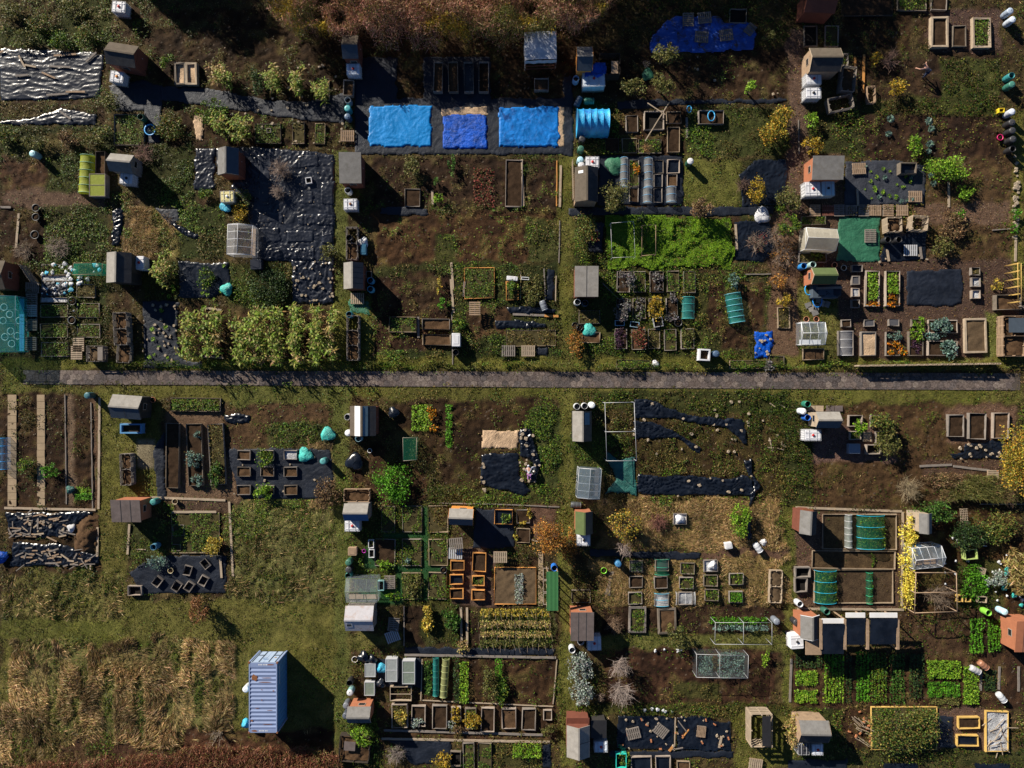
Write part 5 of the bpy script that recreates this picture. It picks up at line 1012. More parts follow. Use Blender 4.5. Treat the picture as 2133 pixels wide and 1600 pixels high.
def leafy_mesh(name, n, r, h, pl, size, up=.5, jit=.2, ratio=.6):
    """a rosette plant: leaves radiating from a heart"""
    a = NR.uniform(0, 2 * np.pi, n); q = np.sqrt(NR.random(n)); d = np.stack([np.cos(a), np.sin(a), NR.uniform(.15, .9, n) * (1.2 - q)], 1); p = np.stack([np.cos(a) * q * r * .75, np.sin(a) * q * r * .75, h * (.25 + .75 * (1 - q * q * .75) * NR.uniform(.6, 1, n))], 1)
    v, c = kites(p, NR.uniform(*size, n), pal(n, PALS[pl], jit), .55, ratio, dirs=d); me = np_mesh(name, v, 4, c); me.materials.append(LEAF); return me
def plant(px, py, me, label, cat, z=None, s=1.0, group=None, name=None, hz=.15):
    x, y = W(px, py, hz if z is None else z); o = bpy.data.objects.new(name or me.name.split('.')[0], me); COL.objects.link(o); at(o, x, y, zat(x, y) if z is None else z, R.uniform(0, 360)); q = s * R.uniform(.85, 1.15); o.scale = (q, q, q); tag(o, label, cat, group); return o
def crop(shape, h, pl, label, dens=230, size=(.10, .2), z=0.0, rows=None, axis='x', cat='crop', name='crop_foliage', up=.6, ratio=.6):
    """one sown block or row of leaves; rows = spacing in metres"""
    P_ = poly_of(shape); xs = [p[0] for p in P_]; ys = [p[1] for p in P_]; x0, y1 = W(min(xs), min(ys), z + h * .5); x1, y0 = W(max(xs), max(ys), z + h * .5); n = int((x1 - x0) * (y1 - y0) * dens); u = NR.uniform(x0, x1, n); v = NR.uniform(y0, y1, n)
    kk = HC / (HC - z - h * .5); m = inpoly(CX + u * PX * kk + NR.normal(0, 1.2, n), CY - v * PX * kk + NR.normal(0, 1.2, n), P_); u, v = u[m], v[m]
    if rows: c_ = u if axis == 'y' else v; f = (c_ / rows) % 1; k = np.abs(f - .5) < .33; u, v = u[k], v[k]
    cl = vnoise(u, v, 2.4, 91 + len(label)); k = NR.random(len(u)) < np.clip(.35 + cl * 1.1, 0, 1); u, v, cl = u[k], v[k], cl[k]; n = len(u); cx, cy = u.mean(), v.mean()
    zz = z + h * (.3 + .7 * np.clip(cl * 1.1, .2, 1)) * NR.uniform(.25, 1, n) ** .6; c = pal(n, PALS[pl], .2)
    vv, cc = kites(np.stack([u - cx, v - cy, zz], 1), NR.uniform(*size, n), c, up, ratio); o = link(np_mesh(name, vv, 4, cc), name, LEAF); at(o, cx, cy); tag(o, label, cat); return o
STONES = []
for i in range(6):
    mb = MB(); n = 7; a0 = R.random(); pts = [(math.cos(2 * math.pi * k / n + a0) * R.uniform(.09, .16), math.sin(2 * math.pi * k / n + a0) * R.uniform(.07, .13)) for k in range(n)]; h = R.uniform(.05, .10)
    mb.add([(x, y, 0) for x, y in pts] + [(x * .82, y * .82, h + R.uniform(-.015, .015)) for x, y in pts], [tuple(range(n))[::-1], tuple(range(n, 2 * n))] + [(k, (k + 1) % n, n + (k + 1) % n, n + k) for k in range(n)]); me = mb.mesh('stone'); me.materials.append(M_['stone']); STONES.append(me)
_bm = MB().box(-.11, -.055, 0, .11, .055, .07).mesh('brick'); _bm.materials.append(M_['brick'])
def stones(shape, n, label, z=.10, kind='stone', smin=.6, smax=1.5, pts=None):
    P_ = poly_of(shape); xs = [p[0] for p in P_]; ys = [p[1] for p in P_]; k = 0; g = label
    while k < n:
        if pts: a, b = pts[k]
        else:
            a, b = R.uniform(min(xs), max(xs)), R.uniform(min(ys), max(ys))
            if not bool(inpoly(np.array([a]), np.array([b]), P_)[0]): continue
        x, y = W(a, b); o = bpy.data.objects.new(kind, R.choice(STONES) if kind == 'stone' else _bm); COL.objects.link(o); at(o, x, y, z, R.uniform(0, 360)); q = R.uniform(smin, smax); o.scale = (q, q, q); tag(o, label, kind, g); k += 1
# ================================================================== sheds and shelters
shed(252, 112, 62, 46, -9, 'x', 'felt_brown', 'felt_dark', 'redbrown', 'red-brown shed with a felt roof painted sunlit and shaded beside the big crinkled black sheet', door='E', window='S')  # single dark felt; the sunlit N slope's lighter brown is painted in
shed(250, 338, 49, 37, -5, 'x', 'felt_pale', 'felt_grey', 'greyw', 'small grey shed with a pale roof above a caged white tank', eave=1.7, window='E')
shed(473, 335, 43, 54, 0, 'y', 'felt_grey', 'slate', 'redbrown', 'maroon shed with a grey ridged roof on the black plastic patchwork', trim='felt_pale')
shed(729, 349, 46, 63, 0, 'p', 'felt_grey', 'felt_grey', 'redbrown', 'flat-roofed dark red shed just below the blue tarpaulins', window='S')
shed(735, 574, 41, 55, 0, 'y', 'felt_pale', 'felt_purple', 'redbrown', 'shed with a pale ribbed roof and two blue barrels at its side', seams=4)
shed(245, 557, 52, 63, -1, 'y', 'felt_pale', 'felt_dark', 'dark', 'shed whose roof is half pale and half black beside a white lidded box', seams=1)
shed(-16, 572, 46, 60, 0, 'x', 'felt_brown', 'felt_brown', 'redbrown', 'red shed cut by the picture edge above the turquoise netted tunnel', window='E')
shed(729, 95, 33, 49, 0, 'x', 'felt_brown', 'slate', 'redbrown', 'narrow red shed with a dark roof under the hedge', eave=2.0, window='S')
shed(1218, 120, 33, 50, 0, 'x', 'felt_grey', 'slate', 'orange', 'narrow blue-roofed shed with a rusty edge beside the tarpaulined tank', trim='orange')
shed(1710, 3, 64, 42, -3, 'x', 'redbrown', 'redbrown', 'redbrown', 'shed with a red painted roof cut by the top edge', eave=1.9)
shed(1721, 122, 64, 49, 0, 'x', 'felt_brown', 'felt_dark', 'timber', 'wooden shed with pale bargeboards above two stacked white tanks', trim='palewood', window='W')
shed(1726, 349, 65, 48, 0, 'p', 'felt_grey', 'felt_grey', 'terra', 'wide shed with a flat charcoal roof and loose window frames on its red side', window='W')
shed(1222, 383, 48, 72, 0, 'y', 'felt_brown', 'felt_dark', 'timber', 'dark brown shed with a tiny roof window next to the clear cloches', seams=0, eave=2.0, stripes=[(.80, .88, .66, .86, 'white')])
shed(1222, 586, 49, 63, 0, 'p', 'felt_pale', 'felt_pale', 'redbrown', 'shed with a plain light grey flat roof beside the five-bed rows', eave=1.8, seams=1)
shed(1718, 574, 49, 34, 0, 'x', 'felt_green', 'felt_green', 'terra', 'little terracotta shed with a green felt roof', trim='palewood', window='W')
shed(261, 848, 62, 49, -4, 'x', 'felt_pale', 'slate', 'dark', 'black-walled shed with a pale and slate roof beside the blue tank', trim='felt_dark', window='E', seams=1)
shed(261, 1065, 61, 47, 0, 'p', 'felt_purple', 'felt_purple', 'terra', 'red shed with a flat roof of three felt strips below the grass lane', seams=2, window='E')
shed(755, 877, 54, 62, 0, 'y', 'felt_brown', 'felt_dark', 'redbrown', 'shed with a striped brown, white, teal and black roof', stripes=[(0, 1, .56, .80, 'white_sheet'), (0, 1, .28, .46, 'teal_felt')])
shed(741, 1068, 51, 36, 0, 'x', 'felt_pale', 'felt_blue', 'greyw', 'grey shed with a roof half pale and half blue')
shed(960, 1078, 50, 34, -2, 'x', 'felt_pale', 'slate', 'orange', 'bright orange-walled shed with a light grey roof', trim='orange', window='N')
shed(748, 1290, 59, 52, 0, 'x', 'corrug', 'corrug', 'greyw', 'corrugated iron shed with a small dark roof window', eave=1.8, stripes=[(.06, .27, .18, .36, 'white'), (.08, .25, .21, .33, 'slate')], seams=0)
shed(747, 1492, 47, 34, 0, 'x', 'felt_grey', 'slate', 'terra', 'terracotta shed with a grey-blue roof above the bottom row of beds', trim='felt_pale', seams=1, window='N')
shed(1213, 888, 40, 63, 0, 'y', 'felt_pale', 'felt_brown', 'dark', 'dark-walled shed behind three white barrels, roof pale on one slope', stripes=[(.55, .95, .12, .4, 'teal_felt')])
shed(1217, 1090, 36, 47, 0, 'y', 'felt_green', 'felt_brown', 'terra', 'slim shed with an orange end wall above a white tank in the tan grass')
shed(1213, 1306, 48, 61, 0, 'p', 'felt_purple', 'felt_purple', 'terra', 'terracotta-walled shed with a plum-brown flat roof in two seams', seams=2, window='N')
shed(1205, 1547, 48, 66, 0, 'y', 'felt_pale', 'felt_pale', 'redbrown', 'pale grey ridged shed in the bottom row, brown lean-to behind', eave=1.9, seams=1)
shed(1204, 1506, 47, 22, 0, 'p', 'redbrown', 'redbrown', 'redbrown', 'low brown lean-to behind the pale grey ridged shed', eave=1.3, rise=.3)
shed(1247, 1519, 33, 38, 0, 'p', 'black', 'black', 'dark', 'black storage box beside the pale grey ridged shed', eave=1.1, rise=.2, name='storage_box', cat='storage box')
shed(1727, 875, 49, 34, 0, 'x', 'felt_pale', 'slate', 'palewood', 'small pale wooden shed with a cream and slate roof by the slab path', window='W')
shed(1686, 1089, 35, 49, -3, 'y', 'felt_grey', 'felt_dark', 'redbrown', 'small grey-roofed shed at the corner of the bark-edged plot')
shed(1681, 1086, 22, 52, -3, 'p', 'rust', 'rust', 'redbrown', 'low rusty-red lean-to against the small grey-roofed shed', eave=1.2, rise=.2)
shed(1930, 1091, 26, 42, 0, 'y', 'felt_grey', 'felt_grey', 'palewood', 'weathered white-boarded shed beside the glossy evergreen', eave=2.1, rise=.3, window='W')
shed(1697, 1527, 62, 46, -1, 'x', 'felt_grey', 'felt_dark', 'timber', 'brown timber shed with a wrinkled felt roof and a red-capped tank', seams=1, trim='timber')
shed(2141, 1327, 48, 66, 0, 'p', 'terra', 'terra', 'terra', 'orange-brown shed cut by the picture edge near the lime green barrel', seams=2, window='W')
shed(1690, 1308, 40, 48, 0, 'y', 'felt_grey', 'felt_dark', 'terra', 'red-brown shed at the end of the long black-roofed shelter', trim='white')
# the long shelter: three black roof panels on a timber frame, apron of boards
def shelter():
    x, y = W(1790, 1312, 2.0); t = thing('lean_to_shelter', 'long open shelter with three black roof panels and pale battens', 'shelter', x, y)
    k = (HC - 2) / HC / PX
    for (a, b, c, d) in [(1711, 1757, 1298, 1362), (1761, 1801, 1286, 1343), (1811, 1868, 1286, 1342)]:
        xa, ya = W(a, c, 2.0); xb, yb = W(b, d, 2.0); xa -= x; xb -= x; ya -= y; yb -= y
        co, f = lumpy(xa, yb, xb, ya, 2.03, .03, a, .12); co[:, 2] += (co[:, 1] - yb) * .06; link(np_mesh('roof_sheet', co, faces=f, smooth=True), 'roof_sheet', SHEETM['blk'], t)
        MB().box(xa, ya, 2.02, xb, ya + .42, 2.10).build('white_edge_panel', M_['white_sheet'], t)
    for a in (1709, 1759, 1806, 1869):
        xa, ya = W(a, 1290, 2.0); xb, yb = W(a, 1352, 2.0); MB().box(xa - x - .12, yb - y, 2.06, xa - x + .12, ya - y, 2.13).build('batten', M_['timber'], t)
        for yy in (ya, yb): MB().box(xa - x - .05, yy - y - .05, 0, xa - x + .05, yy - y + .05, 2.05).build('post', M_['timber'], t)
    xa, ya = W(1678, 1330, 1.9); xb, yb = W(1711, 1364, 1.9); MB().box(xa - x, yb - y, 1.85, xb - x, ya - y, 1.92).build('board_apron', M_['timber'], t)
shelter()
def canopy():
    x, y = W(1126, 97, 2.1); t = thing('canopy_shelter', 'white plastic covered shelter with open timber front under the hedge', 'shelter', x, y, 0, 2); k = (HC - 2.1) / HC / PX; l, d = 33 * k, 27 * k
    co, f = lumpy(-l, -d, l, d, 2.15, .045, 9, .11); co[:, 2] += (co[:, 1] + d) * .14 - .10 * np.abs(co[:, 0] / l) ** 3; link(np_mesh('roof_sheet', co, faces=f, smooth=True), 'roof_sheet', mat_sheet('whitefilm', (.55, .56, .60), .45, 6, .8, .2), t)
    for sx in (-1, 1):
        for sy in (-1, 1): MB().box(sx * l * .95 - .04, sy * d * .95 - .04, 0, sx * l * .95 + .04, sy * d * .95 + .04, 2.0 + .2 * (sy > 0)).build('post', M_['redbrown'], t)
        co, f = lumpy(-d, 0, d, 1.9, 0, .05, sx + 4, .12); q = np.stack([co[:, 2] + sx * l, co[:, 0], co[:, 1] + .1], 1); link(np_mesh('side_sheet', q, faces=f, smooth=True), 'side_sheet', mat_sheet('whitefilm', (.6, .6, .6)), t)
    co, f = lumpy(-l, 0, l, .55, 0, .05, 2, .11); q = np.stack([co[:, 0], co[:, 2] - d - .05, co[:, 1] + 1.5], 1); link(np_mesh('front_flap', q, faces=f, smooth=True), 'front_flap', mat_sheet('whitefilm', (.6, .6, .6)), t)
    for z in (.35, .9): MB().box(-l, -d - .03, z, l, -d + .03, z + .09).build('front_rail', M_['redbrown'], t)
canopy()
def container():
    h = 2.59; x, y = W((519.8 + 575.4) / 2, (1382 + 1525.5) / 2, h); l, d = 1.22, 3.03
    t = thing('shipping_container', 'pale blue corrugated shipping container standing on mown grass', 'container', x, y); cm = mat('container_blue', (.22, .29, .47), .5, .12, 1.5, 20, .1, .5); cs = mat('container_side', (.07, .22, .42), .55, .2, 2, 20, .15, .5); cd = mat('container_door', (.32, .41, .56), .5, .15, 2, 20, .1, .5)
    rm = mat('container_roof', (.20, .26, .43), .42, .12, 1.2, 30, .1, .5, None)
    # corrugated roof with one big rust patch, rust kept to its own strip
    n = 62; vs = []; f = []
    for i in range(n + 1):
        yy = -d + .32 + (2 * d - .64) * i / n; z = h - .05 + (.032 if i % 4 in (1, 2) else -.012); vs += [(-l + .09, yy, z), (l - .09, yy, z)]
    for i in range(n): f.append((2 * i, 2 * i + 1, 2 * i + 3, 2 * i + 2))
    MB().add(vs, f).build('corrugated_roof', rm, t)
    for s in (-1, 1):
        MB().box(-l + .09, min(s * d, s * (d - .32)), h - .06, l - .09, max(s * d, s * (d - .32)), h - .012).build('end_plate', rm, t)
        MB().box(s * l - (.09 if s > 0 else 0), -d, h - .12, s * l + (.09 if s < 0 else 0), d, h).build('top_rail', cm, t)
        vs = []; f = []; n = 56
        for i in range(n + 1):
            yy = -d + .1 + (2 * d - .2) * i / n; q = s * (l - .02 - (.05 if i % 4 in (1, 2) else 0)); vs += [(q, yy, .12), (q, yy, h - .1)]
        for i in range(n): f.append((2 * i, 2 * i + 1, 2 * i + 3, 2 * i + 2))
        MB().add(vs, f).build('corrugated_side', cs, t); MB().box(s * l - (.08 if s > 0 else 0), -d, .0, s * l + (.08 if s < 0 else 0), d, .14).build('bottom_rail', cs, t)
    for k, s in enumerate((-1, 1)):                                # doors on the north end
        dr = MB().box(min(0, s * (l - .06)) + .01, d - .04, .12, max(0, s * (l - .06)) - .01, d + .01, h - .14).build('door', cd, t)
        for q in (.35, .82): MB().tube([(s * l * q, d + .04, .15), (s * l * q, d + .04, h - .15)], .022, 6).build('locking_bar', M_['slate'], dr)
        MB().box(min(s * .42, s * .96), d + .055, 1.05, max(s * .42, s * .96), d + .085, 1.10).build('handle', M_['slate'], dr)
    lg = MB(); [lg.tube([(.0 + math.cos(a) * .28 - .02, d + .015, 1.75 + math.sin(a) * .16), (.0 + math.cos(a + .5) * .28 - .02, d + .015, 1.75 + math.sin(a + .5) * .16)], .03, 4) for a in (0.3, .8, 1.3, 1.8, 3.4, 3.9, 4.4)]; lg.build('door_logo', M_['felt_blue'], t)
    MB().box(.62, d + .012, 1.35, .8, d + .02, 1.55).build('data_plate', M_['timber'], t); MB().box(-l, -d, .05, l, -d + .05, h - .12).build('end_wall', cs, t)
    for sx in (-1, 1):
        for sy in (-1, 1): MB().box(sx * l - .07, sy * d - .07, h - .14, sx * l + .07, sy * d + .07, h + .015).build('corner_casting', M_['rust'], t); MB().box(sx * l - .06, sy * d - .06, .0, sx * l + .06, sy * d + .06, h - .14).build('corner_post', cm, t)
    def rp(cx, cy, rx, ry): return [(cx + math.cos(a * .628) * rx * R.uniform(.6, 1.1), cy + math.sin(a * .628) * ry * R.uniform(.6, 1.1), 0) for a in range(10)]
    for (cx, cy, rx, ry, z) in [(-.75, 1.75, .32, .30, h - .008), (.65, d - .17, .4, .06, h - .006), (-.75, -d + .16, .3, .1, h - .006), (.3, 1.72, .55, .03, h - .01), (.2, 1.35, .7, .04, h - .01), (.6, -1.1, .3, .025, h - .01), (-.5, -.9, .25, .03, h - .01), (.9, .6, .12, .06, h - .01), (-.95, -2.0, .12, .1, h - .01), (.4, -2.3, .5, .03, h - .01), (-.1, .7, .05, .05, h - .008), (-.1, -.2, .04, .10, h - .008)]: MB().add([(a, b, z) for a, b, c in rp(cx, cy, rx, ry)], [tuple(range(10))]).build('rust_patch', M_['rust'], t)
    for y0, xs_ in ((d - .16, (-.40, -.28, -.16, 0, .10, .22, .30)), (-d + .17, (-.34, -.22, -.10, .02, .2, .32))):      # faded stencilled marks on the end plates
        mb = MB()
        for q in xs_: mb.add([(q, y0 - .05, h - .005), (q + .08, y0 - .05, h - .005), (q + .08, y0 + .05, h - .005), (q, y0 + .05, h - .005)], [(0, 1, 2, 3)])
        mb.build('stencilled_lettering', M_['white'], t)
    MB().box(l + .005, .9, 1.9, l + .012, 2.5, 1.98).build('side_stripe', M_['white'], t)
container()
# ------------------------------------------------------------------ glass and net houses
TURQ = mat_clear('turq_net', (.04, .44, .43), .36, .5); CLOCHE = mat_clear('clear_film', (.62, .64, .66), .34, .25); TEALN = mat_clear('teal_net', (.03, .30, .28), .6, .6); LIMEN = mat_clear('lime_net', (.42, .48, .05), .86, .6); GREYN = mat_clear('grey_net', (.5, .5, .52), .35, .6); FINE = mat_clear('fine_net', (.35, .37, .38), .10, .7); GREENN = mat_clear('green_net', (.02, .26, .15), .24, .6)
glasshouse(497, 498, 52, 62, -2, 'y', 'clear greenhouse on a wooden base beside the black plastic patchwork', frame='white', glass=mat_clear('polyc', (.6, .6, .62), .24, .2), bars=(3, 2), floor='timber')
glasshouse(1713, 497, 64, 45, -3, 'x', 'cream polycarbonate greenhouse beside the flat green tarpaulin', frame='white', glass=mat_clear('polycream', (.62, .58, .48), .86, .35), bars=(3, 2), eave=1.5)
glasshouse(1228, 1008, 47, 62, -4, 'y', 'glass lean-to house of mixed old panes beside the torn dark green net', frame='metal', glass=mat_clear('oldglass', (.32, .42, .52), .42, .15), bars=(3, 2), rise=.25, floor='greywood')
glasshouse(752, 1232, 66, 50, 0, 'x', 'green-framed greenhouse above the corrugated iron shed', frame='felt_green', glass=mat_clear('glass', (.75, .85, .95), .16, .06), bars=(2, 2), eave=1.45, rise=.4, floor='palewood')
glasshouse(1696, 694, 50, 46, 0, 'x', 'white-framed mini greenhouse with a blue watering can inside', frame='white', glass=mat_clear('glass', (.75, .85, .95), .16, .06), bars=(2, 1), eave=1.2, rise=.35, floor='white')
glasshouse(1936, 1163, 62, 44, 5, 'x', 'white-framed greenhouse crowded with pots beyond the golden hedge', frame='white', glass=mat_clear('glass', (.75, .85, .95), .16, .06), bars=(3, 2), floor='timber')
t = glasshouse(-13, 674, 84, 116, 0, 'y', 'turquoise net-covered tunnel house at the picture edge', frame='teal_felt', glass=TURQ, bars=(3, 2), eave=1.7, rise=.35, name='net_house', floor='tub_blue')
for a in [(8, 640), (20, 655), (6, 668), (22, 690), (10, 702), (24, 716), (38, 640), (40, 668), (36, 700)]: pot(*a, 'pale pot standing inside the turquoise netted tunnel', (.45, .6, .66), .3, .4, group='pots in the turquoise tunnel')
tunnel(1202, 222, 1269, 280, 1.75, 'x', mat_sheet('bluefilm', (.03, .34, .62), .4, 5, .5, .35, col2=(.02, .15, .50)), plastic((.05, .3, .6)), 6, 'bright blue polytunnel beside the navy membrane', 'polytunnel', 'polytunnel', ends=True)
tunnel(162, 323, 197, 402, .8, 'y', LIMEN, plastic((.25, .5, .35)), 6, 'lime yellow netted tunnel beside the dark compost box', rot=-3, jit=.02)
for i, b in enumerate([(1292, 328, 1309, 390), (1342, 329, 1361, 390), (1340, 391, 1359, 422), (1389, 389, 1410, 421)]):
    tunnel(*b, .6, 'y', CLOCHE, plastic((.15, .42, .7)), 5 if b[3] - b[1] > 45 else 3, ['clear tunnel cloche with blue hoops nearest the dark brown shed', 'longer upper half of the double clear cloche', 'shorter lower half of the double clear cloche', 'single short clear cloche at the end of the pale bed'][i], jit=.015)
tunnel(1421, 618, 1448, 664, .55, 'y', TURQ, plastic((.05, .4, .4)), 4, 'turquoise net draped over a bed in the middle row of five', 'net_tunnel', 'net', jit=.06)
tunnel(1516, 610, 1550, 672, .7, 'y', TURQ, plastic((.2, .6, .75)), 6, 'turquoise net tunnel among leafy greens', 'net_tunnel', 'net', rot=9, jit=.04)
tunnel(901, 1371, 914, 1450, .45, 'y', TEALN, plastic((.03, .2, .18)), 7, 'slim dark teal net tunnel in the striped vegetable plot', 'net_tunnel', 'net')
tunnel(918, 1373, 934, 1453, .45, 'y', mat_clear('palenet', (.40, .42, .18), .7, .6), plastic((.4, .45, .2)), 7, 'slim pale yellow net tunnel next to the teal one', 'net_tunnel', 'net', rot=-4, jit=.03)
tunnel(1762, 1072, 1776, 1141, .5, 'y', mat_clear('whitenet', (.5, .55, .52), .45, .6), M_['white'], 6, 'slim white net tunnel in the upper furrowed plot', 'net_tunnel', 'net')
tunnel(1788, 1074, 1846, 1144, .75, 'y', GREENN, plastic((.02, .45, .7)), 4, 'wide green net with bright blue hoops in the upper furrowed plot', 'net_tunnel', 'net')
tunnel(1699, 1189, 1745, 1257, .75, 'y', GREENN, plastic((.02, .45, .7)), 4, 'wide green net with bright blue hoops in the lowest furrowed plot', 'net_tunnel', 'net')
tunnel(1806, 1193, 1819, 1258, .4, 'y', GREENN, plastic((.03, .4, .2)), 5, 'narrow green net over a single row in the lowest furrowed plot', 'net_tunnel', 'net')
tunnel(1748, 690, 1778, 741, .5, 'y', GREYN, M_['white'], 4, 'grey insect mesh cover over the bed on bark', 'net_tunnel', 'net')
tunnel(0, 912, 16, 978, .7, 'y', mat_clear('bluenet', (.1, .3, .6), .16, .5), plastic((.02, .3, .7)), 5, 'clear cover on bright blue hoops at the picture edge beside the slab strip', 'net_tunnel', 'net')
tunnel(1364, 1165, 1395, 1198, .4, 'y', GREENN, plastic((.03, .3, .2)), 3, 'green net over a small planter in the grassy grid', 'net_tunnel', 'net')
tunnel(1363, 1236, 1395, 1263, .4, 'y', CLOCHE, plastic((.02, .45, .7)), 3, 'clear plastic over blue hoops on a small planter in the grassy grid', 'net_tunnel', 'cloche', jit=.06)
tunnel(1408, 1233, 1448, 1262, .3, 'x', CLOCHE, M_['white'], 3, 'torn grey plastic slumped over a small planter in the grassy grid', 'net_tunnel', 'cloche', jit=.14)
# cold frames
def coldframe(x0, y0, x1, y1, h, label, cover, fm='palewood', bars=1, rot=0, fill='soil'):
    wx, wy = W((x0 + x1) / 2, (y0 + y1) / 2, h); k = (HC - h) / HC / PX; l, d = (x1 - x0) * k / 2, (y1 - y0) * k / 2; t = thing('cold_frame', label, 'cold frame', wx, wy, 0, rot)
    MB().ring(-l, -d, l, d, .05, 0, h - .04).build('box_frame', M_[fm], t); co, f = lumpy(-l + .05, -d + .05, l - .05, d - .05, .12, .04, x0); link(np_mesh('soil', co, faces=f), 'soil', M_[fill], t)
    if cover:
        MB().box(-l + .04, -d + .04, h - .02, l - .04, d - .04, h - .012).build('lid_pane', cover, t); MB().ring(-l - .01, -d - .01, l + .01, d + .01, .055, h - .035, h + .012).build('lid_frame', M_[fm], t)
    for i in range(bars): y = -d + 2 * d * (i + 1) / (bars + 1); MB().box(-l + .05, y - .025, h - .03, l - .05, y + .025, h + .008).build('crossbar', M_[fm], t)
    return t
coldframe(186, 362, 219, 409, .7, 'wooden cold frame with lime netting inside beside the lime tunnel', LIMEN, 'greywood', 1)
coldframe(803, 1373, 827, 1420, .75, 'tall clear cold frame, first of two, above the empty barred frame', mat_clear('frost', (.62, .66, .66), .6, .3), 'metal', 1); coldframe(838, 1377, 864, 1425, .75, 'tall clear cold frame with greenery inside, nearer the striped plot', mat_clear('frost2', (.5, .58, .5), .45, .3), 'metal', 1)
coldframe(760, 1383, 782, 1410, .5, 'small frosted cold frame by the black rubbish bags', mat_clear('frost', (.6, .6, .6)), 'metal', 0); coldframe(759, 1421, 780, 1449, .5, 'small frosted cold frame above the terracotta shed', mat_clear('frost2', (.6, .6, .6)), 'metal', 0)
coldframe(812, 1431, 857, 1461, .45, 'barred timber frame holding pots below the clear cold frames', None, 'palewood', 1)
# ------------------------------------------------------------------ caged water tanks
ibc(246, 13, 'caged white tank at the top edge above the red-brown shed', -5); ibc(242, 159, 'caged white tank beside the red-brown shed', -8, cap='orange'); ibc(735, 143, 'bluish white tank with a red cap in the hedge shade', 2, (.66, .74, .84), L=1.22, D=1.05)
ibc(262, 371, 'caged white tank fed by a black pipe below the small pale-roofed shed', -5, cap='black'); ibc(472, 409, 'yellowed tank with a grey downpipe on black plastic', 2, (.66, .60, .30), cap='white'); ibc(729, 425, 'white tank with a red cap on grass below the flat-roofed dark red shed', 1, cap='rust')
ibc(1234, 337, 'white tank strewn with sticks behind the dark brown shed', 0); ibc(1696, 163, 'upper of two caged white tanks under the wooden shed', 1, L=1.4); ibc(1695, 193, 'lower of two caged white tanks under the wooden shed, black cap', 1, cap='black', L=1.4)
ibc(1694, 393, 'white tank with a black pipe below the charcoal flat roof', 2, L=1.45, D=1.3); ibc(1726, 392, 'bluish tank with a coiled hose below the charcoal flat roof', 2, (.45, .64, .72), cap='black', L=1.2, D=1.35)
ibc(733, 1096, 'white tank with a red lid under the half-blue shed', 0, L=1.35); ibc(1216, 1126, 'white tank with a black cap under the slim shed', 0, cap='black'); ibc(1238, 1341, 'white tank with a red cap tucked beside the plum-brown shed', 2, L=1.25, D=1.3); ibc(1252, 1557, 'white tank with a red cap beside the pale grey ridged shed', 1, (.62, .68, .76))
ibc(1694, 907, 'white tank with a brown stain beside the small pale wooden shed', 0, L=1.5); ibc(1661, 1338, 'bare white tank at the corner of the red-brown shelter shed', 4, cap='black', cage=False, L=1.25, D=1.35); ibc(1704, 1563, 'white tank with a red cap under the brown timber shed', 0, (.66, .70, .78), L=1.0)
ibc(1675, 1562, 'caged tank under a black lid under the brown timber shed', 0, (.05, .05, .06), cap='black', L=1.0); ibc(1468, 739, 'white tank cut open as a planter near the slab path', -3, open_top=True, cage=False, L=1.05, D=1.1, h=.9); ibc(288, 547, 'plain white lidded box beside the half black roof', 0, cage=False, L=1.0, D=1.25)
ibc(1237, 163, 'caged tank draped with a torn blue tarpaulin', 3, (.55, .62, .70), L=2.0, D=1.4, h=1.3); sheet('blue', .05, (.5, .4), 1.36, 'torn blue tarpaulin lying over a caged tank', [[(1214, 145), (1261, 143), (1262, 172), (1240, 175), (1214, 176)]], 'tarpaulin', 'tarpaulin')
ibc(272, 893, 'blue cut-down tank, empty and dark inside, beside the black-walled shed', 0, (.10, .26, .48), open_top=True, cage=False, L=2.0, D=.95, h=.7)
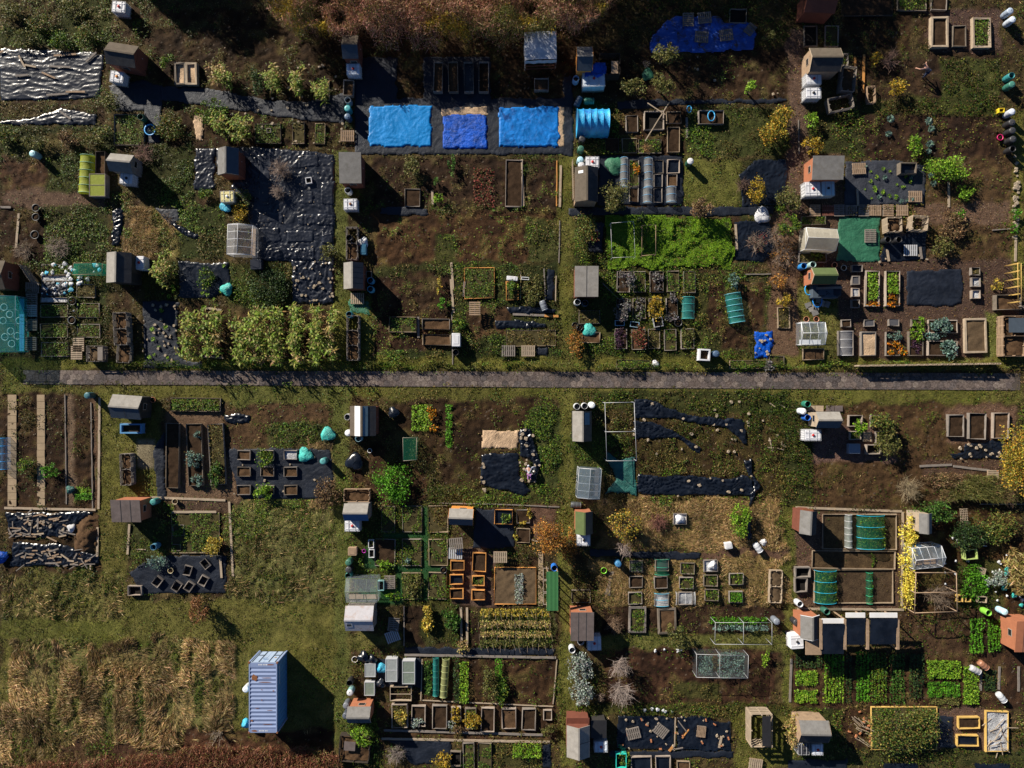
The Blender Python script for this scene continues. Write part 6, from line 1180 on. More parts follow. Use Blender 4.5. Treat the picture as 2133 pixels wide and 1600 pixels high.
# ------------------------------------------------------------------ barrels, butts, bins
GRN, DBL, BLK, BLU, WHT, TEA = (.02, .085, .055), (.03, .06, .11), (.022, .022, .025), (.03, .20, .50), (.52, .54, .57), (.04, .22, .24)
for a in [(68, 320, 'pale teal lidded butt standing among brown weeds', (.22, .38, .42), 'lid'), (292, 243, 'dark green open bin at the corner of the grey-framed bed', GRN, 'open'), (724, 208, 'grey open barrel, first in the line beside the navy membrane', (.2, .24, .28), 'open'), (724, 226, 'teal lidded barrel in the line beside the navy membrane', TEA, 'lid'), (724, 243, 'navy barrel below the teal one beside the navy membrane', DBL, 'lid'),
          (724, 396, 'white open barrel against the flat-roofed dark red shed', WHT, 'open'), (727, 495, 'black dustbin inside the open compost bay', BLK, 'open'), (771, 584, 'blue open barrel, upper of two beside the pale ribbed roof', (.07, .28, .45), 'open'), (771, 602, 'blue open barrel, lower of two beside the pale ribbed roof', (.10, .36, .50), 'open'), (727, 655, 'blue-rimmed black bin in the three-bay compost', (.04, .22, .32), 'open'), (949, 734, 'black open barrel below the white appliance', BLK, 'open'),
          (1200, 163, 'pale blue open barrel beside the tarpaulined tank', (.35, .5, .68), 'open'), (1213, 289, 'black wrapped barrel below the blue polytunnel', BLK, 'lid'), (1210, 310, 'green lidded barrel beside the weedy path end', GRN, 'lid'), (1209, 333, 'pale blue barrel behind the dark brown shed', (.25, .42, .5), 'lid'), (1211, 344, 'barrel with a white lid behind the dark brown shed', (.3, .36, .38), 'white'), (1438, 336, 'dark green butt with a pale lid at the grassy patch corner', GRN, 'white'),
          (1203, 629, 'black barrel with a white rim under the light grey flat roof', WHT, 'open'), (1219, 631, 'dark open barrel under the light grey flat roof', DBL, 'open'), (1492, 737, 'dark barrel beside the cut open tank', DBL, 'lid'), (2104, 23, 'blue-grey barrel topmost in the line at the east edge', (.25, .30, .38), 'lid'), (2109, 41, 'grey barrel with a pale top near the top corner', (.4, .45, .52), 'lid'),
          (2108, 157, 'teal open butt at the east edge', (.03, .20, .22), 'open'), (2108, 176, 'dark green butt below the teal one at the east edge', (.03, .13, .10), 'lid'), (2108, 233, 'light grey barrel beside the yellow box', (.42, .45, .52), 'lid'), (2108, 255, 'uppermost of the black barrels below the light grey one', BLK, 'lid'), (2109, 272, 'second of the black barrels below the light grey one', BLK, 'lid'), (2110, 290, 'black barrel beside the pink bucket', BLK, 'lid'), (2110, 310, 'lowest black barrel above the stone wall, open', BLK, 'open'),
          (1694, 551, 'pale teal barrel behind the green-roofed shed', (.28, .42, .42), 'open'), (1675, 554, 'bright blue small barrel behind the green-roofed shed', BLU, 'open'), (182, 824, 'dark teal bin at the corner of the paved beds', (.02, .08, .10), 'lid'), (319, 1046, 'green barrel against the red shed with felt strips', (.03, .16, .15), 'lid'), (319, 1140, 'blue bin among weeds beside the red shed', (.08, .22, .34), 'open'), (673, 961, 'teal dome lidded butt beside the nine planters', (.05, .20, .20), 'lid'),
          (723, 869, 'white barrel, open, against the striped roof', WHT, 'open'), (725, 902, 'second white barrel against the striped roof', WHT, 'lid'), (746, 914, 'pale blue open barrel below the striped roof', (.32, .52, .60), 'open'), (726, 1172, 'dark green barrel beside the tan box', GRN, 'lid'), (726, 1187, 'black lidded barrel above the green-framed greenhouse', BLK, 'lid'), (725, 1200, 'teal open barrel at the corner of the green-framed greenhouse', (.04, .2, .18), 'open'), (1155, 1184, 'bright blue barrel at the head of the green iron roof', (.02, .16, .60), 'open'),
          (728, 1423, 'black open barrel beside the leaning grate', BLK, 'open'), (729, 1443, 'teal barrel with a pale lid above the terracotta shed', (.2, .36, .38), 'white'), (720, 1491, 'dark barrel low against the terracotta shed', (.05, .06, .08), 'lid'), (721, 1470, 'grey lidded barrel high against the terracotta shed', (.1, .11, .13), 'lid'), (1202, 847, 'first of three white barrels behind the dark-walled shed', WHT, 'open'), (1218, 846, 'middle of three white barrels behind the dark-walled shed', WHT, 'open'), (1233, 844, 'third of three white barrels, the only lidded one', (.62, .68, .70), 'lid'),
          (1288, 1175, 'leaning blue bin beside the green bucket', (.03, .13, .26), 'lid'), (1618, 1295, 'grey domed bin at the end of the metal pipe cage', (.14, .16, .19), 'lid'), (1192, 1355, 'white barrel with a dark top at the plum-brown shed', WHT, 'open'), (1210, 1338, 'white barrel tucked under the plum-brown roof edge', WHT, 'open'), (1683, 842, 'green open barrel by the small pale wooden shed', (.02, .16, .11), 'open'), (1673, 857, 'white barrel with a cap by the small pale wooden shed', (.6, .63, .68), 'lid'), (1683, 870, 'royal blue open barrel by the small pale wooden shed', (.02, .12, .50), 'open'),
          (1667, 1259, 'white barrel with a dark rim below the two white boxes', WHT, 'open'), (1723, 1275, 'dark green barrel behind the long shelter', (.03, .11, .08), 'open'), (2060, 1277, 'lime green barrel lying open among crops', (.18, .45, .05), 'open'), (2093, 1275, 'pale blue barrel beside the orange-brown shed', (.38, .58, .70), 'lid'), (1659, 1297, 'black round bin lid against the red-brown shelter shed', BLK, 'lid'), (1850, 499, 'large black compost cone by the open pallet bays', BLK, 'open'), (1873, 499, 'smaller black compost cone by the open pallet bays', BLK, 'open'), (512, 1436, 'white drum standing against the shipping container', WHT, 'lid')]:
    barrel(*a[:4], top=a[4])
for a in [(1204, 213, 'dark blue drum lying behind the blue polytunnel', DBL, 155), (1226, 211, 'green drum lying on its side behind the blue polytunnel', (.02, .12, .09), 90), (1132, 636, 'grey drum fallen on black plastic', (.16, .18, .21), 20), (1199, 1052, 'dark drum lying above the slim shed', (.06, .065, .07), 85), (2047, 1385, 'rusty drum lying by the crop plots', (.3, .14, .08), 50), (2085, 1452, 'white drum lying near the short boards', WHT, 40), (1578, 1140, 'white and black drum lying in tan grass', WHT, 35), (2030, 1395, 'grey tin lying at the end of the salad rows', (.4, .4, .42), 60)]:
    barrel(*a[:4], lying=a[4], h=.85, top='lid', name='drum', cat='drum')
for a in [(2084, 286, 'pink bucket beside the black barrels', (.62, .02, .16), .26, .3), (770, 939, 'white bucket on dug soil below the striped roof', (.75, .75, .75), .19, .28), (1258, 1189, 'bright green bucket in the shade of the slim shed', (.18, .55, .02), .26, .4), (312, 270, 'round blue tub half filled beside the grey-framed bed', (.05, .32, .68), .48, .4), (758, 1148, 'magenta pail beside the half-blue shed', (.5, .02, .45), .16, .25)]: pot(a[0], a[1], a[2], a[3], a[4], a[5], name='bucket', cat='bucket', fill='water' if a[4] > .4 else 'soil')
for a in [(1739, 552, 'terracotta pot beside the green-roofed shed'), (1758, 558, 'grey stone pot beside the green-roofed shed', (.3, .3, .29)), (318, 833, 'terracotta pot behind the black-walled shed'), (364, 1045, 'cream pot on the plank below the three long beds', (.5, .40, .25)), (355, 1189, 'cream pot on the black membrane', (.45, .38, .22)), (1413, 672, 'black round pot with a yellow seedling', BLK, .34), (1198, 678, 'black pot, first of a pair, by the turquoise net', BLK, .28), (1207, 682, 'black pot, second of a pair, by the turquoise net', BLK, .28), (739, 1374, 'white pot beside the black rubbish bags', (.62, .6, .58), .26),
          (150, 627, 'black tyre-like planter beside the cluttered beds', BLK, .35), (149, 667, 'grey rimmed black planter below the tyre planter', (.1, .1, .1), .33), (189, 740, 'white-rimmed pot under dead grass', (.62, .62, .6), .28), (74, 433, 'old tyre planter nearest the pink chippings', (.045, .045, .045), .32), (74, 452, 'old tyre planter with a green centre', (.05, .05, .05), .32), (72, 489, 'empty old tyre planter by the long pale plank', (.06, .06, .06), .36), (1680, 665, 'terracotta pot behind the white mini greenhouse'), (1701, 665, 'second terracotta pot behind the white mini greenhouse'), (1998, 1127, 'white ring-shaped pot near the lattice panel', (.6, .6, .58), .2), (924, 1188, 'black wheel-like pot at the turf corner', BLK, .28)]: pot(*a[:3], a[3] if len(a) > 3 else (.40, .16, .08), a[4] if len(a) > 4 else .24, .32)
# ================================================================== compost bays, pallets, planks
compost_bay(733, 507, 1.0, 2.9, .8, 'two-bay grey pallet compost with a dustbin in one bay', 0, 2, filled=[1, 0]); compost_bay(735, 704, 1.05, 4.0, .9, 'three-bay pallet compost below the square of artificial turf', 0, 3, filled=[1, 1, 0])
compost_bay(252, 685, 1.2, 2.9, .95, 'rickety three-sided pallet compost with dark heap beside the stone-strewn membrane', 3, 2, 'greywood'); compost_bay(258, 737, 1.2, 1.6, .6, 'low collapsed pallet bin nearest the slab path', -3, 1)
compost_bay(199, 737, 1.5, 1.4, .8, 'pallet bin heaped with dead straw at the cluttered plot', 0, 1, heap='dry_soil', lid=(.3, -.6, .75, .6, 'greywood')); compost_bay(263, 978, 1.0, 2.8, .8, 'leaning grey pallet bin on the grass lane', 2, 2)
compost_bay(1862, 468, 1.3, 1.3, .95, 'open compost bay of pale upright pallets by the green tarpaulin', 2, 1, 'palewood'); compost_bay(1915, 465, 1.4, 1.3, .95, 'second bay of upright pallets, half empty, on the leafy ground', -4, 1, 'palewood', heap=None)
compost_bay(1585, 1520, 1.9, 2.9, 1.5, 'tall pallet-built store with a black corrugated cover', 0, 1, 'palewood', heap=None, lid=(.0, -1.3, .75, 1.35, 'black')); compost_bay(743, 1032, 2.3, 1.1, .7, 'two square new-wood compost boxes above the half-blue shed', 0, 1, 'timber')
compost_bay(738, 1560, 2.7, 2.3, .7, 'dark timber compost bin with a white-topped box at the bottom edge', -4, 1, 'darkwood', lid=(-.9, -.1, .1, .7, 'felt_purple')); compost_bay(1616, 1222, 1.1, 2.9, .5, 'pale pallet bay piled with dead stems beside the grassy grid', -2, 2, 'palewood', heap='dry_soil')
compost_bay(2112, 700, 2.1, 3.6, .9, 'stack of pale timber bays with a slate cover at the east edge', 0, 2, 'timber', lid=(-.6, .3, 1.0, 1.6, 'slate')); compost_bay(1757, 125, .8, 1.1, .5, 'slatted white crate beside the wooden shed', 0, 1, 'greywood', heap=None); compost_bay(1767, 165, 1.2, 2.2, 1.0, 'tall grey timber compost box behind the stacked tanks', -6, 1, 'greywood'); compost_bay(1751, 215, 2.2, 1.2, .8, 'leaning grey timber box below the stacked tanks', 12, 1, 'greywood', heap=None)
compost_bay(1815, 197, .7, 1.5, .45, 'small upright brown frame near the yellow bush', 3, 1, 'timber', heap=None); compost_bay(1270, 135, 1.8, 1.9, 1.2, 'three-sided dark timber store beside the narrow blue-roofed shed', 0, 1, 'darkwood', heap=None, lid=(.1, -.9, .7, .2, 'timber'))
for a in [(1812, 492, 'grey pallet lying on the flat green tarpaulin', 90), (1895, 522, 'blue-grey pallet on black sheet by the compost cones', 0, 'metal'), (1059, 731, 'first of two slatted pallets, darker, above the slab path', 0), (1100, 731, 'second of two slatted pallets, paler, above the slab path', 0, 'palewood'), (745, 622, 'short slatted pallet at the foot of the pale ribbed shed', 0, 'palewood'), (989, 643, 'raised new pallet table casting a long shadow', 90, 'timber', .6),
          (1319, 1527, 'mossy pallet tilted on the black sheet with bricks', 14), (1376, 1521, 'grey pallet turned on its corner on the black sheet', -38), (1460, 1523, 'small new-wood crate on the black sheet', -6, 'timber'), (1573, 1591, 'pale pallet on grass at the bottom edge', -8, 'palewood'), (2067, 993, 'pallet standing at the end of the boards by the yellow tree', 90, 'palewood'), (1042, 1160, 'pale pallet on a stack beside the orange planters', 0, 'palewood', .5), (950, 1132, 'top grey pallet of the stack beside the orange-walled shed', 5, 'greywood', .7), (949, 1152, 'lower grey pallet leaning on the stack beside the orange-walled shed', -2, 'metal', .3),
          (820, 1300, 'grey pallet in the shade of the corrugated iron shed', 84), (818, 1325, 'tilted pale pallet below the corrugated iron shed', 20, 'metal'), (67, 650, 'blue-painted pallet of the boardwalk beside the turquoise tunnel', 90, 'metal'), (67, 675, 'grey pallet of the boardwalk beside the turquoise tunnel', 90), (66, 716, 'end pallet of the boardwalk nearest the slab path', 90), (67, 622, 'weathered pallet of the boardwalk by the fence corner', 90), (69, 600, 'dark pallet at the head of the boardwalk', 0), (165, 718, 'pale pallet on blue plastic beside the straw heap', 90, 'palewood'), (161, 735, 'lower pale pallet on blue plastic beside the straw heap', 90, 'palewood'),
          (724, 284, 'brown pallet under the barrels beside the navy membrane', 0, 'timber'), (1433, 42, 'dark pallet upright on the shaded blue tarpaulin, first along its top', 90), (1467, 38, 'dark square pallet at the top of the shaded blue tarpaulin', 6), (1461, 78, 'grid pallet in the middle of the shaded blue tarpaulin', -4), (1512, 74, 'broad slatted pallet low on the shaded blue tarpaulin', 8), (1562, 62, 'small pallet turned on the corner of the shaded blue tarpaulin', -38), (1788, 352, 'wooden pallet leaning off the charcoal roof onto grey membrane', 2, 'timber'), (1905, 410, 'plain plank square at the corner of the grey membrane', 0, 'timber'),
          (812, 1212, 'grey pallet lid on turf beside the green-framed greenhouse', 90), (2041, 1193, 'small pale pallet among lush weeds', -15, 'palewood')]: pallet(*a[:3], rot=a[3], m=a[4] if len(a) > 4 else 'greywood', z=a[5] if len(a) > 5 else .14, L=.8 if a[0] in (1460, 2041, 1562) else 1.2, D=1.0)
for i, (x, m) in enumerate([(1697, 'timber'), (1724, 'redbrown'), (1747, 'greywood'), (1772, 'greywood'), (1798, 'greywood'), (1822, 'timber'), (1849, 'timber'), (1878, 'timber')]): pallet(x, 439, f'{ORD[i]} pallet of the boardwalk above the flat green tarpaulin, counted from the leaf lane', 0 if i % 2 else 90, m=m, z=.08, L=1.05, D=.95)
PL = [((40, 445), (34, 517), 'long pale plank edging the bare brown plot'), ((0, 432), (24, 432), 'short dark board at the picture edge above the pale plank'), ((940, 547), (944, 605), 'new pale board, upper of the long line dividing the weedy plot'), ((939, 582), (945, 652), 'long white board dividing the weedy plot'), ((941, 650), (943, 760), 'thin dark board continuing the dividing line to the path'), ((871, 660), (872, 704), 'wide grey plank between the wide bed and the brown soil beds'), ((1087, 333), (1090, 430), 'long plank lying beside the bowed bed'), ((1168, 345), (1166, 432), 'pale board along the grass path by the dug plot'), ((1166, 460), (1164, 548), 'thin edging board beside the stick-strewn corner'), ((1160, 335), (1159, 430), 'rust-coloured rod lying on the dug plot'), ((1085, 565), (1084, 625), 'upright pale batten between two weedy beds'),
      ((1133, 560), (1136, 625), 'dark board beside the narrow black strip'), ((1158, 575), (1157, 628), 'pale board on the outer side of the narrow black strip'), ((1068, 655), (1135, 657), 'long grey plank below the fallen drum'), ((1134, 658), (1163, 659), 'orange-brown plank end below the fallen drum'), ((900, 398), (902, 426), 'short pale stake beside yellow-green plants'), ((968, 587), (966, 618), 'short grey trough board beside the crooked orange square'),
      ((1340, 300), (1390, 220), 'first crossed white batten over the framed bed'), ((1345, 222), (1382, 246), 'second crossed white batten over the framed bed'), ((1430, 245), (1431, 288), 'grey plank standing along the dark beds'), ((1552, 572), (1605, 571), 'thin rail at the head of the green plot'), ((1531, 468), (1534, 522), 'plank edging the black sheet beside the green manure'), ((1784, 395), (1786, 430), 'plank post in the brassica bed', ), ((1975, 380), (1976, 432), 'wooden post lying between the leafy shrubs'), ((1846, 520), (1850, 545), 'round post leaning on the black sheet'), ((1915, 515), (1918, 540), 'short round post near the grey pallet'), ((2066, 480), (2104, 477), 'thin board at the stone edge'), ((2116, 490), (2114, 545), 'broken pale slab board on the stone edge'),
      ((1270, 1410), (1270, 1411.5), 'tiny offcut of wood'), ((1648, 1372), (1645, 1462), 'long blue-grey pipe edging the crop rows'), ((2043, 1395), (2042, 1438), 'first short sleeper standing among the crop rows'), ((2081, 1388), (2080, 1436), 'middle short sleeper standing among the crop rows'), ((2121, 1388), (2121, 1440), 'last short sleeper standing among the crop rows'), ((1915, 971), (1982, 968), 'grey board on the bark below the yellow-leaf plot'), ((1985, 971), (2060, 980), 'longer grey board leading to the upright pallet'), ((1657, 1057), (1878, 1065), 'long top edge board of the bark-edged plot'), ((1660, 1268), (1882, 1270), 'long bottom edge board of the bark-edged plot'), ((1880, 1066), (1878, 1262), 'edge board beside the golden hedge'),
      ((800, 1520), (1130, 1530), 'long grey edging plank below the row of nine beds'), ((795, 1538), (1145, 1545), 'second long edging plank along the bottom plot'), ((843, 1363), (1158, 1369), 'white edging board along the dark path'), ((878, 1458), (1152, 1471), 'pale bowed edging board of the striped vegetable plot'), ((880, 1372), (877, 1458), 'side board of the striped vegetable plot'), ((1160, 1372), (1152, 1466), 'far side board of the striped vegetable plot'), ((842, 1262), (842, 1345), 'thin side board of the bean plot'), ((960, 1265), (962, 1345), 'dividing board of the bean plot, first'), ((973, 1265), (973, 1345), 'dividing board of the bean plot, second'),
      ((315, 1036), (470, 1042), 'long plank edge below the three long beds'), ((359, 1066), (452, 1066), 'pale plank at the head of the weedy plank-edged plot'), ((478, 1045), (486, 1200), 'long bare edging board beside the tall grass'), ((460, 1162), (463, 1203), 'timber edge at the corner of the black membrane'), ((270, 1092), (266, 1155), 'narrow timber edge beside the red shed'), ((283, 1143), (304, 1145), 'short yellow stick among weeds'), ((10, 1058), (200, 1062), 'long plank along the head of the timber-strewn plot'), ((204, 1098), (203, 1163), 'upright white sleeve board at the timber-strewn plot'), ((208, 828), (206, 1060), 'edging board of the paved beds along the grass lane'), ((190, 838), (194, 1060), 'white edging rail inside the paved beds'), ((136, 822), (139, 1050), 'dark edging board beside the bark strip'),
      ((1420, 1536), (1434, 1518), 'orange batten lying on the black sheet'), ((1422, 1556), (1400, 1560), 'thin offcut at the foot of the black sheet'), ((1393, 1563), (1402, 1552), 'short orange stub at the edge of the black sheet'), ((1412, 1500), (1430, 1523), 'dark diagonal stick on the black sheet'), ((1497, 1556), (1502, 1532), 'pale plank end on the black sheet'), ((1406, 1493), (1404, 1562), 'dividing batten between the two black sheets'), ((1268, 1240), (1272, 1190), 'blue-grey plank leaning by the green bucket'), ((1277, 1190), (1262, 1238), 'second blue-grey plank by the green bucket'), ((1603, 840), (1615, 848), 'first pale stick of the small netted square'), ((1622, 841), (1634, 849), 'second pale stick of the small netted square'), ((1598, 932), (1612, 933), 'third pale stick of the small netted square'), ((1619, 934), (1632, 937), 'fourth pale stick of the small netted square'), ((1602, 912), (1608, 940), 'long peeled stick of the small netted square'),
      ((1035, 1050), (920, 1048), 'grey rail above the top row of turf beds'), ((1035, 1050), (1165, 1056), 'grey rail above the navy membrane floor'), ((1096, 1120), (1120, 1128), 'loose stick by the copper tree'), ((1255, 590), (1290, 625), 'bamboo cane lying by the light grey flat roof'), ((424, 641), (462, 646), 'pale board above the maize'), ((425, 743), (466, 745), 'board at the foot of the first maize block'), ((2040, 1050), (2133, 1050), 'long rail of the brushwood plot'), ((1663, 250), (1664, 322), 'thin edging strip by the leaf lane'), ((1780, 120), (1783, 195), 'rusty upright board beside the yellow shrub'), ((1798, 115), (1797, 195), 'second rusty upright board nearer the person')]
for p in PL: plank(*p[0], *p[1], p[2], m='greywood' if any(w_ in p[2] for w_ in ('grey', 'dark', 'sleeper', 'rail', 'thin')) else 'board_o' if 'orange' in p[2] or 'rust' in p[2] else 'palewood', w_=.09 if any(w_ in p[2] for w_ in ('stick', 'batten', 'rod', 'rail', 'thin', 'cane', 'strip')) else .2, z=.75 if 'crossed' in p[2] else None)
for (a, b, c, d) in [(42, 118, 55, 142), (115, 118, 162, 115), (105, 140, 150, 142), (90, 153, 118, 165), (182, 131, 203, 111), (55, 137, 78, 142), (35, 160, 62, 158), (140, 193, 180, 193), (0, 113, 10, 108), (100, 200, 140, 197), (127, 233, 150, 250)]: plank(a, b, c, d, 'weathered plank lying on black plastic by the red-brown shed', .16, m=R.choice(['timber', 'palewood', 'greywood']), z=.16, group='planks on the black plastic')
for i in range(96):
    a, b = (R.uniform(20, 145), R.uniform(1070, 1118)) if i < 48 else (R.uniform(25, 195), R.uniform(1140, 1177)); q = R.gauss(0, .35) if R.random() < .8 else R.uniform(0, 3); L = R.uniform(8, 24)
    plank(a, b, a + L * math.cos(q), b + L * math.sin(q), 'broken plank strewn on black plastic below the paved beds', R.uniform(.06, .14), m=R.choice(['greywood', 'palewood', 'greywood', 'timber']), z=R.uniform(.12, .24), group='broken planks of the timber-strewn plot')
# bean canes and sticks in rows
for row, (y, x0, x1, n) in enumerate([(1278, 1005, 1143, 12), (1300, 1000, 1145, 13), (1322, 1000, 1148, 13), (1345, 1002, 1150, 12)]):
    for i in range(n): x = x0 + (x1 - x0) * i / (n - 1) + R.uniform(-3, 3); d_ = R.uniform(-4, 3); plank(x, y - 6 + d_, x + R.uniform(-2, 5), y + 8 + d_, 'thin bamboo cane leaning over the yellowing bean rows', .028, .028, 'board_b', R.uniform(.3, .6), 'cane', 'bamboo_cane', 'bean canes')
for i in range(34):
    a, b = R.uniform(1772, 1800), R.uniform(1490, 1545); q = .6 + R.gauss(0, .15); L = R.uniform(14, 30)
    if i > 14: a, b = R.uniform(2056, 2095), R.uniform(1490, 1560); q = R.uniform(0, 3)
    plank(a, b, a + L * math.cos(q), b + L * math.sin(q), 'dead brushwood stick near the yellow board edges', .05, .04, 'palewood', R.uniform(.1, .4), 'stick', 'stick', 'brushwood sticks')
# slabs and stone edge
for i, (x, y) in enumerate([(1683, 636), (1690, 643), (1700, 640), (1712, 632), (1722, 634), (1705, 625), (1697, 652)]):
    X_, Y_ = W(x, y); o = MB().box(-.28, -.24, 0, .28, .24, .05).build('stepping_slab', M_['felt_pale' if i % 2 else 'felt_grey']); at(o, X_, Y_, .05, R.uniform(0, 90)); tag(o, 'irregular stepping slab above the white mini greenhouse', 'slab', 'stepping slabs')
for i in range(4):
    X_, Y_ = W(1688 + 18 * i + (4 if i > 1 else 0), 851); o = MB().box(-.36, -.26, 0, .36, .26, .05).build('stepping_slab', M_['palewood' if i < 2 else 'felt_purple']); at(o, X_, Y_, .06, R.uniform(-4, 4)); tag(o, 'square slab behind the small pale wooden shed', 'slab', 'slabs by the pale shed')
stones([(2112, 325), (2120, 325), (2120, 420), (2118, 500), (2110, 500)], 44, 'pale rubble stone of the low edge along the east path', .03, smin=.8, smax=1.9)
stones((300, 630, 372, 765), 34, 'pale stone weighing down the slate-coloured membrane', .11); stones((612, 546, 695, 630), 38, 'broken stone on the wrinkled black sheet above the maize', .16, smin=.6, smax=1.4); stones((500, 310, 697, 545), 60, 'small stone pinning the black plastic patchwork', .15, smin=.25, smax=.6)
stones((1290, 1490, 1522, 1562), 26, 'pale stone on the black sheets of the bottom row', .15, smin=.6, smax=1.3); stones((1290, 1490, 1522, 1562), 14, 'orange brick on the black sheets of the bottom row', .15, 'brick', 1, 1.2)
stones((1320, 828, 1560, 950), 18, 'pale stone beside the twisted black plastic strips', .10, smin=.7, smax=1.6); stones((1330, 983, 1580, 1036), 9, 'stone holding down the wide black strip', .16, smin=.8, smax=1.5); stones((1440, 835, 1640, 930), 14, 'loose stone in the weedy plot of black strips', .04, smin=.7, smax=1.4)
stones((1080, 895, 1125, 1008), 18, 'stone on the tangled black plastic heap', .24, smin=.8, smax=1.7); stones((1000, 946, 1012, 1030), 8, 'stone along the edge of the ridged black sheet', .12); stones((1985, 925, 2088, 956), 16, 'stone ringing the black sheet by the yellow tree', .14, smin=.8, smax=1.5)
stones((480, 935, 690, 1038), 14, 'stone holding the membrane of the nine small planters', .09, smin=.6, smax=1.3); stones((440, 205, 720, 300), 26, 'flat stone around the maize membrane path', .1, smin=.7, smax=1.6); stones((560, 130, 700, 210), 16, 'rubble piece near the upper maize clumps', .05, smin=.7, smax=1.6)
stones((1572, 695, 1608, 745), 10, 'stone on the crumpled dark blue tarpaulin', .17); stones((1830, 530, 1930, 548), 5, 'stone at the foot of the compost cone sheet', .1); stones((30, 1070, 150, 1115), 10, 'rubble piece among the broken planks', .2, smin=.8, smax=1.6)
stones((1765, 1480, 1812, 1545), 12, 'brick scattered on the weedy ground beside the shrub bed', .06, 'brick', 1, 1.3); stones((1400, 100, 1640, 206), 8, 'stone on the shaded plot below the blue tarpaulin', .05)
# ------------------------------------------------------------------ poles, cages, trellis
pole_frame([(1260, 839), (1321, 838), (1326, 960), (1264, 960)], 1.7, 'tall pale pipe frame beside the dark-walled shed', mids=[(1, 3, .5)], r=.022)
pole_frame([(1490, 1297), (1608, 1297), (1608, 1343), (1489, 1342)], 1.5, 'grey pipe cage over the row of brassicas', m='metal', mids=[(0, 2, .5)]); pole_frame([(1451, 1363), (1559, 1366), (1558, 1413), (1451, 1411)], 1.4, 'netted pipe cage over blue-green kale', m='metal', mids=[(0, 2, .45)], net=FINE)
pole_frame([(1272, 465), (1320, 461), (1323, 535), (1275, 537)], 1.2, 'pale pipe rectangle standing over lush green manure'); pole_frame([(1337, 470), (1366, 468), (1366, 530), (1337, 533)], .9, 'faint wooden frame over lush green manure', m='timber', r=.025)
pole_frame([(1908, 1193), (1992, 1193), (1994, 1274), (1905, 1277)], 1.8, 'brown timber fruit cage around bare trees', m='timber', r=.04, mids=[(1, 3, .5)]); pole_frame([(153, 548), (213, 548), (213, 571), (150, 572)], .9, 'low cage with emerald net beside the half black roof', m='timber', net=mat_clear('emerald', (.02, .45, .30), .2, .5))
pole_frame([(2120, 548), (2127, 548), (2128, 628), (2121, 628)], 1.6, 'upright yellow lattice post row at the east edge', m='board_y', r=.03, mids=[(1, 3, .2), (1, 3, .4), (1, 3, .6), (1, 3, .8)]); pole_frame([(839, 912), (868, 912), (867, 958), (840, 960)], 1.0, 'dark green net cage of kale below the marigolds', m='board_w', net=GREENN)
def trellis():
    x, y = W(2020, 1100, 1.2); t = thing('trellis', 'pale lattice trellis leaning among dark plants', 'trellis', x, y, .5, 4); mb = MB()
    for i in range(5): mb.box(-.32 + i * .15, -1.6, 0, -.285 + i * .15, 1.6, .03)
    for i in range(16): mb.box(-.34, -1.6 + i * .21, .031, .36, -1.565 + i * .21, .055)
    mb.build('lattice', M_['palewood'], t)
    for s in (-1.5, 1.5): MB().box(-.03, s - .03, -.5, .03, s + .03, 0).build('post', M_['timber'], t)
trellis()
def pallet_fence():
    cx, cy = W(1920, 760); t = thing('pallet_fence', 'row of upright pallets fencing the bark plot from the slab path', 'fence', cx, cy); n = 12; x0 = W(1779, 760)[0] - cx; L = (W(2072, 760)[0] - cx - x0) / n
    for i in range(n):
        x = x0 + i * L; y = -.1 + .2 * i / n; mb = MB(); h = R.uniform(.86, .98)
        for z in (.03, .22, .41, .60, h - .12): mb.box(x, y - .07, z, x + L - .04, y - .05, z + .1).box(x, y + .05, z, x + L - .04, y + .07, z + .1)
        for u in (0, L / 2 - .06, L - .13): mb.box(x + u, y - .048, 0, x + u + .09, y + .048, h)
        mb.build('upright_pallet', M_['palewood'], t)  # one standing pallet, its slats and blocks in a single mesh
pallet_fence()
def wood_fence(x0, y0, x1, y1, h, label, m='greywood'):
    a = W(x0, y0); b = W(x1, y1); L = math.hypot(b[0] - a[0], b[1] - a[1]); t = thing('picket_fence', label, 'fence', a[0], a[1], 0, math.degrees(math.atan2(b[1] - a[1], b[0] - a[0]))); n = int(L / .16); mb = MB()
    for i in range(n): mb.box(i * L / n, -.012, .05, i * L / n + .09, .012, h * R.uniform(.96, 1.03))
    mb.build('picket_slat', M_[m], t); MB().box(0, .013, h * .35, L, .05, h * .35 + .07).box(0, .013, h * .8, L, .05, h * .8 + .07).build('rail_frame', M_[m], t)
wood_fence(60, 556, 84, 592, 1.3, 'dark slatted fence panel at the head of the boardwalk'); wood_fence(2115, 640, 2133, 645, 1.2, 'short slatted fence beside the grey compost frame'); wood_fence(1191, 340, 1193, 420, 1.1, 'pale plank fence behind the dark brown shed', 'palewood')
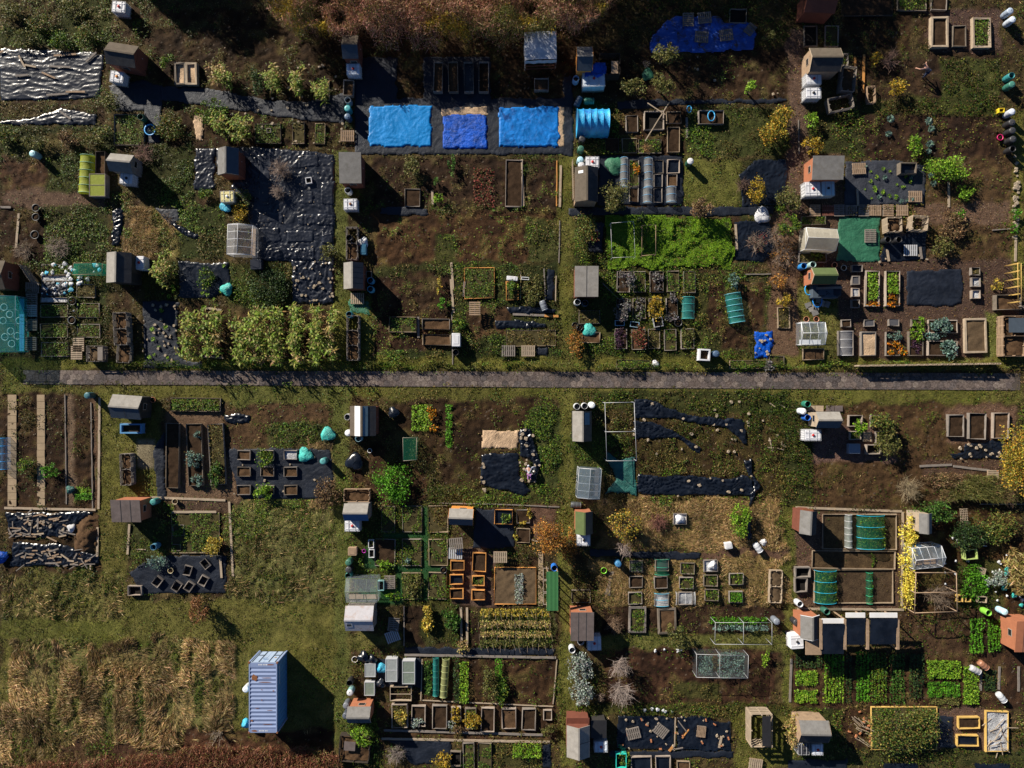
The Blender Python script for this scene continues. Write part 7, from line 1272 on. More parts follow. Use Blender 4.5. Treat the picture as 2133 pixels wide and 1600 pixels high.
# small solid things
def crate(px, py, w_, d_, h, label, m, rot=0, open_=True, cat='crate', name='crate'):
    x, y = W(px, py, h); t = thing(name, label, cat, x, y, zat(x, y) * 0 + .05, rot)
    if open_: MB().ring(-w_ / 2, -d_ / 2, w_ / 2, d_ / 2, .05, 0, h).build('side_panel', M_[m] if m in M_ else plastic(m), t); MB().box(-w_ / 2 + .04, -d_ / 2 + .04, .02, w_ / 2 - .04, d_ / 2 - .04, h * .5).build('filling', M_['pit'], t)
    else: cham_box(w_ / 2, d_ / 2, 0, h, .05).build('body', M_[m] if m in M_ else plastic(m), t); MB().box(-w_ * .3, -d_ * .3, h - .005, w_ * .3, d_ * .3, h + .02).build('lid', M_[m] if m in M_ else plastic(m), t)
    return t
crate(1239, 492, .55, .85, .35, 'bright red plastic crate on dark membrane', (.62, .03, .06)); crate(950, 708, .75, 1.2, .85, 'white kitchen appliance with a round door beside the soil beds', 'white', 0, False, 'appliance', 'washing_machine'); crate(2086, 230, .5, .4, .4, 'bright yellow plastic box beside the light grey barrel', (.70, .52, .03)); crate(757, 520, .55, .95, .5, 'dark blue bin beside the two-bay compost', (.02, .10, .18), 0, False, 'bin', 'storage_bin'); crate(1518, 1137, .65, .6, .5, 'white polystyrene box in tan grass', 'white', 10, False, 'box', 'box'); crate(734, 1149, .8, .75, .5, 'tan wicker box on the grass path', 'timber', 0, False, 'box', 'box')
crate(643, 376, .55, .55, .3, 'small white tray box on the black patchwork', 'white', 8); crate(533, 551, 1.0, .9, .6, 'dark plastic bin below the clear greenhouse', (.03, .035, .05), 2, False, 'bin', 'storage_bin'); crate(1291, 673, .85, .5, .25, 'pale blue tray beneath the middle row of five', (.25, .42, .52), 0); crate(1322, 676, .8, .5, .25, 'second pale blue tray beneath the middle row of five', (.20, .32, .42), -8); crate(1371, 671, .85, .85, .35, 'rounded tub of purple leaves beneath the middle row of five', (.35, .36, .38), 10)
crate(773, 1133, .5, .75, .3, 'white sink trough on turf, upper of two', 'white', 0, True, 'sink'); crate(774, 1153, .5, .75, .3, 'white sink trough on turf, lower of two', 'white', 0, True, 'sink'); crate(793, 1220, .6, .9, .4, 'pale teal tub beside the green-framed greenhouse', (.22, .42, .42), 0); crate(1294, 1585, .95, 1.3, .5, 'turquoise plastic tub at the bottom edge', (.03, .50, .42), 0, True, 'tub', 'tub'); crate(560, 272, .4, .4, .3, 'grey crate by the weedy dark-edged bed', 'greywood', 5); crate(1780, 935, 1.05, .9, .5, 'slatted blue-grey storage box beside the deep planter', (.2, .23, .28), 0, False, 'box', 'storage_bin'); crate(2023, 1155, 1.1, .9, .6, 'pale green wooden stand in the cluttered corner', (.35, .45, .15), 5)
crate(2000, 1247, .5, .6, .35, 'little yellow-ended box in the weeds, first of two', 'board_y', 0); crate(2017, 1247, .5, .6, .35, 'little yellow-ended box in the weeds, second of two', 'board_y', 0); crate(2046, 1249, .8, .55, .35, 'low pale timber box in the weeds', 'palewood', -4); crate(768, 572, .5, .6, .4, 'grey lattice crate beside the pale ribbed shed', 'greywood', 0); crate(1094, 580, .7, .25, .3, 'small white shelf unit among weeds', 'white', -4); crate(1067, 580, 1.0, .4, .4, 'white rounded board end of the narrow weedy bed', 'white', -5, False, 'board', 'board')
def bag(px, py, r, h, label, key='blk', cat='bag', name='rubbish_bag'):
    x, y = W(px, py, h * .6); mb = []; n = 16; v = []; f = []; sd_ = R.random() * 99
    for i in range(9):
        u = i / 8; rr = r * (math.sin(math.pi * min(1, .12 + u * .88)) ** .7 + .02)
        for k in range(n): a = 2 * math.pi * k / n; q = rr * (1 + .35 * math.sin(a * 3 + sd_ + u * 4) * .5 + R.uniform(-.14, .14)); v.append((math.cos(a) * q, math.sin(a) * q, h * u * R.uniform(.92, 1.05)))
    for i in range(8):
        for k in range(n): f.append((i * n + k, i * n + (k + 1) % n, i * n + n + (k + 1) % n, i * n + n + k))
    f.append(tuple(range(8 * n, 9 * n))); o = MB().add(v, f, 0, True).build(name, SHEETM[key]); at(o, x, y, .04); tag(o, label, cat); return o
SHEETM['whitebag'] = mat_sheet('whitebag', (.62, .63, .66), .45, 7, .9, .25); SHEETM['bluebag'] = mat_sheet('bluebag', (.05, .42, .62), .4, 7, .9, .3)
for a in [(472, 603, .52, .55, 'turquoise crumpled bag with a dark mouth on black sheet', 'turq'), (636, 948, .62, .4, 'bright turquoise crumpled net at the corner of the nine planters', 'turq'), (683, 905, .62, .35, 'pale teal hose and net coil on dead grass', 'turq'), (757, 1369, .5, .7, 'big black rubbish bag beside the cold frames', 'blk'), (775, 1374, .42, .6, 'smaller black rubbish bag beside the cold frames', 'blk'), (793, 1424, .42, .5, 'black bag between the small and tall cold frames', 'blk'), (794, 1392, .45, .5, 'blue plastic bag between the cold frames', 'bluebag'), (739, 962, .75, .5, 'black plastic heap full of stones on dug soil', 'blk'), (513, 1508, .42, .9, 'blue and white bag against the shipping container corner', 'bluebag'), (1588, 449, .7, .45, 'crumpled white and green sacks on the membrane path', 'whitebag'),
          (148, 1100, .35, .4, 'white sack beside the brown manure heap', 'whitebag'), (756, 505, .45, .5, 'white sack beside the two-bay compost', 'whitebag'), (1416, 1082, .4, .5, 'white and blue bag in the lone planter', 'whitebag'), (1485, 1178, .4, .45, 'white plastic in a black-stuffed planter', 'whitebag'), (1590, 1130, .3, .3, 'pale plastic scrap in tan grass', 'whitebag'), (146, 1020, .35, .4, 'dark teal sack at the bark strip', 'teal'), (1227, 688, .55, .3, 'turquoise net scrap thrown over the low bed end', 'turq'), (3, 1160, .55, .5, 'blue and purple plastic heap at the picture edge', 'blue'), (820, 860, .5, .5, 'dark rubbish heap behind the striped roof', 'blk'), (1350, 155, .55, .35, 'emerald crumpled net between small trees', 'green'), (1365, 768 - 10, .3, .2, 'pale net scrap by the path edge', 'whitebag'), (470, 430, .5, .25, 'blue plastic litter below the yellowed tank', 'bluebag'), (1100, 680, .25, .2, 'black glove-like scrap below the plank', 'blk'), (1280, 345, .75, .3, 'emerald sack of leaves beside the first cloche', 'green')]: bag(*a[:5], a[5])
co, f_ = lumpy(-1.1, -2.0, 1.1, 2.0, .35, .22, 5, .12); co[:, 2] = np.maximum(.02, co[:, 2] + .55 * np.cos(co[:, 0] * 1.3) * np.cos(co[:, 1] * .75) - .45); o = link(np_mesh('manure_heap', co, faces=f_, smooth=True), 'manure_heap', M_['compost']); at(o, *W(180, 1118)); tag(o, 'brown manure heap at the end of the timber-strewn plot', 'heap')
def hose(px, py, r, label, col):
    x, y = W(px, py, .1); mb = MB()
    mb.tube([(math.cos(a * .4) * r * (1 + .03 * (a % 3)), math.sin(a * .4) * r * 1.5, .05 + .01 * (a // 16)) for a in range(34)], .045, 6); o = mb.build('hose_coil', plastic(col)); at(o, x, y, .3); tag(o, label, 'hose')
hose(1682, 604, .33, 'bright blue hose coil against the terracotta shed', (.02, .35, .75)); hose(1700, 627, .4, 'blue hose arc below the tarpaulin-covered box', (.02, .22, .65)); hose(1434, 230, .2, 'blue hoop loop by the dark beds', (.02, .25, .5)); hose(1480, 244, .3, 'loose blue hoop in the timber bed', (.03, .30, .6))
sheet('mem', .03, (.6, .6), .9, 'dark blue cover over a box below the green felt roof', [(1691, 592, 1747, 622)], 'tarpaulin', 'tarpaulin'); crate(1719, 607, 2.3, 1.2, .85, 'long box under a dark blue cover below the green felt roof', 'slate', 0, False, 'box', 'storage_bin'); plank(1690, 604, 1742, 602, 'pale plank holding down the dark blue cover', .2, m='greywood', z=1.02)
sheet('green', .01, (.8, .8), .05, 'square of artificial turf below the pale ribbed shed', [[(726, 625), (772, 627), (773, 655), (768, 658), (726, 652)]], 'artificial turf', 'turf_mat')
def iron_roof():
    x, y = W(1151, 1231, 1.9); t = thing('open_shelter', 'narrow shelter with a green corrugated iron roof', 'shelter', x, y); n = 36; l, d = .52, 1.72; vs = []; f = []
    for i in range(n + 1): u = -l + 2 * l * i / n; z = 1.95 + (.03 if i % 4 in (1, 2) else 0) ; vs += [(u, -d, z), (u, d, z)]
    for i in range(n): f.append((2 * i, 2 * i + 2, 2 * i + 3, 2 * i + 1))
    MB().add(vs, f).build('corrugated_roof', mat('green_iron', (.045, .16, .055), .5, .2, 2, 30, .1, .5), t)
    for s in (-1, 1):
        for q in (-1, 0, 1): MB().box(s * (l - .08) - .04, q * (d - .1) - .04, 0, s * (l - .08) + .04, q * (d - .1) + .04, 1.94).build('post', M_['timber'], t)
    for q in range(3): MB().ring(-l - .25, -d + .1 + q * 1.12, -l + .25, -d + 1.15 + q * 1.12, .05, .6, .65).build('window_frame', M_['board_w'], t)
iron_roof()
# ------------------------------------------------------------------ maize
for cols, y0, y1, ny_, lab in [((384, 398), 652, 742, 12, 'maize plant in the smaller block by the stone-strewn membrane'), ((430, 447), 655, 738, 10, 'maize plant in the smaller block by the stone-strewn membrane'), ((496, 506), 676, 752, 10, 'maize plant in the large block above the slab path')] + [((x - 5, x + 6), 646, 752, 13, 'maize plant in the large block above the slab path') for x in (535, 574, 614, 656)] + [((688, 690), 650, 745, 5, 'maize plant in the large block above the slab path')]:
    for x in cols:
        for k in range(ny_ + 3): maize(x + R.uniform(-7, 7), y0 + (y1 - y0) * k / (ny_ + 2) + R.uniform(-4, 4), lab, lab, R.random() < .10, 1.1)
for (x, y, n, dry, l) in [(445, 152, 16, True, 'dry straw-coloured maize in the first upper clump'), (468, 158, 14, False, 'maize of the green half of the first upper clump'), (570, 160, 24, False, 'maize in the broad upper clump beside a white board'), (615, 168, 22, False, 'maize in the upper clump nearest the navy membrane but one'), (664, 184, 14, False, 'short maize in the last upper clump'), (452, 258, 20, False, 'maize in the lower clump by a fallen board'), (497, 262, 24, False, 'maize in the lower clump beside weedy beds'), (335, 570, 26, False, 'maize-like plant in the clump beside the half black roof')]:
    for i in range(n): maize(x + R.gauss(0, 8), y + R.gauss(0, 13), l, l, dry and R.random() < .8 or R.random() < .2, .9)

def scraps(shape, n, label, key, r=.16):
    P_ = poly_of(shape); xs = [p[0] for p in P_]; ys = [p[1] for p in P_]
    for _ in range(n):
        o = bag(R.uniform(min(xs), max(xs)), R.uniform(min(ys), max(ys)), r * R.uniform(.5, 1.4), .14, label, key, 'litter', 'plastic_scrap'); o['group'] = label; LABELS[label] = label
        o.location.z = .12
for sh, l in [((88, 550, 140, 572), 'weedy litter bed by the boardwalk'), ((88, 590, 140, 615), 'pot-crammed bed by the boardwalk'), ((143, 545, 158, 660), 'narrow strip between the cluttered beds'), ((160, 552, 210, 592), 'emerald netted corner')]:
    scraps(sh, 9, 'white plastic scrap in the ' + l, 'whitebag'); scraps(sh, 4, 'blue plastic scrap in the ' + l, 'bluebag', .18)
scraps((88, 590, 140, 615), 26, 'dark plant pot scrap in the pot-crammed bed', 'mem', .2)
scraps((1965, 1120, 2133, 1260), 30, 'pale odd scrap in the cluttered corner beyond the golden hedge', 'whitebag', .11); scraps((2085, 1160, 2133, 1260), 10, 'teal odd scrap at the cluttered east edge', 'turq', .2); scraps((1890, 1130, 1925, 1150), 5, 'blue scrap between the white-boarded shed and the greenhouse', 'bluebag', .2)
scraps((1335, 1352, 1420, 1358), 8, 'white bottle upside down on a cane at the soil edge', 'whitebag', .12); scraps((1340, 1474, 1400, 1482), 7, 'white bottle on a cane above the black sheets', 'whitebag', .12)
# ================================================================== shrubs and trees
BU = [(815, 1008, 37, 1.1, 'bright', 'large round bright green shrub above the turf beds'), (1285, 412, 27, 2.2, 'olive', 'round olive tree beside the clear tunnel cloches', dict(trunk_h=.6)), (1462, 436, 20, 2.0, 'brown', 'twiggy brown shrub on the membrane path', dict(twig=40)), (1385, 112, 22, 2.0, 'olive', 'small tree on a tall stem by the shaded blue tarpaulin', dict(trunk_h=.9)), (1378, 178, 20, 1.6, 'olive', 'rounded small tree below the emerald crumpled net', dict(trunk_h=.5)), (1318, 182, 24, 1.4, 'olive', 'low olive bush beside the emerald crumpled net', dict(ry=18)), (1563, 183, 12, 1.2, 'lime', 'small bright tree with a pale leaning stem', dict(trunk_h=.5)), (1600, 75, 14, 1.0, 'olive', 'dull green bush at the end of the shaded blue tarpaulin'),
 (1625, 245, 22, 1.6, 'autumn', 'golden bush, uppermost beside the leaf lane'), (1608, 278, 26, 1.5, 'autumn', 'yellow-orange bush with a white rag beside the leaf lane'), (1572, 400, 18, 1.3, 'gold', 'golden upright bush on black sheet', dict(ry=28)), (1640, 415, 24, 1.6, 'olive', 'tall weedy olive bush at the leaf lane'), (1640, 470, 22, 1.5, 'green', 'green bush beside the twiggy red shrub'), (1220, 490, 22, 1.2, 'mixed', 'weedy thicket beside the red plastic crate', dict(ry=38)), (1865, 182, 18, 1.1, 'gold', 'golden bush near the person bending in the top corner plot'), (1822, 122, 12, .9, 'gold', 'small yellowing bush beside the wooden shed'), (1690, 305, 19, 1.1, 'gold', 'orange-yellow bush above the charcoal flat roof'), (1690, 250, 14, .9, 'lime', 'lime weedy bush below the stacked tanks'), (1906, 305, 12, 1.0, 'lime', 'tall lime green plant in dug soil', dict(ry=26)),
 (1975, 352, 42, 1.4, 'lime', 'wide lime and yellow feathery bush beyond the white-ended box', dict(ry=24)), (2010, 400, 16, .8, 'lime', 'bright leafy plant below the feathery bush'), (1997, 447, 13, .5, 'bright', 'compact bright green dome on fallen leaves'), (2115, 447, 11, .7, 'bright', 'bright bush at the east edge, upper of two'), (2112, 477, 9, .5, 'bright', 'bright bush at the east edge, lower of two'), (1960, 515, 20, .9, 'olive', 'pale rosette plant beside the black compost sheet'), (2076, 592, 12, .5, 'yellow', 'small yellow bush on bark chippings'), (1985, 470, 28, .7, 'brown', 'reddish heap of dead stems on fallen leaves'),
 (2120, 955, 34, 3.0, 'autumn', 'large golden yellow tree at the east edge', dict(ry=62, trunk_h=.8)), (1838, 880, 26, 1.3, 'mixed', 'yellowing bushes swallowing the planters', dict(ry=22)), (1850, 915, 24, 1.3, 'olive', 'olive bushes beside the deep pale planter', dict(ry=30)), (1793, 884, 14, .9, 'lime', 'lime bush in the first planter by the small pale shed'), (1945, 1066, 42, 1.5, 'glossy', 'glossy dark evergreen beside the white-boarded shed', dict(ry=20)), (1889, 1103, 15, 1.3, 'pale_yellow', 'upper half of the golden yellow hedge', dict(ry=36)), (1888, 1205, 15, 1.3, 'pale_yellow', 'lower half of the golden yellow hedge', dict(ry=58)), (1886, 1150, 14, 1.3, 'pale_yellow', 'middle stretch of the golden yellow hedge', dict(ry=26)), (2020, 1115, 40, 1.2, 'dark', 'dark tangled bushes around the leaning trellis', dict(ry=30)), (2075, 1100, 40, 1.1, 'mixed', 'rusty tangled growth beyond the trellis', dict(ry=28)),
 (2080, 1205, 24, 1.0, 'silver', 'silvery grey-green bush in the lush weeds', dict(ry=16)), (2118, 1170, 24, 1.4, 'drymaize', 'straw-coloured spiky clump at the east edge', dict(size=(.3, .7), ratio=.12, up=0)), (2122, 1215, 22, 1.1, 'drymaize', 'lower straw-coloured spiky clump at the east edge', dict(size=(.3, .7), ratio=.12, up=0)), (2025, 1215, 30, .7, 'bright', 'lush bright weeds in the cluttered corner', dict(ry=32)), (1880, 1515, 68, 1.6, 'mixed', 'sprawling mixed shrub filling the yellow-edged bed', dict(ry=42, n=5200)), (1960, 1000, 40, .8, 'brown', 'pale dead brush above the glossy evergreen', dict(ry=14)),
 (1142, 1118, 30, 2.2, 'copper', 'copper-leaved tree at the end of the paved strip', dict(trunk_h=.6)), (1300, 1090, 30, 1.8, 'autumn', 'thin tree with yellow fruit beside the slim shed', dict(n=900, twig=60, trunk_h=.4)), (1545, 1082, 22, 1.3, 'lime', 'green and yellow bush by the detached black scrap', dict(ry=32)), (1405, 1322, 18, 1.7, 'olive', 'pale round olive shrub at the foot of the thick-edged bed', dict(ry=24)), (1208, 1390, 22, 1.2, 'silver', 'silver-leaved white-flowered shrub, upper, below the plum-brown shed', dict(ry=30)), (1212, 1440, 22, 1.1, 'silver', 'silver-leaved white-flowered shrub, lower, beside the bare trees', dict(ry=28)), (1595, 1372, 8, .6, 'lime', 'narrow lime plant beside the netted pipe cage', dict(ry=16)), (1185, 1135, 18, .9, 'copper', 'orange-leaved weeds along the grass path', dict(ry=34)),
 (1305, 583, 17, .9, 'grey', 'round dark lavender mound in the upper row of five', dict(ry=18)), (1296, 645, 17, .8, 'grey', 'spreading grey lavender in the middle row of five', dict(ry=24)), (1369, 577, 12, .5, 'grey', 'grey mound at the head of a bed in the upper row of five'), (1370, 600, 8, .4, 'grey', 'small grey mound at the foot of a bed in the upper row of five'), (1333, 627, 9, .4, 'grey', 'topmost of three clipped mounds in the middle row of five'), (1333, 641, 9, .4, 'grey', 'centre of three clipped mounds in the middle row of five'), (1331, 656, 9, .4, 'grey', 'lowest of three clipped mounds in the middle row of five'), (1365, 640, 15, .9, 'gold', 'overgrown yellowing bush in the middle row of five', dict(ry=26)), (1400, 626, 12, .5, 'grey', 'lavender mound at the head of its bed, middle row'), (1399, 660, 12, .5, 'grey', 'lavender mound at the foot of its bed, middle row'),
 (1293, 705, 12, .5, 'purple', 'purplish low plants in the lowest row of five', dict(ry=20)), (1332, 700, 15, 1.0, 'red', 'red-stemmed shrub in the lowest row of five', dict(ry=24)), (1432, 700, 12, .6, 'olive', 'artichoke leaves in the lowest row of five', dict(ry=18)), (1527, 585, 12, .9, 'kale', 'tall grey-green kale above the turquoise net tunnel', dict(ry=16)), (1620, 588, 16, .9, 'copper', 'orange shrub at the bark lane above the narrow bed'), (1632, 628, 14, 1.0, 'gold', 'golden shrub at the head of the narrow bed'), (1200, 715, 16, .9, 'copper', 'russet shrub beside the low bed with a net scrap', dict(ry=26)), (1598, 762, 11, .5, 'grey', 'pale clipped mound by the slab path'), (1335, 452, 10, .4, 'dark', 'dark low plant beneath the round olive tree'),
 (1325, 352, 10, .6, 'orange', 'orange-leaved plant between the cloche rows'), (860, 350, 17, 1.0, 'olive', 'feathery bush beside the small square bed', dict(ry=22)), (940, 345, 8, .8, 'glossy', 'row of tall green plants in dug soil', dict(ry=22)), (912, 380, 9, .7, 'glossy', 'dark leafy plant in dug soil above the yellow-green one'), (912, 412, 11, .6, 'lime', 'yellow-green plant beside the pale stake'), (915, 595, 5, .7, 'yellow', 'narrow row of yellowing plants beside dark soil', dict(ry=22)), (925, 632, 12, .7, 'bright', 'round bright bush beside the dividing board'), (1068, 605, 12, .7, 'green', 'leafy plants in the narrow bed with a white board end', dict(ry=18)), (1110, 605, 18, .6, 'olive', 'sprawling squash plants beside the narrow black strip', dict(ry=26)), (955, 680, 14, .6, 'green', 'leafy clump beside the white appliance'),
 (52, 968, 16, .9, 'green', 'green bush between the two slab strips'), (105, 978, 17, .9, 'bright', 'bright dome of marigolds on the slab strip edge', dict(ry=14)), (405, 955, 15, .8, 'kale', 'big blue-green kale in the second long bed', dict(ry=20)), (412, 905, 9, .6, 'kale', 'upper kale plant in the second long bed'), (412, 1000, 12, .6, 'kale', 'lowest kale plant in the second long bed'), (450, 990, 13, .7, 'glossy', 'glossy bushy plants filling the third long bed', dict(ry=24)), (550, 955, 18, .8, 'green', 'leafy bush over the upper middle planter of the nine'), (550, 1025, 18, .8, 'lime', 'bright bushy plant over the lower middle planter of the nine'), (418, 1268, 19, 1.7, 'rust', 'rust-brown dead bush on the mown grass', dict(ry=26)), (447, 1135, 20, .9, 'yellow', 'yellow-green leafy plant at the corner of the plank-edged plot'), (325, 1170, 20, .8, 'kale', 'large blue-green brassica clump by the black membrane', dict(ry=14)),
 (682, 1030, 26, 1.1, 'brown', 'heap of dead brown stems beside the nine planters', dict(ry=34)), (505, 375 + 40, 18, .9, 'mixed', 'russet bush on the black patchwork below the yellowed tank'), (500, 440, 17, .9, 'gold', 'golden-brown bush above the clear greenhouse'), (683, 525, 17, .9, 'olive', 'brown-green bush at the east edge of the black patchwork'), (430, 405, 16, .6, 'green', 'leafy green plants beside the yellowed tank', dict(ry=12)), (430, 580, 16, .8, 'green', 'bush growing through black sheet above the turquoise bag', dict(ry=22)), (560, 595, 38, .8, 'dark', 'dark weedy thicket above the maize block', dict(ry=38)), (230, 215, 20, 1.0, 'olive', 'weedy bush beside the tank of the red-brown shed'), (440, 232, 26, .8, 'green', 'pair of green bushes above the lower maize'), (535, 170, 16, .8, 'dark', 'dark leafy plants between the upper maize clumps', dict(ry=26)), (350, 130, 14, .7, 'green', 'leafy bush beside the cardboard-covered planter', dict(ry=16)), (350, 265, 30, .8, 'mixed', 'autumn-coloured weeds beside the round blue tub', dict(ry=26)),
 (850, 1168, 5, .5, 'kale', 'small kale in the middle turf bed'), (800, 1175, 18, .6, 'lime', 'lime ferny plants at the edge of the mostly bare turf bed', dict(ry=10)), (860, 1215, 18, .7, 'olive', 'ferny fennel in the bottom turf bed', dict(ry=26)), (820, 1243, 18, .5, 'lime', 'bright low plants on turf below the pale teal tub', dict(ry=9)), (1052, 1080, 11, .6, 'green', 'leafy plant spilling from the teal-lidded frame'), (890, 1290, 14, .7, 'yellow', 'yellowing squash leaves in the bean plot, first patch', dict(ry=30, size=(.16, .3))), (940, 1290, 20, .7, 'glossy', 'squash leaves with orange flowers in the bean plot', dict(ry=22, size=(.16, .3))), (964, 1345, 14, .7, 'drymaize', 'straw-yellow clump at the dividing boards'), (833, 1490, 14, .8, 'yellow', 'yellow bush in the first bed of the row of nine'), (870, 1505, 13, .5, 'silver', 'silvery leaves in the second bed of the row of nine'),
 (948, 1487, 14, .7, 'gold', 'golden ferny plant in the row of nine'), (985, 1497, 17, .8, 'gold', 'golden asparagus plant in the row of nine', dict(ry=20)), (940, 1508, 9, .4, 'silver', 'grey lavender mound below the row of nine'), (954, 1520, 10, .5, 'brown', 'brown lavender mound below the row of nine'), (1140, 1522, 14, .9, 'olive', 'round clipped shrub at the end of the row of nine', dict(ry=15)), (755, 1532, 22, .9, 'lime', 'lime green leafy bush above the bottom compost bin', dict(ry=20)), (925, 1585, 22, .9, 'gold', 'golden-leaved bush at the bottom edge', dict(ry=16)), (1020, 1420, 16, 1.1, 'olive', 'tall feathery fennel in the striped vegetable plot', dict(ry=36)), (1048, 1440, 12, .7, 'green', 'green bush beside the feathery fennel', dict(ry=26)), (1300, 1580, 14, .6, 'green', 'weedy tuft below the black sheets'), (1650, 1520, 18, 1.3, 'drymaize', 'pale dry shrub beside the brown timber shed', dict(ry=34)),
 (1915, 672, 11, .6, 'lime', 'yellow-green bush in a little planter'), (1912, 696, 14, .6, 'lime', 'lime bush at the head of the purple kale bed'), (1960, 680, 20, .7, 'kale', 'large grey-green brassica heap in a white-edged bed', dict(ry=17, size=(.14, .28))), (1943, 700, 16, .5, 'kale', 'brassica leaves spilling between two beds', dict(ry=8, size=(.14, .26))), (1980, 725, 18, .7, 'kale', 'big kale in the bed with black plastic', dict(ry=18, size=(.14, .28))), (1864, 700, 14, .5, 'kale', 'dark kale at the head of the marigold bed', dict(ry=10)), (1910, 720, 12, .4, 'purple', 'purple kale in its white-edged bed', dict(ry=14)), (1700, 530, 12, .6, 'green', 'broad leafy plant below the cream greenhouse')]
for b in BU: bush(*b[:6], **(b[6] if len(b) > 6 else {}))
for a in [(1817, 633, 16, 5), (1862, 618, 15, 6), (1862, 633, 15, 7), (1857, 716, 12, 8), (1870, 722, 12, 8), (1853, 735, 11, 7), (1880, 733, 10, 8)]: bush(a[0], a[1], a[2] * .8, .45, 'orange', 'clump of orange marigolds edging the white beds', 'marigold', 'marigold_plant', ry=a[3], group='marigolds', stem=False)
for a in [(901, 865, 8, 14), (904, 893, 9, 7), (893, 850, 5, 8)]: bush(a[0], a[1], a[2], .4, 'orange', 'orange marigolds beside the bright green patch', 'marigold', 'marigold_plant', ry=a[3], group='marigolds by the green patch', stem=False)
for a in [(1102, 1070, 6, 10), (1088, 1089, 8, 4), (1075, 1118, 5, 7)]: bush(a[0], a[1], a[2], .4, 'yellow', 'yellow flowers edging the square bed', 'flower', 'flower_plant', ry=a[3], group='yellow flowers', stem=False)
for a in [(583, 355, 28, 1.5, 'tall dead twiggy shrub on the black patchwork', (.30, .23, .19), 70), (578, 400, 18, 1.1, 'lower dead twiggy shrub on the black patchwork', (.34, .27, .23), 50), (1290, 1388, 26, 2.2, 'bare grey tree, upper of two, below the plum-brown shed', (.32, .26, .23), 55), (1292, 1440, 32, 2.2, 'bare grey tree, lower of two, beside the silver shrubs', (.34, .28, .25), 65), (1299, 1143, 20, 1.6, 'bare pinkish tree beside the jet black path', (.36, .29, .26), 34), (1893, 1018, 34, 1.3, 'bare spreading bush on pale dug soil', (.30, .24, .15), 70), (825, 1570, 24, 1.0, 'bare twiggy shrub on the blue-grey membrane', (.24, .20, .18), 55), (455, 1532, 22, 1.4, 'broken bare sapling near the shipping container', (.34, .27, .2), 14), (1950, 1240, 36, 1.7, 'bare fruit tree inside the timber cage', (.2, .15, .11), 50), (1280, 1300, 24, .9, 'dead brown stems beside the plum-brown shed', (.22, .15, .10), 44), (1250, 1450, 12, .8, 'thin bare shrub between the silver shrubs and the lower bare tree', (.26, .19, .15), 16), (1345, 165 - 30, 10, 1.0, 'thin bare sapling beside the timber store', (.26, .22, .2), 10), (1370, 1085, 26, 1.0, 'reddish bare bush in tan grass', (.20, .09, .07), 60), (120, 515, 30, .9, 'pale dead brush above the emerald net', (.30, .24, .2), 60), (50, 520, 26, .9, 'dead brush below the long pale plank', (.28, .22, .17), 50), (300, 320, 26, .7, 'reddish dead brambles beside the pale roof', (.24, .15, .12), 50), (1345, 310, 14, .8, 'orange dead stems in the low bed', (.34, .2, .09), 22), (1855, 125, 26, .8, 'pruned bare bush near the bending person', (.24, .17, .12), 40), (2095, 1030, 30, .8, 'heap of dead twigs by the yellow tree', (.26, .17, .12), 60), (1545, 385, 20, .9, 'dark dead stems at the end of the grassy patch', (.14, .09, .07), 40), (345, 455, 18, .7, 'long dead stalk over the torn membrane', (.22, .18, .10), 10)]: bare(*a[:5], col=a[5], n=a[6])
for a in [(1620, 490, 30, 1.5, 'red-leaved thin tree beside the black sheet', 260, 'rust'), (1575, 505, 26, 1.2, 'reddish thin shrub on the black sheet edge', 180, 'red'), (1630, 530, 30, 1.0, 'thin orange-leaved shrub above the green plot', 300, 'copper')]: bare(*a[:5], n=46, leaves=a[6], nl=a[5])
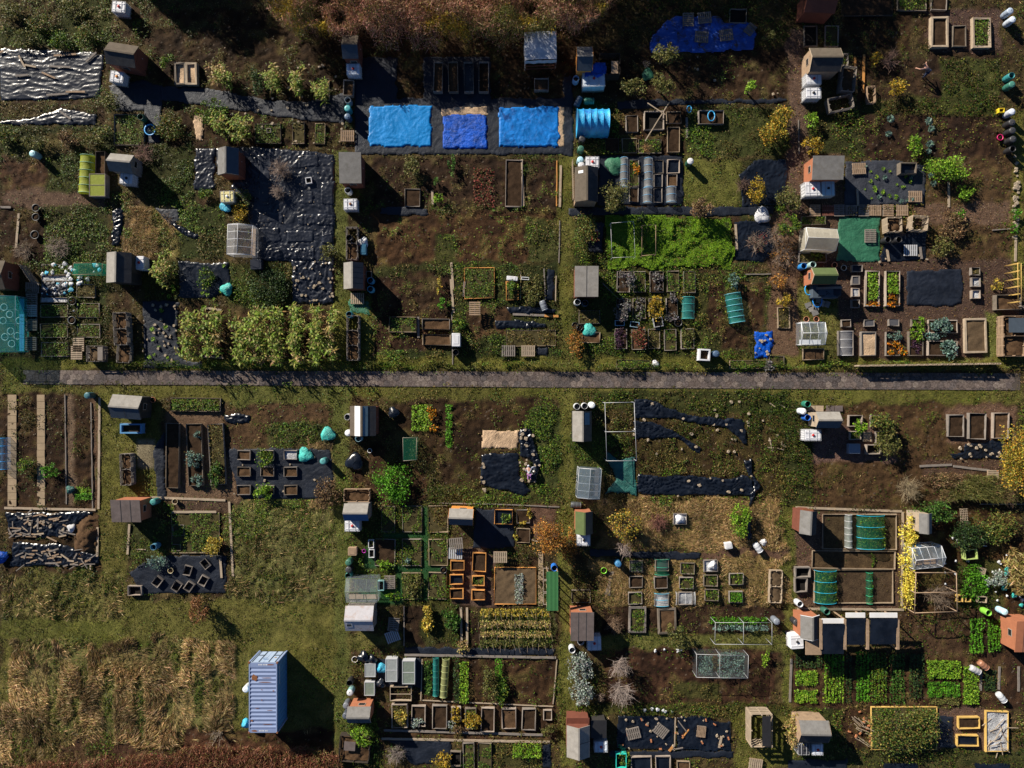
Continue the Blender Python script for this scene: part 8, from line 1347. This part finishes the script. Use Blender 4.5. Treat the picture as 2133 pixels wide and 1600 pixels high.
# ------------------------------------------------------------------ crops
CR = [((857, 843, 900, 898), .35, 'lime', 'bright lime green patch below the striped roof'), ((928, 842, 942, 932), .25, 'bright', 'narrow row of green seedlings beside dug soil'), ((1808, 568, 1829, 625), .35, 'lime', 'lime salad filling the first white-edged bed', .2), ((1849, 568, 1872, 612), .35, 'lime', 'lime salad filling the second white-edged bed', .2), ((1067, 1549, 1127, 1579), .5, 'lime', 'bright block of seedlings at the bottom edge', .2), ((1031, 1371, 1046, 1463), .5, 'bright', 'bright leafy row in the striped vegetable plot'), ((944, 1375, 957, 1465), .4, 'dark', 'dark green row in the striped vegetable plot'), ((957, 1378, 976, 1466), .5, 'lime', 'lime leafy row in the striped vegetable plot'), ((884, 1376, 900, 1448), .4, 'glossy', 'cabbage row beside the teal net tunnel'),
 ((157, 1014, 190, 1030), .12, 'lime', 'thin seedling rows at the foot of the paved beds'), ((156, 1028, 192, 1042), .3, 'bright', 'leafy green row at the foot of the paved beds'), ((1485, 1302, 1600, 1314), .55, 'kale', 'brassica row inside the pipe cage'), ((1478, 1285, 1600, 1300), .35, 'bright', 'bright row behind the pipe cage'), ((1495, 1358, 1552, 1412), .6, 'kale', 'blue-green kale under the fine netted cage'), ((1455, 1365, 1485, 1408), .5, 'kale', 'dark kale at the empty end of the netted cage'), ((1765, 1074, 1774, 1140), .3, 'silver', 'pale seedlings under the slim white net'), ((1790, 1078, 1844, 1140), .55, 'green', 'brassicas under the upper blue-hooped net'), ((1701, 1192, 1743, 1254), .55, 'green', 'brassicas under the lower blue-hooped net'), ((1808, 1196, 1818, 1255), .3, 'green', 'single leafy row under the narrow net'), ((1815, 1152, 1822, 1182), .25, 'green', 'sparse seedlings in the narrow furrowed plot'),
 ((1000, 1268, 1145, 1285), .5, 'yellow', 'topmost row of yellowing beans'), ((1000, 1292, 1146, 1308), .5, 'drymaize', 'second row of drying beans'), ((1000, 1314, 1148, 1328), .5, 'drymaize', 'third row of drying beans'), ((1000, 1333, 1140, 1347), .5, 'olive', 'lowest row of beans by the dark path'), ((1072, 1195, 1090, 1258), .35, 'silver', 'row of dead brassicas in the orange-edged plot'), ((985, 350, 1030, 432), .25, 'red', 'red-leaved seedlings in dug soil beside the bowed bed', 0, 60), ((358, 832, 456, 855), .3, 'green', 'leafy greens filling the long low bed', .15), ((1314, 1170, 1338, 1190), .2, 'dark', 'dark leaves under green net in the grassy grid', .25), ((1521, 1234, 1546, 1254), .2, 'bright', 'green seedlings in the lowest planter of the grassy grid', .2), ((845, 915, 866, 956), .6, 'dark', 'dark kale in the green net cage')]
for c in CR: crop(c[0], c[1], c[2], c[3], c[5] * 2 if len(c) > 5 else 230, z=c[4] if len(c) > 4 else 0, axis='x')
for sh, pl, l, h in [((1655, 1365, 1712, 1392), 'dark', 'dark ground-hugging crop at the head of the salad rows', .25), ((1657, 1397, 1703, 1428), 'lime', 'upper of two lime salad squares by the blue-grey pipe', .25), ((1655, 1437, 1702, 1465), 'lime', 'lower of two lime salad squares by the blue-grey pipe', .25), ((1716, 1363, 1758, 1400), 'bright', 'shaded upper part of the widest salad row', .3), ((1714, 1400, 1757, 1464), 'lime', 'sunny lower part of the widest salad row', .35), ((1762, 1365, 1776, 1462), 'dark', 'thin dark row beside the widest salad row', .25), ((1783, 1358, 1814, 1462), 'bright', 'bright fine-leaved row between two darker ones', .3), ((1815, 1360, 1847, 1466), 'green', 'even mid-green row of crops', .35), ((1853, 1362, 1886, 1466), 'glossy', 'patchy dark row with lime end', .35), ((1893, 1362, 1925, 1455), 'dark', 'dark leafy row with a white tag', .35), ((1932, 1375, 2002, 1414), 'lime', 'brightest lime lettuce block', .35), ((1932, 1420, 2000, 1452), 'bright', 'bright block below the brightest lettuce', .3), ((1936, 1450, 1998, 1468), 'olive', 'thin olive strip at the foot of the lettuce blocks', .2), ((2006, 1388, 2039, 1467), 'lime', 'upright lime lettuce block beside the short sleeper', .35), ((2018, 1288, 2050, 1360), 'bright', 'bright crop row below the lime green barrel', .4), ((2057, 1290, 2084, 1358), 'bright', 'bright crop row nearest the orange-brown shed', .4), ((2050, 1395, 2075, 1440), 'dark', 'sparse weeds between the short sleepers', .2)]:
    crop(sh, h, pl, l, 260, (.11, .22), rows=.32 if 'row' in l else None, axis='x' if 'row' not in l else 'y')
CAB = [leafy_mesh('brassica_plant', 60, .36, .35, 'kale', (.14, .26)) for _ in range(3)]; TUF = [leafy_mesh('weed_plant', 40, .3, .25, 'lime', (.1, .2)) for _ in range(2)]
for i, (x, y) in enumerate([(1855, 248), (1935, 253), (1940, 268), (1937, 300), (1934, 316), (1851, 279), (1940, 365), (1945, 382)]): plant(x, y, R.choice(CAB), 'blue-green brassica on dug soil in the plot of the lime plant', 'brassica', group='brassicas on dug soil', name='brassica_plant')
for i in range(30): plant(R.uniform(1795, 1905), R.uniform(345, 425), R.choice(CAB if i % 3 == 0 else TUF), 'small plant growing through the grey woven membrane', 'plant', z=.06, s=R.uniform(.4, .95), group='plants in the grey membrane', name='young_plant')
for i in range(26): plant(R.choice([R.uniform(380, 470), R.uniform(310, 370)]), R.uniform(548, 760), R.choice(TUF), 'weed tuft growing on the dark sheets near the maize', 'weed', z=.06, s=R.uniform(.5, 1), group='weed tufts on dark sheets', name='weed_plant')
# ------------------------------------------------------------------ hedge and thickets
def thicket(name, n, poly, hfun, pl, tw):
    P_ = poly; xs = [p[0] for p in P_]; ys = [p[1] for p in P_]; a = NR.uniform(min(xs), max(xs), n); b = NR.uniform(min(ys), max(ys), n); m = inpoly(a + (fbm(a / PX, b / PX, .5, 31, 3) - .5) * 36, b + (fbm(a / PX, b / PX, .5, 32, 3) - .5) * 36, P_); a, b = a[m], b[m]; x = (a - CX) / PX; y = (CY - b) / PX
    lump = fbm(x, y, .45, 33, 4); h = hfun(a, b) * np.clip(.62 + lump * .75, .5, 1.25); k = lump > .3; x, y, h, lump = x[k], y[k], h[k], lump[k]; n = len(x)
    d = NR.normal(size=(n, 3)); d[:, 2] = np.abs(d[:, 2]) + .7; ca = fbm(x, y, .3, 35, 3); c = pal(n, PALS[pl]); c2 = pal(n, PALS['olive']); s = ca + NR.normal(0, .09, n) > (.9 if name == 'red_scrub' else .61 if name == 'hedge_thicket' else .56); c[s] = c2[s]; c3 = pal(n, PALS['gold']); s = (fbm(x, y, .5, 36, 3) + NR.normal(0, .05, n) > .69) & name.startswith('hedge'); c[s] = c3[s]
    z = h * (1 - .55 * NR.random(n) ** 2.0); L = np.where(NR.random(n) < tw, NR.uniform(.4, 1.1, n), NR.uniform(.10, .2, n)); v, cc = kites(np.stack([x, y, z], 1), L, c, 0, .5, dirs=d); w_ = (L > .35); v = v.reshape(-1, 4, 3); mid = (v[:, 1] + v[:, 3]) / 2; q = np.where(w_, .07, 1)[:, None]; v[:, 1] = mid + (v[:, 1] - mid) * q; v[:, 3] = mid + (v[:, 3] - mid) * q
    o = link(np_mesh(name, v.reshape(-1, 3), 4, cc), name, DRY); o['kind'] = 'stuff'
PALS['redtwig'] = [(.42, .20, .14), (.54, .30, .23), (.30, .13, .09), (.34, .23, .11), (.22, .17, .06)]; PALS['redscrub'] = [(.26, .09, .055), (.33, .15, .09), (.18, .07, .04), (.22, .17, .06)]
thicket('hedge_thicket', 140000, [(500, -170), (1300, -170), (1300, 15), (1240, 60), (1205, 95), (1080, 110), (1000, 112), (880, 120), (790, 116), (765, 80), (712, 118), (650, 100), (589, 60), (545, 0)], lambda a, b: 1.6 + 1.9 * np.clip((122 - b) / 16, 0, 1), 'redtwig', .42)
thicket('hedge_undergrowth', 80000, [(90, -230), (390, -230), (385, -70), (330, -55), (240, -80)], lambda a, b: 4.6 + 0 * a, 'mixed', .3)
thicket('hedge_scrub', 90000, [(1230, -190), (1780, -190), (1650, -30), (1500, -8), (1380, 0), (1250, 20)], lambda a, b: 4.8 + 0 * a, 'mixed', .3)
thicket('red_scrub', 52000, [(0, 1592), (250, 1574), (420, 1548), (560, 1546), (715, 1560), (730, 1660), (0, 1660)], lambda a, b: .7 + 0 * a, 'redscrub', .5)
thicket('verge_weeds', 15000, [(230, 752), (2100, 758), (2100, 769), (230, 764)], lambda a, b: .55 * fbm(a / PX, b / PX, .8, 30, 2) * 1.6, 'green', .2)
thicket('brushwood_scrub', 12000, [(1950, 985), (2133, 1000), (2133, 1045), (1960, 1045)], lambda a, b: .6 + 0 * a, 'brown', .5)
# ------------------------------------------------------------------ people
def person(x, y, rot, label, J, clothes, hair, head):
    """J: joint positions; one skinned body, clothing grown over the same bones a little thicker"""
    t = thing('person', label, 'person', x, y, zat(x, y) + .02, rot)
    def skin(name, bones, m, grow=0.0, sub=1):
        ids = {}; vs = []; es = []; rs = []
        for a, b in bones:
            for q in (a, b):
                if q not in ids: ids[q] = len(vs); vs.append(J[q][:3]); rs.append(J[q][3] + grow)
            es.append((ids[a], ids[b]))
        me = bpy.data.meshes.new(name); me.from_pydata(vs, es, []); me.update(); o = link(me, name, m, t); o.modifiers.new('skin', 'SKIN')
        for i, r_ in enumerate(rs): me.skin_vertices[0].data[i].radius = (r_, r_)
        root = bones[0][0]; me.skin_vertices[0].data[ids[root]].use_root = True; s = o.modifiers.new('smooth', 'SUBSURF'); s.levels = s.render_levels = sub; return o
    for s in 'LR':                                                 # five unequal curled fingers on each palm
        w_ = Vector(J['hand' + s][:3]); e = Vector(J['elb' + s][:3]); d = (w_ - e).normalized(); u = d.cross(Vector((0, 0, 1))).normalized(); dn = Vector((0, 0, -1))
        for i, L in enumerate((.066, .076, .07, .055)):
            b = w_ + d * .045 + u * (.02 * (i - 1.5)); m_ = b + d * L * .5 + dn * .008; J['k%d%s' % (i, s)] = (*b, .009); J['f%d%s' % (i, s)] = (*m_, .0085); J['g%d%s' % (i, s)] = (*(m_ + d * L * .35 + dn * .03), .0075)
        b = w_ + u * .035 * (1 if s == 'L' else -1); J['t' + s] = (*b, .011); J['v' + s] = (*(b + d * .04 + u * .02 * (1 if s == 'L' else -1)), .009)
    body = [('pel', 'chest'), ('chest', 'neck'), ('neck', 'skull')]
    for s in 'LR': body += [('chest', 'sh' + s), ('sh' + s, 'elb' + s), ('elb' + s, 'hand' + s), ('pel', 'hip' + s), ('hip' + s, 'knee' + s), ('knee' + s, 'ank' + s), ('ank' + s, 'toe' + s), ('hand' + s, 't' + s), ('t' + s, 'v' + s)] + [q for i in range(4) for q in (('hand' + s, 'k%d%s' % (i, s)), ('k%d%s' % (i, s), 'f%d%s' % (i, s)), ('f%d%s' % (i, s), 'g%d%s' % (i, s)))]
    skin('body', body, mat('skin', (.55, .30, .22), .55, .1, 4, 30, .05), 0, 2)
    up = [('pel', 'chest')] + [q for s in 'LR' for q in ((('chest', 'sh' + s)), ('sh' + s, 'elb' + s))] + ([(('elb' + s), 'hand' + s) for s in 'LR'] if clothes[2] else []); skin('top', up, clothes[0], .022, 2)
    skin('trousers', [('pel', 'hipL'), ('pel', 'hipR')] + [q for s in 'LR' for q in (('hip' + s, 'knee' + s), ('knee' + s, 'ank' + s))], clothes[1], .018, 2); skin('shoes' if 0 else 'shoe', [('ankL', 'toeL')], M_['black'], .015); skin('shoe', [('ankR', 'toeR')], M_['black'], .015)
    hd = Vector(J['skull'][:3]); f = Vector(head).normalized(); hm = bpy.data.meshes.new('hair'); mb = MB(); n = 12; v = []
    for i in range(7):
        th = math.pi * i / 6
        for k in range(n): a = 2 * math.pi * k / n; v.append(hd - f * .025 + Vector((math.sin(th) * math.cos(a) * .105, math.sin(th) * math.sin(a) * .10, math.cos(th) * .11 + .015)))
    fs = [(i * n + k, i * n + (k + 1) % n, i * n + n + (k + 1) % n, i * n + n + k) for i in range(6) for k in range(n)]; mb.add(v, fs, 0, True).build('hair' if hair != 'hood' else 'hood', clothes[0] if hair == 'hood' else mat('hair_brown', (.06, .035, .02), .7), t)
    s_ = f.cross(Vector((0, 0, 1))).normalized(); upv = s_.cross(f)
    for nm, off, r_ in (('nose', f * .105 - upv * .02, .014), ('eye', f * .092 + s_ * .032 + upv * .01, .011), ('eye', f * .092 - s_ * .032 + upv * .01, .011), ('mouth', f * .09 - upv * .06, .014)): q = hd + off; MB().lathe([(.001, -r_), (r_, 0), (.001, r_)], 8).build(nm, mat('skin', (1, 1, 1)) if nm == 'nose' else mat('lip', (.25, .07, .06)) if nm == 'mouth' else M_['black'], t).location = q
kx, ky = W(1102, 982, .4)
person(kx, ky, 3, 'person in pale grey hoodie and lilac leggings bending low beside black plastic', dict(pel=(0, -.22, .52, .13), chest=(0, .22, .62, .14), neck=(0, .40, .66, .06), skull=(-.04, .56, .66, .10), shL=(-.19, .30, .60, .065), shR=(.19, .30, .60, .065), elbL=(-.26, .10, .40, .045), elbR=(.40, .38, .42, .045), handL=(-.22, -.02, .14, .035), handR=(.62, .34, .20, .035), hipL=(-.10, -.28, .50, .085), hipR=(.10, -.28, .50, .085), kneeL=(-.11, -.38, .10, .065), kneeR=(.12, -.38, .10, .065), ankL=(-.12, -.78, .08, .045), ankR=(.12, -.78, .08, .045), toeL=(-.13, -.92, .03, .035), toeR=(.13, -.92, .03, .035)), (mat('hoodie', (.50, .52, .60), .9, .15, 6, 40, .2), mat('leggings', (.36, .18, .40), .85, .3, 14, 40, .2), True), 'hood', (-.1, .8, -.5))
kx, ky = W(1922, 160, .0)
person(kx, ky, 0, 'person with bare forearms bending forward over dug soil in the top corner plot', dict(pel=(-.05, .05, .92, .14), chest=(-.42, .30, 1.18, .16), neck=(-.56, .40, 1.27, .06), skull=(-.68, .50, 1.26, .10), shL=(-.58, .16, 1.16, .065), shR=(-.40, .46, 1.18, .065), elbL=(-.86, .20, 1.0, .045), elbR=(-.34, .72, 1.0, .045), handL=(-1.08, .36, .86, .034), handR=(-.20, .90, .84, .034), hipL=(-.10, -.04, .88, .09), hipR=(.02, .14, .88, .09), kneeL=(-.06, -.10, .48, .065), kneeR=(.06, .12, .48, .065), ankL=(.0, -.10, .08, .045), ankR=(.10, .12, .08, .045), toeL=(-.14, -.05, .03, .035), toeR=(-.04, .22, .03, .035)), (mat('brown_top', (.16, .10, .09), .9, .2, 6, 40, .2), mat('navy_jeans', (.02, .03, .07), .9, .2, 6, 40, .2), False), 'hair', (-.6, .5, -.6))
for i, (a, b, r_, pl) in enumerate([(28, 22, 26, 'olive'), (85, 48, 24, 'mixed'), (150, 20, 26, 'olive'), (185, 70, 22, 'mixed'), (50, 80, 24, 'olive'), (125, 85, 22, 'green'), (15, 285, 22, 'mixed'), (75, 295, 24, 'olive'), (140, 290, 22, 'brown'), (190, 300, 20, 'olive'), (215, 275, 16, 'mixed')]):
    l = 'scrubby autumn bush in the rough corner by the crinkled black sheet' if i < 6 else 'scrubby autumn bush in the strip below the crumpled black tongue'
    bush(a, b, r_, .8, pl, l, 'shrub', 'scrub_bush', ry=r_ * .7, group=l)
# ================================================================== camera, sky, sun
cam_d = bpy.data.cameras.new('drone_camera'); cam = bpy.data.objects.new('drone_camera', cam_d); COL.objects.link(cam)
cam_d.sensor_width = 36; cam_d.lens = 36 * HC / (2133 / PX); cam_d.clip_end = 3000; cam.location = (0, 0, HC); scn.camera = cam
ELEV, AZX, AZY = 23.5, -0.717, 0.697            # sun stands to the upper left of the picture
w = bpy.data.worlds.new('World'); scn.world = w; w.use_nodes = True; wn = w.node_tree
sky = wn.nodes.new('ShaderNodeTexSky'); sky.sky_type = 'NISHITA'; sky.sun_disc = False; sky.sun_elevation = rad(ELEV)
sky.sun_rotation = math.atan2(AZX, AZY); sky.altitude = 60; sky.air_density = 0.55; sky.dust_density = 0.0; sky.ozone_density = 3.5
bg = wn.nodes['Background']; bg.inputs[1].default_value = 0.05; wn.links.new(sky.outputs[0], bg.inputs[0])
sd = bpy.data.lights.new('sun', 'SUN'); sd.energy = 5.0; sd.angle = rad(0.53); sd.color = (1.0, 0.91, 0.77)
so = bpy.data.objects.new('sun', sd); COL.objects.link(so)
dv = Vector((-AZX * math.cos(rad(ELEV)), -AZY * math.cos(rad(ELEV)), -math.sin(rad(ELEV)))); so.rotation_euler = dv.to_track_quat('-Z', 'Y').to_euler(); so.location = (-40, 40, 40)
scn.view_settings.view_transform = 'Standard'; scn.view_settings.look = 'None'; scn.view_settings.exposure = 0.88; scn.view_settings.gamma = 1.0
scn.cycles.max_bounces = 6; scn.cycles.transparent_max_bounces = 12; scn.cycles.caustics_reflective = False; scn.cycles.caustics_refractive = False
scn.cycles.use_denoising = True
